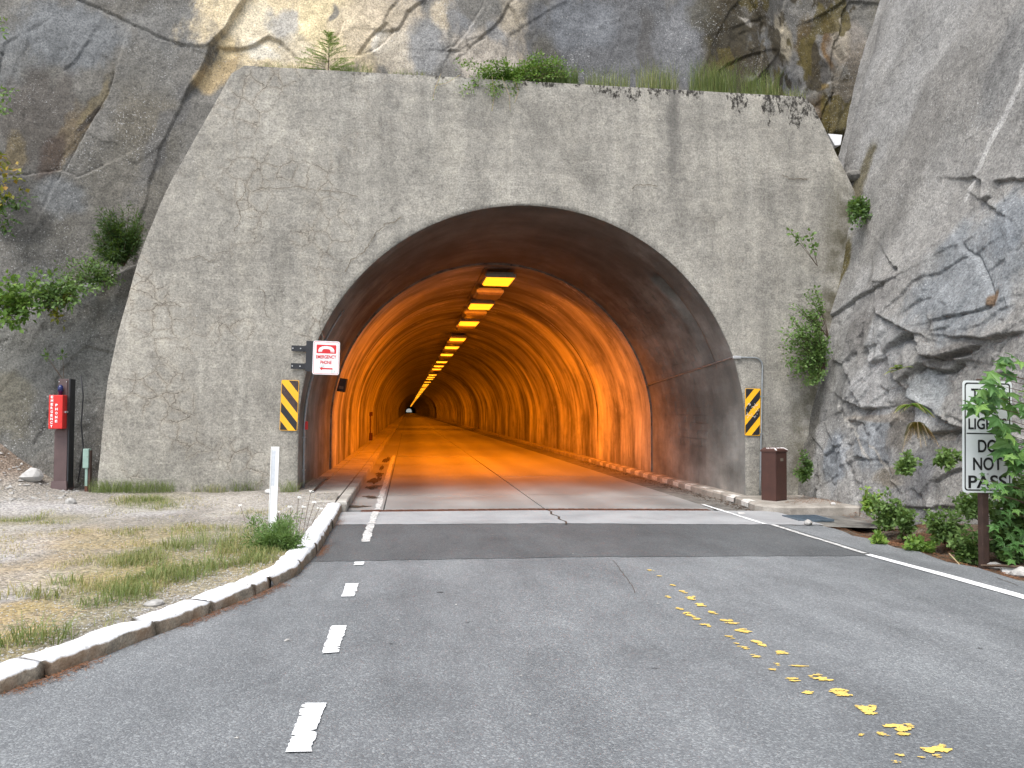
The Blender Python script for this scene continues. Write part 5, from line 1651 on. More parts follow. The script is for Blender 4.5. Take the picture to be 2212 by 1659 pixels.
# hydrant pipe farther in on the left wall
pb = atX(800, 948, CX - RL + 0.06)
e = empty('wall_pipe', (CX - RL + 0.06, pb[1], 0.156), 'thin upright pipe with a small box at its foot, deep on the left tunnel wall', 'pipe')
m = MB(); m.tube([(CX - RL + 0.06, pb[1], 0.45), (CX - RL + 0.06, pb[1], 1.45)], 0.03, 8); m.build('pipe', MT['rust'], e)
m = MB(); m.box((CX - RL + 0.01, pb[1] - 0.12, 0.16), (CX - RL + 0.16, pb[1] + 0.12, 0.52)); m.build('box', MT['rust'], e, bevel=0.01)
m = MB(); m.box((CX - RL + 0.01, pb[1] - 0.10, 1.35), (CX - RL + 0.15, pb[1] + 0.10, 1.55)); m.build('valve', MT['rust'], e, bevel=0.01)

# conduit on the right: along the vault, round the corner and down the wall
ya = YL - 0.05
ph = wall_hit(1389, 797.6)
zz0, zz1 = 2.30, atY(1580, 772, YF)[2]
path = []
for t in np.linspace(0, 1, 14):
    z = zz0 + (zz1 - zz0) * t
    path.append((wall_x(z, True) - 0.022, ya + (YF + 0.05 - ya) * t, z))
xw = wall_x(zz1, True)
path += [(xw - 0.012, YF - 0.012, zz1), (xw + 0.04, YF - 0.024, zz1)]
xe = atY(1646, 800, YF)[0]; xb_ = atY(1640.5, 1070, YF)[0]
path += [(xe - 0.16, YF - 0.024, zz1), (xe - 0.10, YF - 0.024, zz1 - 0.012), (xe - 0.05, YF - 0.024, zz1 - 0.04), (xe - 0.015, YF - 0.024, zz1 - 0.085), (xe, YF - 0.024, zz1 - 0.15)]
path += [(xe + (xb_ - xe) * t, YF - 0.024, zz1 - 0.15 + (0.05 - zz1 + 0.15) * t) for t in np.linspace(0.1, 1, 8)]
e = empty('conduit', path[-1], 'long galvanised conduit from the right vault round to the wall, down beside the striped panel', 'conduit')
m = MB(); m.tube(path, 0.016, 10); m.build('pipe', MT['steel'], e, smooth=True)
m = MB(); m.box((xw - 0.03, YF - 0.055, zz1 - 0.028), (xw + 0.13, YF - 0.004, zz1 + 0.028)); m.build('pull_elbow', MT['bolt'], e, bevel=0.012)
for z in (1.9, 1.2, 0.5):
    t = (zz1 - 0.15 - z) / (zz1 - 0.15 - 0.05); xx = xe + (xb_ - xe) * t
    m = MB(); m.box((xx - 0.035, YF - 0.043, z), (xx + 0.035, YF - 0.006, z + 0.022)); m.build('clamp', MT['steel'], e)

# ------------------------------------------------------------------ brown cabinet on the pad
cb = Vector((6.39, 13.81, kz)); ang = math.atan2(0.21, 0.29)
cb_e = empty('utility_cabinet', (6.44, 14.0, kz), 'brown metal utility cabinet with a chipped sloping lid, standing by the right of the portal', 'cabinet')
fm = Matrix.Translation(cb) @ Matrix.Rotation(ang * 0.9, 4, 'Z')
w, d, h = 0.345, 0.29, 0.93
m = MB(); m.box((0, 0, 0), (w, d, h - 0.07), mat=fm); m.build('body', MT['cabinet'], cb_e, bevel=0.006)
m = MB(); m.box((0.018, -0.010, 0.02), (w - 0.018, -0.002, h - 0.10), mat=fm); dr = m.build('door', MT['cabinet'], cb_e, bevel=0.003)
m = MB(); m.box((0.13, -0.0145, h - 0.235), (0.215, -0.0105, h - 0.185), mat=fm); m.build('name_plate', MT['lamp_off'], dr)
m = MB(); m.box((-0.012, -0.016, h - 0.075), (w + 0.012, d + 0.012, h - 0.045), mat=fm)
vs = [(-0.012, -0.016, h - 0.045), (w + 0.012, -0.016, h - 0.045), (w + 0.012, d + 0.012, h - 0.045), (-0.012, d + 0.012, h - 0.045), (0.035, 0.04, h), (w - 0.035, 0.04, h), (w - 0.035, d - 0.04, h), (0.035, d - 0.04, h)]
m.add([tuple(fm @ Vector(p)) for p in vs], [(0, 1, 5, 4), (1, 2, 6, 5), (2, 3, 7, 6), (3, 0, 4, 7), (4, 5, 6, 7)])
ld = m.build('lid', MT['cabinet'], cb_e)
r_ = random.Random(8)
for k, (a, b) in enumerate((((0.10, 0.034), (w - 0.04, 0.030)), ((w - 0.045, 0.03), (w + 0.008, -0.012)), ((0.03, 0.045), (0.02, 0.20)), ((0.0, -0.012), (0.034, 0.036)))):
    m = MB()
    for j in range(7):
        t = (j + r_.uniform(0, .6)) / 7; x, y = a[0] + (b[0] - a[0]) * t, a[1] + (b[1] - a[1]) * t
        zt = h - 0.045 + 0.045 * min(1, max(0, min(min(x + .012, w + .012 - x) / .047, min(y + .016, d + .012 - y) / .056)))
        s_ = r_.uniform(0.008, 0.020)
        m.add([tuple(fm @ Vector((x + dx * s_, y + dy * s_ * .7, zt + dz))) for dx, dy, dz in ((-1, -1, -.006), (1, -1, -.006), (1, 1, .004), (-1, 1, .004), (0, 0, .009))], [(0, 1, 4), (1, 2, 4), (2, 3, 4), (3, 0, 4)])
    o_ = m.build('chipped_edge', MT['chip'], ld); o_['kind'] = 'stuff'

# ------------------------------------------------------------------ drain grate with a stone on it
dg_e = empty('drain_grate', (6.25, 12.3, -0.1), 'blue-grey steel drain grate in the gutter before the right pad', 'drain grate')
m = MB(); m.box((5.93, 12.02, -0.055), (6.50, 12.06, -0.022)); m.box((5.93, 12.56, -0.055), (6.50, 12.60, -0.022)); m.box((5.93, 12.06, -0.055), (5.97, 12.56, -0.022)); m.box((6.46, 12.06, -0.055), (6.50, 12.56, -0.022)); m.build('frame', MT['bars'], dg_e)
m = MB(); m.poly([(5.97, 12.06, -0.050), (6.46, 12.06, -0.050), (6.46, 12.56, -0.050), (5.97, 12.56, -0.050)]); m.build('pit', MT['black'], dg_e)
for k in range(6):
    y = 12.10 + k * 0.078
    m = MB(); m.box((5.971, y, -0.052), (6.459, y + 0.020, -0.024)); m.build('bar', MT['bars'], dg_e)


def stone_mesh(seed, sx, sy, sz, sub=2):
    bm = bmesh.new(); bmesh.ops.create_icosphere(bm, subdivisions=sub, radius=1.0)
    r = random.Random(seed)
    for v in bm.verts:
        p = v.co.normalized()
        # flattened against a few random planes: an angular stone
        k = 1.0
        rr = random.Random(seed)
        for _ in range(9):
            n = Vector((rr.uniform(-1, 1), rr.uniform(-1, 1), rr.uniform(-1, 1))).normalized()
            dd = rr.uniform(0.62, 0.9)
            c = p.dot(n)
            if c > dd: k = min(k, dd / c)
        v.co = p * k * (1 + r.uniform(-.03, .03))
        v.co = Vector((v.co.x * sx, v.co.y * sy, max(v.co.z, -0.6) * sz))
    me = bpy.data.meshes.new('stone'); bm.to_mesh(me); bm.free()
    return me


def gpt(px, py):
    """where a view line meets the verge"""
    d = ray(px, py)
    t = np.linspace(3, 24, 4000)
    p = CAMP + d * t[:, None]
    k = np.argmax(p[:, 2] <= verge_z(p[:, 0], p[:, 1]))
    return p[k].copy()


def stone(px, py, z, r, label, mat, flat=0.7, name='stone', group='loose stones', seed=None, loc=None):
    p = atZ(px, py, z) if z is not None else gpt(px, py)
    z = p[2]
    me = stone_mesh(seed or int(px * 7 + py), r, r * random.uniform(.7, 1.1), r * flat)
    o_ = link(name, me, MT[mat]); o_.location = (p[0], p[1], z + r * flat * 0.35); o_.rotation_euler = (0, 0, random.uniform(0, 6.2))
    return tag(o_, label, 'stone', group)


stone(1745, 1131, -0.022, 0.085, 'pinkish stone lying on the drain grate', 'stone', .6)
stone(66, 1036, None, 0.21, 'large pale angular rock on the scree left of the phone post', 'pale', .75, 'boulder')
stone(188, 1034, None, 0.33, 'flat pale rock slab lying between the phone post and the green pedestal', 'pale', .22, 'boulder')
stone(152, 1088, None, 0.10, 'brownish fist-sized stone at the foot of the phone post', 'stone')
stone(582, 1066, None, 0.10, 'pale yellowish stone against the portal foot behind the white post', 'pale', .6)
stone(620, 1385, 0.0, 0.022, 'small grey pebble alone on the asphalt left of the white dashes', 'stone', .6)
stone(2180, 1238, -0.1, 0.12, 'white stone right of the brown sign post foot', 'pale', .6)
stone(2150, 1228, -0.1, 0.09, 'grey stone just right of the brown sign post foot', 'stone', .6)
stone(2205, 1245, -0.1, 0.13, 'brownish stone at the right edge beyond the sign post', 'stone', .6)
stone(1800, 1090, 0.06, 0.06, 'pale pebble on the pad right of the brown cabinet', 'pale', .6)
stone(1600, 1110, -0.04, 0.07, 'flat tan stone in the gutter before the cabinet', 'pale', .35)
stone(332, 1306, None, 0.085, 'light stone among weeds beside the fourth kerb stone', 'stone', .4)
stone(705, 1150, 0.0, 0.03, 'white pebble on the road beside the kerb', 'pale', .5)
# the pale broken block wedged between the portal and the gully
p = atY(1806, 300, 15.6)
m = MB(); vs = [(-.17, 0, .10), (.14, 0, .09), (.10, 0, -.12), (-.02, 0, -.14), (-.17, .4, .14), (.16, .4, .12), (.10, .4, -.12), (-.02, .4, -.14)]
m.add([(p[0] + a, p[1] + b, p[2] + c) for a, b, c in vs], [(0, 3, 2, 1), (0, 1, 5, 4), (1, 2, 6, 5), (2, 3, 7, 6), (3, 0, 4, 7)])
tag(m.build('stone', MT['white'], bevel=0.01), 'bright white block wedged between the top right of the portal and the gully', 'stone')
p = atY(1838, 385, 15.1)
me = stone_mesh(77, 0.20, 0.3, 0.15); o_ = link('stone', me, MT['gutter']); o_.location = p
tag(o_, 'grey stone stuck below the white block at the right edge of the portal', 'stone')

# ------------------------------------------------------------------ emergency phone post and green pedestal
gz = 0.24
pp = np.array([atY(129, 1040, 14.95)[0], 14.95, gz])
pe = empty('phone_post', tuple(pp), 'plum brown steel post carrying a red emergency phone box, left of the portal', 'phone post')
KX = 0.74
s_ = lambda x0, x1, y0, y1, z0, z1: ((pp[0] + KX * x0, pp[1] + y0, gz + z0), (pp[0] + KX * x1, pp[1] + y1, gz + z1))
m = MB(); m.box(*s_(-.15, .13, .02, .26, -.2, 1.0)); m.build('column', MT['post'], pe, bevel=0.008)
m = MB(); m.box(*s_(-.095, .13, .04, .24, 1.0, 1.88)); m.build('upper_column', MT['post'], pe, bevel=0.006)
m = MB(); m.box(*s_(-.09, .10, .026, .038, 1.42, 1.86)); cp = m.build('cover_plate', MT['post'], pe, bevel=0.002)
for x, z in ((-.075, 1.83), (.085, 1.83), (-.075, 1.45), (.085, 1.45)):
    m = MB(); c = Vector((pp[0] + KX * x, pp[1] + .026, gz + z)); m.tube([c, c + Vector((0, -.008, 0))], .008, 6); m.build('screw', MT['bolt'], cp)
m = MB(); m.box(*s_(.132, .165, .03, .25, -.2, 1.88)); m.build('channel', MT['black'], pe)
vs = [(-.20, -.05, -.1), (.18, -.05, -.1), (.18, .30, -.1), (-.20, .30, -.1), (-.17, -.02, .14), (.15, -.02, .14), (.15, .28, .14), (-.17, .28, .14)]
m = MB(); m.add([(pp[0] + KX * a, pp[1] + b, gz + c) for a, b, c in vs], [(0, 1, 5, 4), (1, 2, 6, 5), (2, 3, 7, 6), (3, 0, 4, 7), (4, 5, 6, 7)]); m.build('base', MT['post'], pe)
m = MB(); m.box(*s_(-.12, .12, .012, .019, .90, 1.02)); m.build('door_flap', MT['post'], pe)
m = MB(); m.box(*s_(-.185, .115, -.17, .018, 1.03, 1.62 - .02)); bx = m.build('phone_box', MT['phone'], pe, bevel=0.012)
m = MB(); m.box(*s_(.115, .15, -.10, .01, 1.30, 1.33)); m.build('latch', MT['bolt'], bx)
for body, x, z0, z1 in (('EMERGENCY', -.115, 1.565, 1.075), ('PHONE', -.015, 1.43, 1.16)):
    n = len(body)
    for k, ch in enumerate(body):
        z = z0 + (z1 - z0) * k / (n - 1)
        put_text(ch, 0.06, (pp[0] + KX * x, pp[1] - .1725, gz + z), bx, MT['white'], fit=(0.038, 0.044), bold=0.003, name='letter')
m = MB(); m.tube([(pp[0] - .01, pp[1] - .03, gz + 1.60), (pp[0] - .01, pp[1] - .03, gz + 1.655), (pp[0] - .01, pp[1] - .03, gz + 1.66), (pp[0] - .01, pp[1] - .03, gz + 1.72), (pp[0] - .01, pp[1] - .03, gz + 1.755), (pp[0] - .01, pp[1] - .03, gz + 1.775)], [.03, .03, .045, .045, .036, .012], 12); m.build('blue_light', MT['blue'], pe, smooth=True)
m = MB(); m.tube([(pp[0] + .20, pp[1] + .27, gz + 1.95), (pp[0] + .24, pp[1] + .29, gz + 1.6), (pp[0] + .22, pp[1] + .28, gz + 1.1), (pp[0] + .26, pp[1] + .29, gz + .7), (pp[0] + .22, pp[1] + .2, gz + .1)], .011, 6); m.build('cable', MT['black'], pe, smooth=True)

gp = np.array([-5.40, 14.92, 0.2])
ge = empty('utility_pedestal', tuple(gp), 'slim pale green utility pedestal at the left foot of the portal', 'pedestal')
m = MB(); m.box((gp[0] - .03, gp[1], 0.1), (gp[0] + .012, gp[1] + .08, .62)); m.build('post', MT['green'], ge, bevel=.004)
m = MB(); m.box((gp[0] - .03, gp[1] - .002, 0.1), (gp[0] + .014, gp[1] + .082, .30)); m.build('rusty_foot', MT['rust'], ge)
m = MB(); m.box((gp[0] - .065, gp[1] - .02, .60), (gp[0] + .03, gp[1] + .1, .93)); m.build('cap', MT['green'], ge, bevel=.012)
m = MB(); m.box((gp[0] + .014, gp[1] + .01, .1), (gp[0] + .05, gp[1] + .09, .90)); m.build('channel', MT['wood'], ge)

# ------------------------------------------------------------------ white delineator post
db_ = np.array([-1.50, 9.64, 0.13])
de = empty('delineator_post', tuple(db_), 'plain white plastic delineator post standing in weeds by the kerb', 'delineator')
fm = frame_mat(db_, 0, math.radians(1.2))
m = MB(); plate(m, [(-.045, -.2), (.045, -.2), (.047, 1.06), (-.047, 1.06)], 0, .012, fm); m.box((-.045, -.008, -.2), (-.038, 0, 1.06), mat=fm); m.box((.038, -.008, -.2), (.045, 0, 1.06), mat=fm); m.build('blade', MT['delin'], de)
m = MB(); plate(m, [(-.032, .62), (.006, .62), (.006, 1.02), (-.032, 1.02)], -.002, -.0005, fm); m.build('reflector', MT['refl'], de)

# ------------------------------------------------------------------ TURN ON LIGHTS / DO NOT PASS sign on the right
sb_ = np.array([6.47, 8.66, -0.12])
sg_e = empty('road_sign', tuple(sb_), 'white road sign with black lettering on a brown post, half hidden by maple leaves', 'road sign')
m = MB(); m.box((sb_[0] - .04, sb_[1] - .035, -.3), (sb_[0] + .04, sb_[1] + .045, 2.0)); m.build('post', MT['wood'], sg_e, bevel=.006)
cz_, w, h = 1.345, 0.605, 1.26
sx_ = atY(2134.5, 940, 8.6)[0]
fm = frame_mat((sx_, 8.612, cz_), math.radians(0), math.radians(0.8))
m = MB(); plate(m, rrect(w, h, .04), 0, .006, fm); m.build('panel', MT['signgrey'], sg_e)
m = MB(); ring_plate(m, rrect(w - .045, h - .045, .036), rrect(w - .075, h - .075, .028), -.0015, fm); m.build('border', MT['ink'], sg_e)
m = MB(); plate(m, [(-.255, -.007 + .035), (.255, -.007 + .035), (.255, .007 + .035), (-.255, .007 + .035)], -.0025, -.001, fm); m.build('rule', MT['ink'], sg_e)
for body, z, fw, fh in (('TURN', .48, .40, .125), ('ON', .32, .20, .125), ('LIGHTS', .145, .47, .125), ('DO', -.105, .235, .145), ('NOT', -.305, .355, .145), ('PASS', -.505, .47, .145)):
    put_text(body, .16, fm @ Vector((0 if body != 'LIGHTS' else 0.0, -.003, z)), sg_e, MT['ink'], 0, fit=(fw, fh), bold=.003)
for z in (.45, -.42):
    m = MB(); c = fm @ Vector((0, 0, z)); m.tube([c, c + Vector((0, -.008, 0))], .011, 8); m.build('bolt', MT['signback'], sg_e)

# long cracks in the headwall, filled with brown dirt
for k, (pts, w) in enumerate((([(868, 468), (852, 480), (835, 482), (815, 500), (802, 520), (785, 545), (760, 562), (742, 590)], .010), ([(560, 405), (600, 408), (640, 402), (690, 412), (735, 416), (780, 424)], .006),
                              ([(1365, 408), (1372, 400), (1395, 399), (1425, 402)], .009), ([(1690, 378), (1705, 385), (1730, 388), (1750, 386)], .010), ([(700, 745), (690, 700), (705, 650), (700, 610)], .006),
                              ([(505, 500), (520, 470), (512, 440), (530, 415), (528, 395)], .007), ([(400, 560), (430, 552), (452, 566), (470, 556)], .006), ([(330, 655), (352, 660), (368, 652), (395, 664)], .006), ([(560, 620), (575, 640), (570, 670), (585, 690)], .006))):
    q = [atY(x, y, YF - .004) for x, y in pts]
    dn = []
    rr_ = random.Random(900 + k)
    for a_, b_ in zip(q[:-1], q[1:]):
        for t in np.linspace(0, 1, 7)[:-1]: dn.append(a_ + (b_ - a_) * t + np.array([rr_.uniform(-.018, .018), 0, rr_.uniform(-.018, .018)]))
    m = MB()
    for a_, b_ in zip(dn[:-1], dn[1:]):
        d_ = unit2 = (b_ - a_) / (np.linalg.norm(b_ - a_) + 1e-9); n_ = np.array([-d_[2], 0, d_[0]])
        w0, w1 = w * rr_.uniform(.3, 1.1), w * rr_.uniform(.3, 1.1)
        y_ = YF - .0235
        m.poly([(a_ - n_ * w0)[[0, 1, 2]] * [1, 0, 1] + [0, y_, 0], (b_ - n_ * w1) * [1, 0, 1] + [0, y_, 0], (b_ + n_ * w1) * [1, 0, 1] + [0, y_, 0], (a_ + n_ * w0) * [1, 0, 1] + [0, y_, 0]])
    m.build('crack', MT['crackfill'], portal)

# ================================================================== plants
def unit(a): return a / (np.linalg.norm(a, axis=-1, keepdims=True) + 1e-9)


def kites(P, D, N, L, W, T, fold=0.22, curl=0.15):
    """leaf blades: four corners folded along the midrib"""
    D = unit(D); S = unit(np.cross(D, N)); N = np.cross(S, D)
    L = L[:, None]; W = W[:, None]
    base = P; tip = P + D * L - N * L * curl
    mid = P + D * L * 0.42
    a = mid + S * W + N * W * fold; b = mid - S * W + N * W * fold
    V = np.stack([base, a, tip, b], 1).reshape(-1, 3)
    i = np.arange(len(P))[:, None] * 4
    F = np.concatenate([i + np.array([[0, 1, 2]]), i + np.array([[0, 2, 3]])], 0)
    return V, F, np.repeat(T, 4)


def leaf_obj(name, P, D, N, L, W, T, mat, parent=None, **k):
    V, F, t = kites(P, D, N, L, W, T, **k)
    o_ = link(name, np_mesh(name, V, F, True, np.repeat(t[:, None], 3, 1)), MT[mat], parent)
    o_['kind'] = 'stuff'
    return o_


def curve_pts(a, b, sag, n=7):
    a, b = np.array(a, float), np.array(b, float)
    c = (a + b) / 2 + np.array([0, 0, sag])
    t = np.linspace(0, 1, n)[:, None]
    return (1 - t) ** 2 * a + 2 * t * (1 - t) * c + t * t * b


def bush(name, label, cat, base, ends, mat, leaf=(0.06, 0.02), per=30, spread=0.07, seed=1, group=None, sag=0.05, stem='bark', stem_r=0.006, tint=(0.1, 0.9), updir=0.5, start=0.25):
    """stems run from the base to the given ends; leaves sit along them"""
    r = np.random.default_rng(seed)
    e = empty(name, tuple(base), label, cat, group)
    PP, DD, NN, TT = [], [], [], []
    m = MB()
    for en in ends:
        c = curve_pts(base, en, sag * r.uniform(.5, 1.5), 8)
        m.tube([tuple(q) for q in c], [stem_r * (1 - 0.75 * k / 7) for k in range(8)], 5)
        t = r.uniform(start, 1.0, per)
        k = np.clip((t * 7).astype(int), 0, 6); f = (t * 7 - k)[:, None]
        p = c[k] * (1 - f) + c[k + 1] * f
        d = unit(r.normal(size=(per, 3)) + 0.6 * unit(c[k + 1] - c[k]) + np.array([0, -0.35, 0.1]))
        p = p + d * (r.uniform(0, 1, per) ** 0.7 * spread)[:, None]
        PP.append(p); DD.append(d)
        NN.append(unit(r.normal(size=(per, 3)) * 0.6 + np.array([0, -0.5, updir + .4])))
        TT.append(np.clip(r.uniform(*tint, per) * 0.7 + 0.3 * r.uniform(*tint), 0, 1))
    so = m.build('stems', MT[stem], e); so['kind'] = 'stuff'
    P, D, N, T = (np.concatenate(q) for q in (PP, DD, NN, TT))
    L = leaf[0] * r.uniform(.6, 1.25, len(P)); W = leaf[1] * r.uniform(.7, 1.2, len(P))
    leaf_obj('foliage', P, D, N, L, W, T, mat, e)
    return e


def blades(P, H, lean, W, T, r, bend=0.5):
    n = len(P)
    az = r.uniform(0, 2 * np.pi, n)
    side = np.stack([np.cos(az), np.sin(az), np.zeros(n)], 1)
    fw = np.stack([-np.sin(az), np.cos(az), np.zeros(n)], 1) * (lean * r.uniform(.2, 1.0, n))[:, None]
    up = np.array([0, 0, 1.0])
    m = P + (up * 0.6 + fw * 0.35) * H[:, None]
    t = P + (up * (1 - 0.25 * bend) + fw * (0.7 + bend)) * H[:, None]
    w = W[:, None]
    V = np.stack([P - side * w, P + side * w, m - side * w * .7, m + side * w * .7, t], 1).reshape(-1, 3)
    i = np.arange(n)[:, None] * 5
    F = np.concatenate([i + np.array([[0, 1, 3]]), i + np.array([[0, 3, 2]]), i + np.array([[2, 3, 4]])], 0)
    return V, F, np.repeat(T, 5)


def blades_obj(name, P, H, lean, W, T, r, mat='grass', parent=None, bend=0.5):
    V, F, t = blades(P, H, lean, W, T, r, bend)
    o_ = link(name, np_mesh(name, V, F, True, np.repeat(t[:, None], 3, 1)), MT[mat], parent)
    return o_


def tuft(label, base, n, rad, h, w=0.004, lean=0.6, tint=(0.0, 0.5), seed=1, name='grass_tuft', cat='grass', group=None, mat='grass', ry=None, bend=0.5):
    r = np.random.default_rng(seed)
    a = r.uniform(0, 2 * np.pi, n); q = np.sqrt(r.uniform(0, 1, n)) * rad
    P = np.stack([base[0] + q * np.cos(a), base[1] + q * np.sin(a) * (1 if ry is None else ry / rad), np.full(n, base[2])], 1)
    H = h * r.uniform(.35, 1.1, n)
    e = empty(name, tuple(base), label, cat, group)
    o_ = blades_obj('blades', P, H, np.full(n, lean), np.full(n, w) * r.uniform(.6, 1.3, n), r.uniform(*tint, n), r, mat, e, bend)
    o_['kind'] = 'stuff'
    return e


def P3(px, py, Y): return atY(px, py, Y)


# ------------------------------------------------------------------ on top of the portal
b = P3(709, 151, 15.05); b[2] = TOPZ
e = empty('fir_sapling', tuple(b), 'small green fir sapling growing on the portal top, left of centre', 'sapling')
hgt = P3(709, 68, 15.05)[2] - TOPZ
m = MB(); m.tube([tuple(b), (b[0] + .01, b[1], b[2] + hgt * .5), (b[0] - .01, b[1], b[2] + hgt)], [.012, .008, .003], 6); m.build('trunk', MT['bark'], e)
r = np.random.default_rng(3); PP, DD, NN = [], [], []
for k in range(70):
    t = r.uniform(0.0, 0.98) ** 1.4; z = b[2] + hgt * t
    az = r.uniform(0, 2 * np.pi); L = (0.62 * (1 - t) ** 1.1 + 0.05) * r.uniform(.75, 1.1)
    d = np.array([math.cos(az), math.sin(az) * .8, 0.25 + 0.5 * t])
    for s in np.linspace(0.1, 1, int(8 + L * 90)):
        p = np.array([b[0], b[1], z]) + d * L * s + np.array([0, 0, -0.12 * L * s * s])
        for q in (-1, 1):
            nd = unit(d * .5 + q * np.array([-d[1], d[0], 0]) + r.normal(size=3) * .25)
            PP.append(p); DD.append(nd); NN.append([0, 0, 1.0])
n = len(PP)
leaf_obj('needles', np.array(PP), np.array(DD), np.array(NN), np.full(n, .038), np.full(n, .0045), np.clip(r.uniform(.15, .8, n), 0, 1), 'lf_bright', e, fold=0, curl=.05)

ends = []
r = np.random.default_rng(5)
for k in range(46):
    px = r.uniform(985, 1250); t = (px - 985) / 265
    py = r.uniform(135, 205) if px < 1130 else r.uniform(120, 172)
    ends.append(P3(px, py, r.uniform(14.72, 15.1)))
bush('trailing_plant', 'bright green bushy plant spilling over the middle of the portal top edge', 'plant', (*P3(1090, 176, 15.05)[:2], TOPZ), ends, 'lf_bright', (0.05, 0.016), 120, 0.11, 6, sag=.12, stem='drystem', stem_r=.003, tint=(.05, .75), start=.1)
for k, (x0, x1, y1) in enumerate(((935, 935, 215), (1065, 1063, 240), (1090, 1102, 238), (1120, 1112, 222), (985, 940, 185))):
    a = P3(1050 + (x0 - 1050) * .85, 172, 14.80); a[2] = TOPZ + .02
    b_ = P3(x1, y1, 14.80); mid = P3((x0 + x1) / 2 + 4, (172 + y1) / 2, 14.78)
    e = empty('tendril', tuple(a), ['thin pale tendril hanging farthest left from the bright plant', 'long pale tendril hanging under the left of the bright plant', 'long pale tendril hanging under the middle of the bright plant', 'short pale tendril hanging at the right of the bright plant', 'thin leafy tendril trailing left along the portal top'][k], 'tendril', 'tendrils over the portal edge')
    m = MB(); m.tube([tuple(a), tuple(mid), tuple(b_)], .004, 5); m.build('stem', MT['drystem'], e)
    n = 14; t = np.linspace(.1, 1, n)[:, None]
    P = a * (1 - t) + b_ * t
    leaf_obj('leaves', P, r.normal(size=(n, 3)), r.normal(size=(n, 3)) + np.array([0, -1, 1.0]), np.full(n, .03), np.full(n, .009), r.uniform(.3, .9, n), 'lf_bright', e)

for k, (px, rad, n, h, w, lean, tint, lb) in enumerate((
        (1195, .42, 700, .42, .005, .5, (.05, .45), 'fresh green grass on the portal top right of the bright plant'),
        (1310, .38, 260, .42, .003, .6, (.25, .7), 'thin dry grass on the portal top, near the grey rock'),
        (1420, .35, 330, .58, .003, .5, (.3, .75), 'tall wispy grass on the portal top below the dark rock streak'),
        (1540, .40, 520, .66, .0035, .5, (.1, .65), 'dense tall grass clump on the portal top, right of centre'),
        (1640, .35, 380, .55, .003, .6, (.15, .7), 'long grass at the right end of the portal top'),
        (1712, .22, 120, .25, .003, .8, (.3, .8), 'short dry grass by the top right corner of the portal'),
        (880, .30, 130, .16, .003, .8, (.3, .8), 'sparse yellow grass on the portal top between sapling and bright plant'),
        (610, .35, 130, .20, .003, .8, (.3, .8), 'sparse yellow grass at the left of the portal top'),
        (770, .25, 110, .26, .004, .7, (.1, .6), 'low green grass just right of the fir sapling'))):
    b = P3(px, 160, 15.08); b[2] = TOPZ
    tuft(lb, b, int(n * 1.5), rad * 1.2, h * 1.15, w, lean, (tint[0] * .8, tint[1] * .85), 100 + k, group='grass on the portal top', ry=.14)

# ------------------------------------------------------------------ ledge on the left
def ring_ends(cx, cy, hx, hy, Y, n, seed, dY=0.3):
    r_ = np.random.default_rng(seed); o_ = []
    for k in range(n):
        a = r_.uniform(0, 2 * np.pi); q = math.sqrt(r_.uniform(0.05, 1))
        o_.append(P3(cx + hx * q * math.cos(a), cy + hy * q * math.sin(a), Y + r_.uniform(-dY, dY)))
    return o_


bush('dark_shrub', 'dark green dense shrub on the rock ledge against the left edge of the portal', 'shrub', P3(268, 575, 15.7), ring_ends(255, 505, 62, 68, 15.5, 60, 21, .25), 'lf_dark', (0.075, 0.009), 110, .09, 22, tint=(.1, 1.0), stem_r=.008)
bush('ledge_plant', 'leafy green plant on the rock ledge just left of the dark shrub', 'plant', P3(215, 610, 15.6), ring_ends(190, 590, 85, 40, 15.35, 36, 23), 'lf_green', (0.065, 0.016), 40, .09, 24, tint=(.2, 1))
bush('ledge_plant', 'broad leafy plant hanging over the ledge above the phone post', 'plant', P3(120, 640, 15.5), ring_ends(105, 628, 105, 46, 15.1, 34, 25), 'lf_green', (0.10, 0.03), 26, .10, 26, tint=(.15, 1))
bush('ledge_plant', 'yellow-green leafy plant on the ledge at the left edge of the view', 'plant', P3(20, 680, 15.3), ring_ends(25, 650, 75, 60, 14.95, 30, 27), 'lf_bright', (0.11, 0.036), 22, .10, 28, tint=(0, .75))
bush('hanging_sprig', 'small sprig with yellowing leaves hanging below the ledge, above the phone post', 'plant', P3(100, 665, 15.2), [P3(135, 700, 15.1), P3(128, 690, 15.1), P3(160, 640, 15.2)], 'lf_autumn', (0.10, 0.035), 14, .06, 29, tint=(0, .7))
bush('twig', 'thin dark twig with few leaves rising behind the phone post', 'plant', P3(138, 822, 15.3), [P3(100, 770, 15.2), P3(135, 760, 15.2), P3(96, 760, 15.2)], 'lf_green', (0.07, 0.022), 12, .05, 30, start=.8, sag=-.02)
bush('autumn_branch', 'branch with orange and yellow leaves reaching in at the left edge', 'branch', P3(-60, 320, 16.3), [P3(40, 360, 15.75), P3(30, 420, 15.75), P3(55, 400, 15.75), P3(10, 440, 15.75), P3(20, 380, 15.75)], 'lf_autumn', (0.13, 0.04), 16, .10, 31, tint=(0, 1), start=.45)
bush('green_branch', 'dark green leafy branch under the orange leaves at the left edge', 'branch', P3(-60, 430, 16.3), [P3(50, 445, 15.75), P3(30, 480, 15.75), P3(60, 430, 15.75), P3(10, 470, 15.75), P3(20, 500, 15.75)], 'lf_dark', (0.11, 0.035), 30, .14, 32, tint=(.2, 1), start=.4)
bush('green_branch', 'small leafy branch poking in at the left edge, highest of them', 'branch', P3(-50, 40, 16.3), [P3(12, 60, 15.75), P3(8, 75, 15.75), P3(15, 50, 15.75)], 'lf_bright', (0.10, 0.034), 14, .08, 33, start=.5)
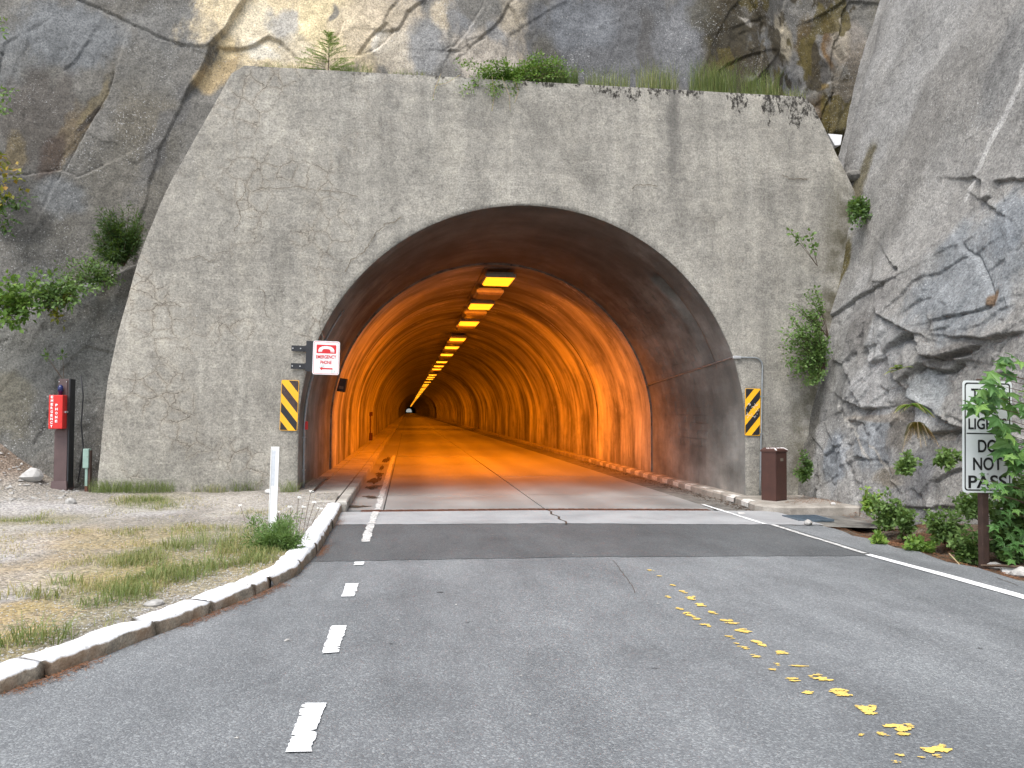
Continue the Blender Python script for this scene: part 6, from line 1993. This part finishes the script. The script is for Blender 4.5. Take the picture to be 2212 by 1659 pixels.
bush('green_branch', 'leafy branch poking in at the left edge, between the highest one and the orange leaves', 'branch', P3(-50, 200, 16.3), [P3(25, 200, 15.75), P3(15, 235, 15.75), P3(8, 250, 15.75)], 'lf_green', (0.10, 0.034), 20, .09, 34, tint=(.2, 1), start=.5)

# ------------------------------------------------------------------ right edge of the portal and the rock
bush('wall_shrub', 'green shrub growing in the gap at the right edge of the portal, above the cabinet', 'shrub', P3(1782, 800, 14.45), ring_ends(1738, 750, 52, 86, 14.4, 70, 41, .15), 'lf_green', (0.06, 0.022), 38, .09, 42, tint=(.35, 1), sag=.1)
bush('wall_shrub', 'thin pale shrub above the denser one at the right edge of the portal', 'shrub', P3(1790, 730, 14.5), ring_ends(1745, 650, 36, 42, 14.4, 14, 43, .1), 'lf_green', (0.06, 0.022), 26, .06, 44, tint=(.45, 1), start=.45)
bush('leafy_twig', 'single twig with a few bright leaves high on the right of the portal', 'twig', P3(1766, 575, 14.6), [P3(1708, 500, 14.5), P3(1725, 515, 14.5), P3(1748, 500, 14.5), P3(1755, 525, 14.5)], 'lf_green', (0.085, 0.034), 16, .06, 45, tint=(.4, 1), start=.6, sag=0)
bush('crevice_plant', 'dark leafy plant in the crevice right of the portal, below the grey stone', 'plant', P3(1872, 440, 14.5), ring_ends(1850, 475, 28, 42, 14.3, 16, 46, .1), 'lf_green', (0.075, 0.03), 40, .08, 47, tint=(.1, .7))
bush('crevice_plant', 'small fern-like plant in the mossy gully at the upper right', 'plant', P3(1910, 210, 15.4), ring_ends(1908, 195, 14, 28, 15.3, 10, 48, .05), 'lf_green', (0.06, 0.012), 40, .06, 49, tint=(.4, 1))
bush('foot_plant', 'green plant at the foot of the wall right of the brown cabinet', 'plant', P3(1742, 1030, 14.2), ring_ends(1735, 1005, 18, 32, 14.1, 14, 50, .1), 'lf_green', (0.06, 0.022), 44, .07, 51, tint=(.1, .8))


def fern(label, base, n, L, seed, tint=(.3, 1.0), droop=0.5, mat='fern'):
    r_ = np.random.default_rng(seed)
    e = empty('fern', tuple(base), label, 'fern', 'ferns on the rock face')
    PP, DD, NN, LL, TT = [], [], [], [], []
    m = MB()
    for k in range(n):
        az = r_.uniform(math.pi * 0.9, math.pi * 1.9)
        d = np.array([math.cos(az), math.sin(az) * .7, r_.uniform(.1, .8)])
        d = d / np.linalg.norm(d); l = L * r_.uniform(.6, 1.1)
        c = [base + d * l * s + np.array([0, 0, -droop * l * s * s]) for s in np.linspace(0, 1, 10)]
        m.tube([tuple(q) for q in c], .0025, 4)
        tv = r_.uniform(*tint)
        for s in np.linspace(.12, .98, 22):
            i = min(8, int(s * 9)); p = c[i] + (c[i + 1] - c[i]) * (s * 9 - i)
            tg = unit(c[i + 1] - c[i]); sd = unit(np.cross(tg, [0, 0, 1.0]))
            for q in (-1, 1):
                PP.append(p); DD.append(sd * q + tg * .35); NN.append([0, -.2, 1.0]); LL.append(.22 * l * math.sin(math.pi * min(1, s * .9 + .1)) ** .7 + .004); TT.append(tv)
    o_ = m.build('stalks', MT['drystem'], e); o_['kind'] = 'stuff'
    LL = np.array(LL)
    leaf_obj('fronds', np.array(PP), np.array(DD), np.array(NN), LL, LL * .16, np.array(TT), mat, e, fold=.05)


fern('bright yellow-green fern on the rock above the hanging fern', P3(1945, 800, 12.2) + np.array([-.08, -.1, 0]), 9, .26, 61, (.6, 1.0))
fern('green fern with brown dead fronds hanging under a rock block left of the road sign', P3(1972, 878, 11.6) + np.array([-.1, -.1, 0]), 14, .34, 62, (.3, 1.0), .8)
fern('brown dead fern fronds hanging below the green fern', P3(1985, 915, 11.5) + np.array([-.1, -.1, 0]), 16, .32, 63, (0.0, .12), 1.3)

RB = [(1880, 1075, 22, 30, 11.7, 14, 'lf_bright', (.2, 1), 'small bright shrub at the rock foot right of the drain grate'),
      (1912, 1100, 42, 40, 11.0, 30, 'lf_green', (.35, 1), 'bushy green shrub at the rock foot, right of the drain grate'),
      (1955, 1120, 18, 38, 10.6, 16, 'lf_green', (.3, 1), 'narrow upright shrub between two bushier ones at the rock foot'),
      (1898, 1168, 12, 14, 10.0, 10, 'lf_bright', (.2, .9), 'small bright weed in the ditch beside the asphalt edge'),
      (2040, 1135, 48, 42, 9.9, 30, 'lf_green', (.3, 1), 'wide leafy shrub left of the brown sign post'),
      (1980, 1185, 36, 24, 9.5, 24, 'lf_bright', (.05, .75), 'low bright green weed clump near the asphalt, left of the sign post'),
      (2090, 1180, 34, 36, 9.1, 22, 'lf_green', (.35, 1), 'leafy weeds touching the left of the brown sign post'),
      (1952, 1000, 36, 20, 11.0, 14, 'lf_green', (.5, 1), 'thin plant on the rock face left of the sign, nearer the hanging fern'),
      (2050, 990, 34, 16, 9.9, 12, 'lf_green', (.5, 1), 'thin plant on the rock just left of the sign panel'),
      (2100, 1085, 44, 28, 9.4, 22, 'lf_green', (.4, 1), 'leafy twigs crowding the post just below the sign panel')]
for k, (cx, cy, hx, hy, Y, n, mat, ti, lb) in enumerate(RB):
    bush('roadside_shrub', lb, 'shrub', P3(cx, cy + hy * .95, Y + .05), ring_ends(cx, cy, hx, hy, Y, n, 70 + k, .18), mat, (0.062, 0.024), 34, .06, 90 + k, group='shrubs at the rock foot on the right', tint=ti, stem_r=.004)

# ------------------------------------------------------------------ maple over the sign: every large leaf an object
def maple_leaf(tv, seed):
    r_ = random.Random(seed)
    lob = []
    tips = [(-128, .60), (-62, .88), (0, 1.0), (62, .88), (128, .60)]
    for k, (a, l) in enumerate(tips):
        l *= r_.uniform(.92, 1.06)
        for da, f in ((-17, .60), (-9, .70), (-6, .82), (0, 1.0), (6, .82), (9, .70), (17, .60)): lob.append((a + da, l * f))
        if k < 4: lob.append((a + 32, .40 + .08 * (1 if 0 < k < 3 else 0)))
    lob = [(-172, .22)] + lob + [(172, .22)]
    vs = [(0, 0, 0)]
    for a, l in lob:
        x, y = l * math.sin(math.radians(a)), l * math.cos(math.radians(a)) + .25
        vs.append((x, y, -.16 * (x * x + (y - .3) ** 2) + .10 * abs(math.sin(math.radians(a * 2.9))) * l))
    n = len(lob)
    fs = np.array([(0, k + 1, k + 2) for k in range(n - 1)])
    me = np_mesh('leaf', np.array(vs), fs, False, np.full((n + 1, 3), tv))
    me.materials.append(MT['lf_maple'])
    return me


mleaf = [maple_leaf(t_, 200 + k) for k, t_ in enumerate((.15, .3, .42, .55, .7, .95, .25, .5))]
mp = empty('maple_sapling', (7.15, 8.45, -0.1), 'maple sapling with large lobed green leaves growing over the road sign', 'sapling')
r = np.random.default_rng(77)
trunk = [(7.15, 8.45, -.12), (7.1, 8.4, .5), (7.12, 8.3, 1.1), (7.2, 8.2, 1.7), (7.25, 8.15, 2.2)]
m = MB(); m.tube(trunk, [.02, .018, .015, .011, .006], 7); m.build('trunk', MT['bark'], mp, smooth=True)
tips = []
LEAFPOS = []
for k in range(255):           # big leaves: denser to the right, over the top half of the panel and down the right side
    if k < 120: px, py = r.uniform(2100, 2340), r.uniform(765, 1000)
    else: px, py = r.uniform(2140, 2330), r.uniform(985, 1215)
    lim = 2122 if py < 850 else (2098 if py < 897 else (2142 if py < 940 else (2172 if py < 1020 else 2160)))
    lim += 12 * math.sin(py * .07)
    if py < 850: lim = max(lim, 2112 + max(0, (815 - py)) * .9)
    if px < lim: px = lim + (lim - px) * .6
    LEAFPOS.append((px, py))
LEAFPOS += [(2098, 872), (2104, 858), (2118, 842), (2120, 880), (2135, 885), (2135, 815), (2160, 905), (2172, 925), (2150, 880), (2182, 945), (2190, 960), (2198, 985), (2108, 880), (2140, 830), (2165, 805), (2124, 1022), (2134, 1040), (2118, 1036), (2144, 1046), (2130, 1055)]
for k, (px, py) in enumerate(LEAFPOS):
    Y = (8.42 - r.uniform(0, .38) if k > 20 else 8.35) if px < 2215 else 8.55 - r.uniform(0, .6)
    p = P3(px, py, Y)
    big = .135 if py < 1000 else .085
    if k >= 270: big = .06
    sc = big * r.uniform(.75, 1.25)
    n = unit(np.array([r.normal() * .35 - .1, -0.75 + r.normal() * .25, .75 + r.normal() * .25]))
    d = unit(np.array([-.55 + r.normal() * .6, -.3 + r.normal() * .2, -.35 + r.normal() * .4]))
    s = unit(np.cross(d, n)); d = np.cross(n, s)
    o_ = bpy.data.objects.new('leaf', mleaf[int(r.integers(0, 8))]); COL.objects.link(o_); o_.parent = mp
    R3 = Matrix((Vector(s), Vector(d), Vector(n))).transposed()
    o_.matrix_basis = Matrix.Translation(Vector(p) - Vector((7.15, 8.45, -.1))) @ R3.to_4x4() @ Matrix.Scale(sc, 4)
    if k % 4 == 0: tips.append(p)
m = MB()
for k, t_ in enumerate(tips):
    zt = min(max(t_[2] - .25, .1), 2.0)
    a = np.array([np.interp(zt, [q[2] for q in trunk], [q[i] for q in trunk]) for i in range(3)])
    m.tube([tuple(q) for q in curve_pts(a, t_, .06, 6)], [.007, .006, .005, .004, .003, .002], 5)
o_ = m.build('branches', MT['bark'], mp, smooth=True); o_['kind'] = 'stuff'

bush('roadside_shrub', 'dense green shrub behind and right of the sign post, at the right edge', 'shrub', P3(2190, 1215, 9.0), ring_ends(2190, 1110, 55, 95, 8.95, 60, 881, .2), 'lf_green', (0.075, 0.03), 50, .08, 882, group='shrubs at the rock foot on the right', tint=(.1, .8), stem_r=.004)
# dry twigs and a fallen stick by the sign
for k, (pts, lb) in enumerate((([(2075, 1222, -.06), (2050, 1195, .05)], 'thin pale dry stalk leaning left of the sign post'), ([(2120, 1222, -.05), (2160, 1222, -.02), (2230, 1226, 0)], 'dark fallen branch lying right of the sign post foot'))):
    q = [atZ(x, y, z) for x, y, z in pts]
    m = MB(); m.tube([tuple(c) for c in q], .006 if k == 0 else .016, 5); tag(m.build('stick', MT['drystem'] if k == 0 else MT['bark']), lb, 'stick')

# ------------------------------------------------------------------ the verge: weeds one by one, grass as one mass
WE = [(75, 1385, .20, 320, .22, .006, (.0, .35), 'big green weed clump behind the nearest whole kerb stone'),
      (275, 1292, .17, 300, .20, .004, (.0, .25), 'dark green grass tuft close behind the kerb, left of a gravel patch'),
      (205, 1308, .15, 180, .14, .005, (.05, .35), 'low green tuft left of the dark grass tuft behind the kerb'),
      (140, 1262, .12, 110, .17, .006, (.1, .4), 'upright green weed in the gravel at mid left'),
      (45, 1290, .14, 110, .18, .006, (.3, .7), 'yellowing weed at the left edge of the verge'),
      (100, 1292, .10, 90, .17, .006, (.15, .45), 'small weed right of the yellowing one at the left'),
      (215, 1270, .22, 260, .22, .004, (.3, .65), 'loose yellow-green weed in the middle of the verge'),
      (300, 1255, .14, 130, .14, .007, (.05, .3), 'broad-leaved green rosette in the middle of the verge'),
      (380, 1250, .22, 300, .18, .006, (.0, .3), 'green weeds behind the kerb before the curve, beside a pale stone'),
      (440, 1228, .22, 330, .18, .006, (.0, .35), 'dense green weeds behind the kerb where it starts to curve'),
      (430, 1180, .32, 420, .26, .005, (.05, .4), 'tall light green weed patch left of the white post'),
      (500, 1200, .25, 220, .20, .005, (.2, .6), 'half dry weed patch between the white post and the curve'),
      (285, 1062, .55, 1300, .30, .004, (.0, .3), 'long strip of fresh grass along the portal foot'),
      (530, 1060, .22, 300, .32, .005, (.05, .35), 'grass tuft at the portal foot left of the white post'),
      (625, 1063, .12, 150, .28, .005, (.05, .35), 'small grass tuft at the portal foot right of the white post'),
      (455, 1063, .25, 220, .24, .004, (.2, .6), 'thin grass at the portal foot between the two green tufts'),
      (330, 1092, .35, 300, .16, .004, (.05, .4), 'wispy green grass on the pale ground before the portal')]
for k, (px, py, rad, n, h, w, ti, lb) in enumerate(WE):
    b = gpt(px, py); b[2] -= .01
    tuft(lb, b, int(n * (.9 if 'foot' in lb else .6)), rad * 1.25, h * 1.0, w * .55, 1.5, (ti[0] + .08, ti[1] + .2), 300 + k, 'weed_clump', 'weeds', 'weed clumps on the left verge', ry=rad * (.55 if 'foot' in lb else 1.0), bend=.8)
ends = []
rr = np.random.default_rng(91)
for k in range(46):
    px = rr.uniform(520, 655); py = rr.uniform(1135, 1195)
    c = gpt(px, min(1190, py + 30)); c[2] += max(0.04, (1190 - py) / 190); ends.append(c)
wb = gpt(588, 1188)
bush('weed_bush', 'feathery green weeds around the foot of the white post', 'weeds', wb, ends, 'lf_green', (0.055, 0.006), 120, .07, 92, stem='drystem', stem_r=.003, tint=(.4, 1), start=.15)
YA = [(600, 1105, 'leftmost'), (628, 1095, 'second'), (645, 1075, 'third'), (655, 1095, 'fourth'), (672, 1062, 'fifth'), (680, 1085, 'sixth'), (690, 1098, 'seventh'), (518, 1092, 'lone')]
for k, (px, py, od) in enumerate(YA):
    b = gpt(615 + (px - 600) * .5 if od != 'lone' else 530, 1172 if od != 'lone' else 1130); top = P3(px, py, b[1] + .3)
    e = empty('yarrow', tuple(b), f'{od} white-flowered stalk in the group right of the white post' if od != 'lone' else 'lone white-flowered stalk left of the white post', 'flower', 'white-flowered stalks by the white post')
    m = MB(); m.tube([tuple(q) for q in curve_pts(b, top, .05, 6)], .003, 5); m.build('stalk', MT['lf_dark'] if False else MT['bark'], e)
    m = MB()
    for j in range(9):
        a = rr.uniform(0, 6.28); q = math.sqrt(rr.uniform(0, 1)) * .035
        c = top + np.array([q * math.cos(a), q * math.sin(a), rr.uniform(-.008, .01)])
        m.add([tuple(c + np.array([.011 * math.cos(t_), .011 * math.sin(t_), 0])) for t_ in np.linspace(0, 5.2, 6)] + [tuple(c + np.array([0, 0, .008]))], [(i, (i + 1) % 6, 6) for i in range(6)])
    o_ = m.build('flower_head', MT['flower'], e); o_['kind'] = 'stuff'

# grass over the verge
r = np.random.default_rng(44)
NB = 260000
u = r.uniform(0, 1, NB)
yy = 4.2 + (14.4 - 4.2) * u ** 0.9; xx = r.uniform(-8.6, -1.0, NB)
kx = np.interp(yy, [p[1] for p in KP], [p[0] for p in KP])
dens = np.clip(lumps(xx, yy, GREEN, 65), 0, 1) * .7 + .55 * np.clip(lumps(xx, yy, DRY, 63), 0, 1) + .03
gate = sstep(-.25, .35, fbm(xx * 2.2, yy * 1.6, octv=3, seed=8))
ok = (xx < kx - .24) & (r.uniform(0, 1, NB) < dens * gate)
xx, yy = xx[ok], yy[ok]
P = np.stack([xx, yy, verge_z(xx, yy) - .008], 1)
gv = np.clip(lumps(xx, yy, GREEN, 65), 0, 1)
T = np.clip(.78 - .42 * gv + r.normal(0, .16, len(xx)), 0, 1)
H = (.030 + .06 * gv) * r.uniform(.4, 1.5, len(xx)) + .012
go = blades_obj('grass', P, H, np.full(len(xx), 1.0), np.full(len(xx), .0026) * r.uniform(.6, 1.4, len(xx)), T, r, 'grass', None, .9)
tag(go, 'short dry and green grass scattered over the left verge', 'grass', kind='stuff')


# loose gravel and litter, each one mass
def pebbles(name, P, S, mat, label, cat, r, flat=.6):
    base = np.array([(1, 0, 0), (-.5, .87, 0), (-.5, -.87, 0), (.2, .1, 1), (.1, 0, -.5)]) * np.array([1, 1, flat])
    n = len(P); a = r.uniform(0, 6.28, n)
    c, s = np.cos(a), np.sin(a)
    B = base[None] * r.uniform(.6, 1.3, (n, 5, 3)) * S[:, None, None]
    V = np.stack([B[..., 0] * c[:, None] - B[..., 1] * s[:, None], B[..., 0] * s[:, None] + B[..., 1] * c[:, None], B[..., 2]], -1) + P[:, None]
    i = np.arange(n)[:, None] * 5
    F = np.concatenate([i + np.array([f]) for f in ((0, 1, 3), (1, 2, 3), (2, 0, 3), (1, 0, 4), (2, 1, 4), (0, 2, 4))], 0)
    o_ = link(name, np_mesh(name, V.reshape(-1, 3), F, False), MT[mat])
    return tag(o_, label, cat, kind='stuff')


n = 20000
yy = r.uniform(4.3, 14.3, n); kx = np.interp(yy, [p[1] for p in KP], [p[0] for p in KP])
xx = kx - .26 - np.abs(r.normal(0, 1, n)) * (.7 + 3.0 * (r.uniform(0, 1, n) < .5))
P = np.stack([xx, yy, verge_z(xx, yy) + .003], 1)
pebbles('gravel', P[::2], .004 + .010 * r.uniform(0, 1, n // 2) ** 3, 'stone', 'grey gravel scattered over the left verge', 'gravel', r)
pebbles('gravel', P[1::2], .004 + .009 * r.uniform(0, 1, n // 2) ** 3, 'pale', 'pale gravel scattered over the left verge', 'gravel', r)
n = 900
xx = r.uniform(-8.5, -5.4, n); yy = r.uniform(13.6, 15.6, n)
pebbles('scree_stones', np.stack([xx, yy, verge_z(xx, yy) + .005], 1), .008 + .05 * r.uniform(0, 1, n) ** 5, 'stone', 'loose stones on the earthy scree under the left cliff', 'stones', r)


def needles(name, P, mat, label, r, L=.05, W=.003):
    n = len(P); a = r.uniform(0, 6.28, n)
    d = np.stack([np.cos(a), np.sin(a), r.uniform(-.1, .25, n)], 1); N = np.tile([0, 0, 1.0], (n, 1))
    V, F, _ = kites(P - d * L / 2, d, N, np.full(n, L) * r.uniform(.4, 1.2, n), np.full(n, W), np.zeros(n), 0, 0)
    return tag(link(name, np_mesh(name, V, F), MT[mat]), label, 'litter', kind='stuff')


n = 5200
s = r.uniform(s_at(4.4), s_at(13.2), n)
den = sstep(-.15, .35, vnoise(s * 1.3, s * 0, seed=9)); s = s[r.uniform(0, 1, n) < den * .9 + .05]
K = np.array([kpt(q, -abs(r.normal(0, .05)) - .008) for q in s])
needles('needle_litter', np.stack([K[:, 0], K[:, 1], np.full(len(K), .006) + r.uniform(0, .012, len(K))], 1), 'litter', 'brown pine needles lying along the foot of the white kerb', r, .05, .0028)
n = 5200
xx = r.uniform(6.1, 7.4, n); yy = r.uniform(7.2, 13.0, n)
zz = -.08 - .10 * np.exp(-((xx - 6.7) / .35) ** 2) + .05 * fbm(xx * 2.2, yy * 2.2, octv=4, seed=91) + .22 * sstep(7.0, 8.2, xx) + .012
needles('needle_litter', np.stack([xx, yy, zz], 1), 'litter', 'brown leaf and needle litter in the ditch below the right rock', r, .07, .006)
n = 1500
xx = 5.97 - np.abs(r.normal(0, .22, n)); yy = 13.2 + 14 * r.uniform(0, 1, n) ** 1.5
pebbles('gutter_debris', np.stack([xx, yy, np.full(n, -.062)], 1), .006 + .03 * r.uniform(0, 1, n) ** 3, 'dirt', 'dark grit and debris heaped along the right kerb in the tunnel', 'debris', r, .4)
n = 900
xx = r.uniform(6.4, 7.5, n); yy = 13.9 + r.normal(0, .35, n)
ok = (yy < 14.7) & (yy > 13.15) & (np.hypot(xx - 6.5, yy - 14.0) > .3)
needles('needle_litter', np.stack([xx[ok], yy[ok], np.full(ok.sum(), kz + .012)], 1), 'litter', 'rusty needle litter on the pad between the cabinet and the rock', r, .07, .005)
n = 140
xx = r.uniform(-1.0, 6.0, n); yy = r.uniform(3.5, 11.5, n)
pebbles('road_grit', np.stack([xx, yy, np.array([rz(q) for q in xx]) + .003], 1), .003 + .010 * r.uniform(0, 1, n) ** 4, 'stone', 'tiny stone chips scattered over the asphalt', 'grit', r)
# dark dirt patches in the left gutter of the tunnel
for k, (px, py, w, h) in enumerate([(806, 1055, 17, 6), (815, 1030, 13, 16), (832, 1000, 9, 16), (800, 1074, 20, 4), (772, 1096, 26, 4)]):
    p = atZ(px, py, 0); ppm = FPX / (p[1] * .992 + p[0] * .125)
    flake(p[0], p[1], w / ppm, h / ppm * p[1] / 1.6, 700 + k, MT['dirt'], 'dirt_patch', .010)
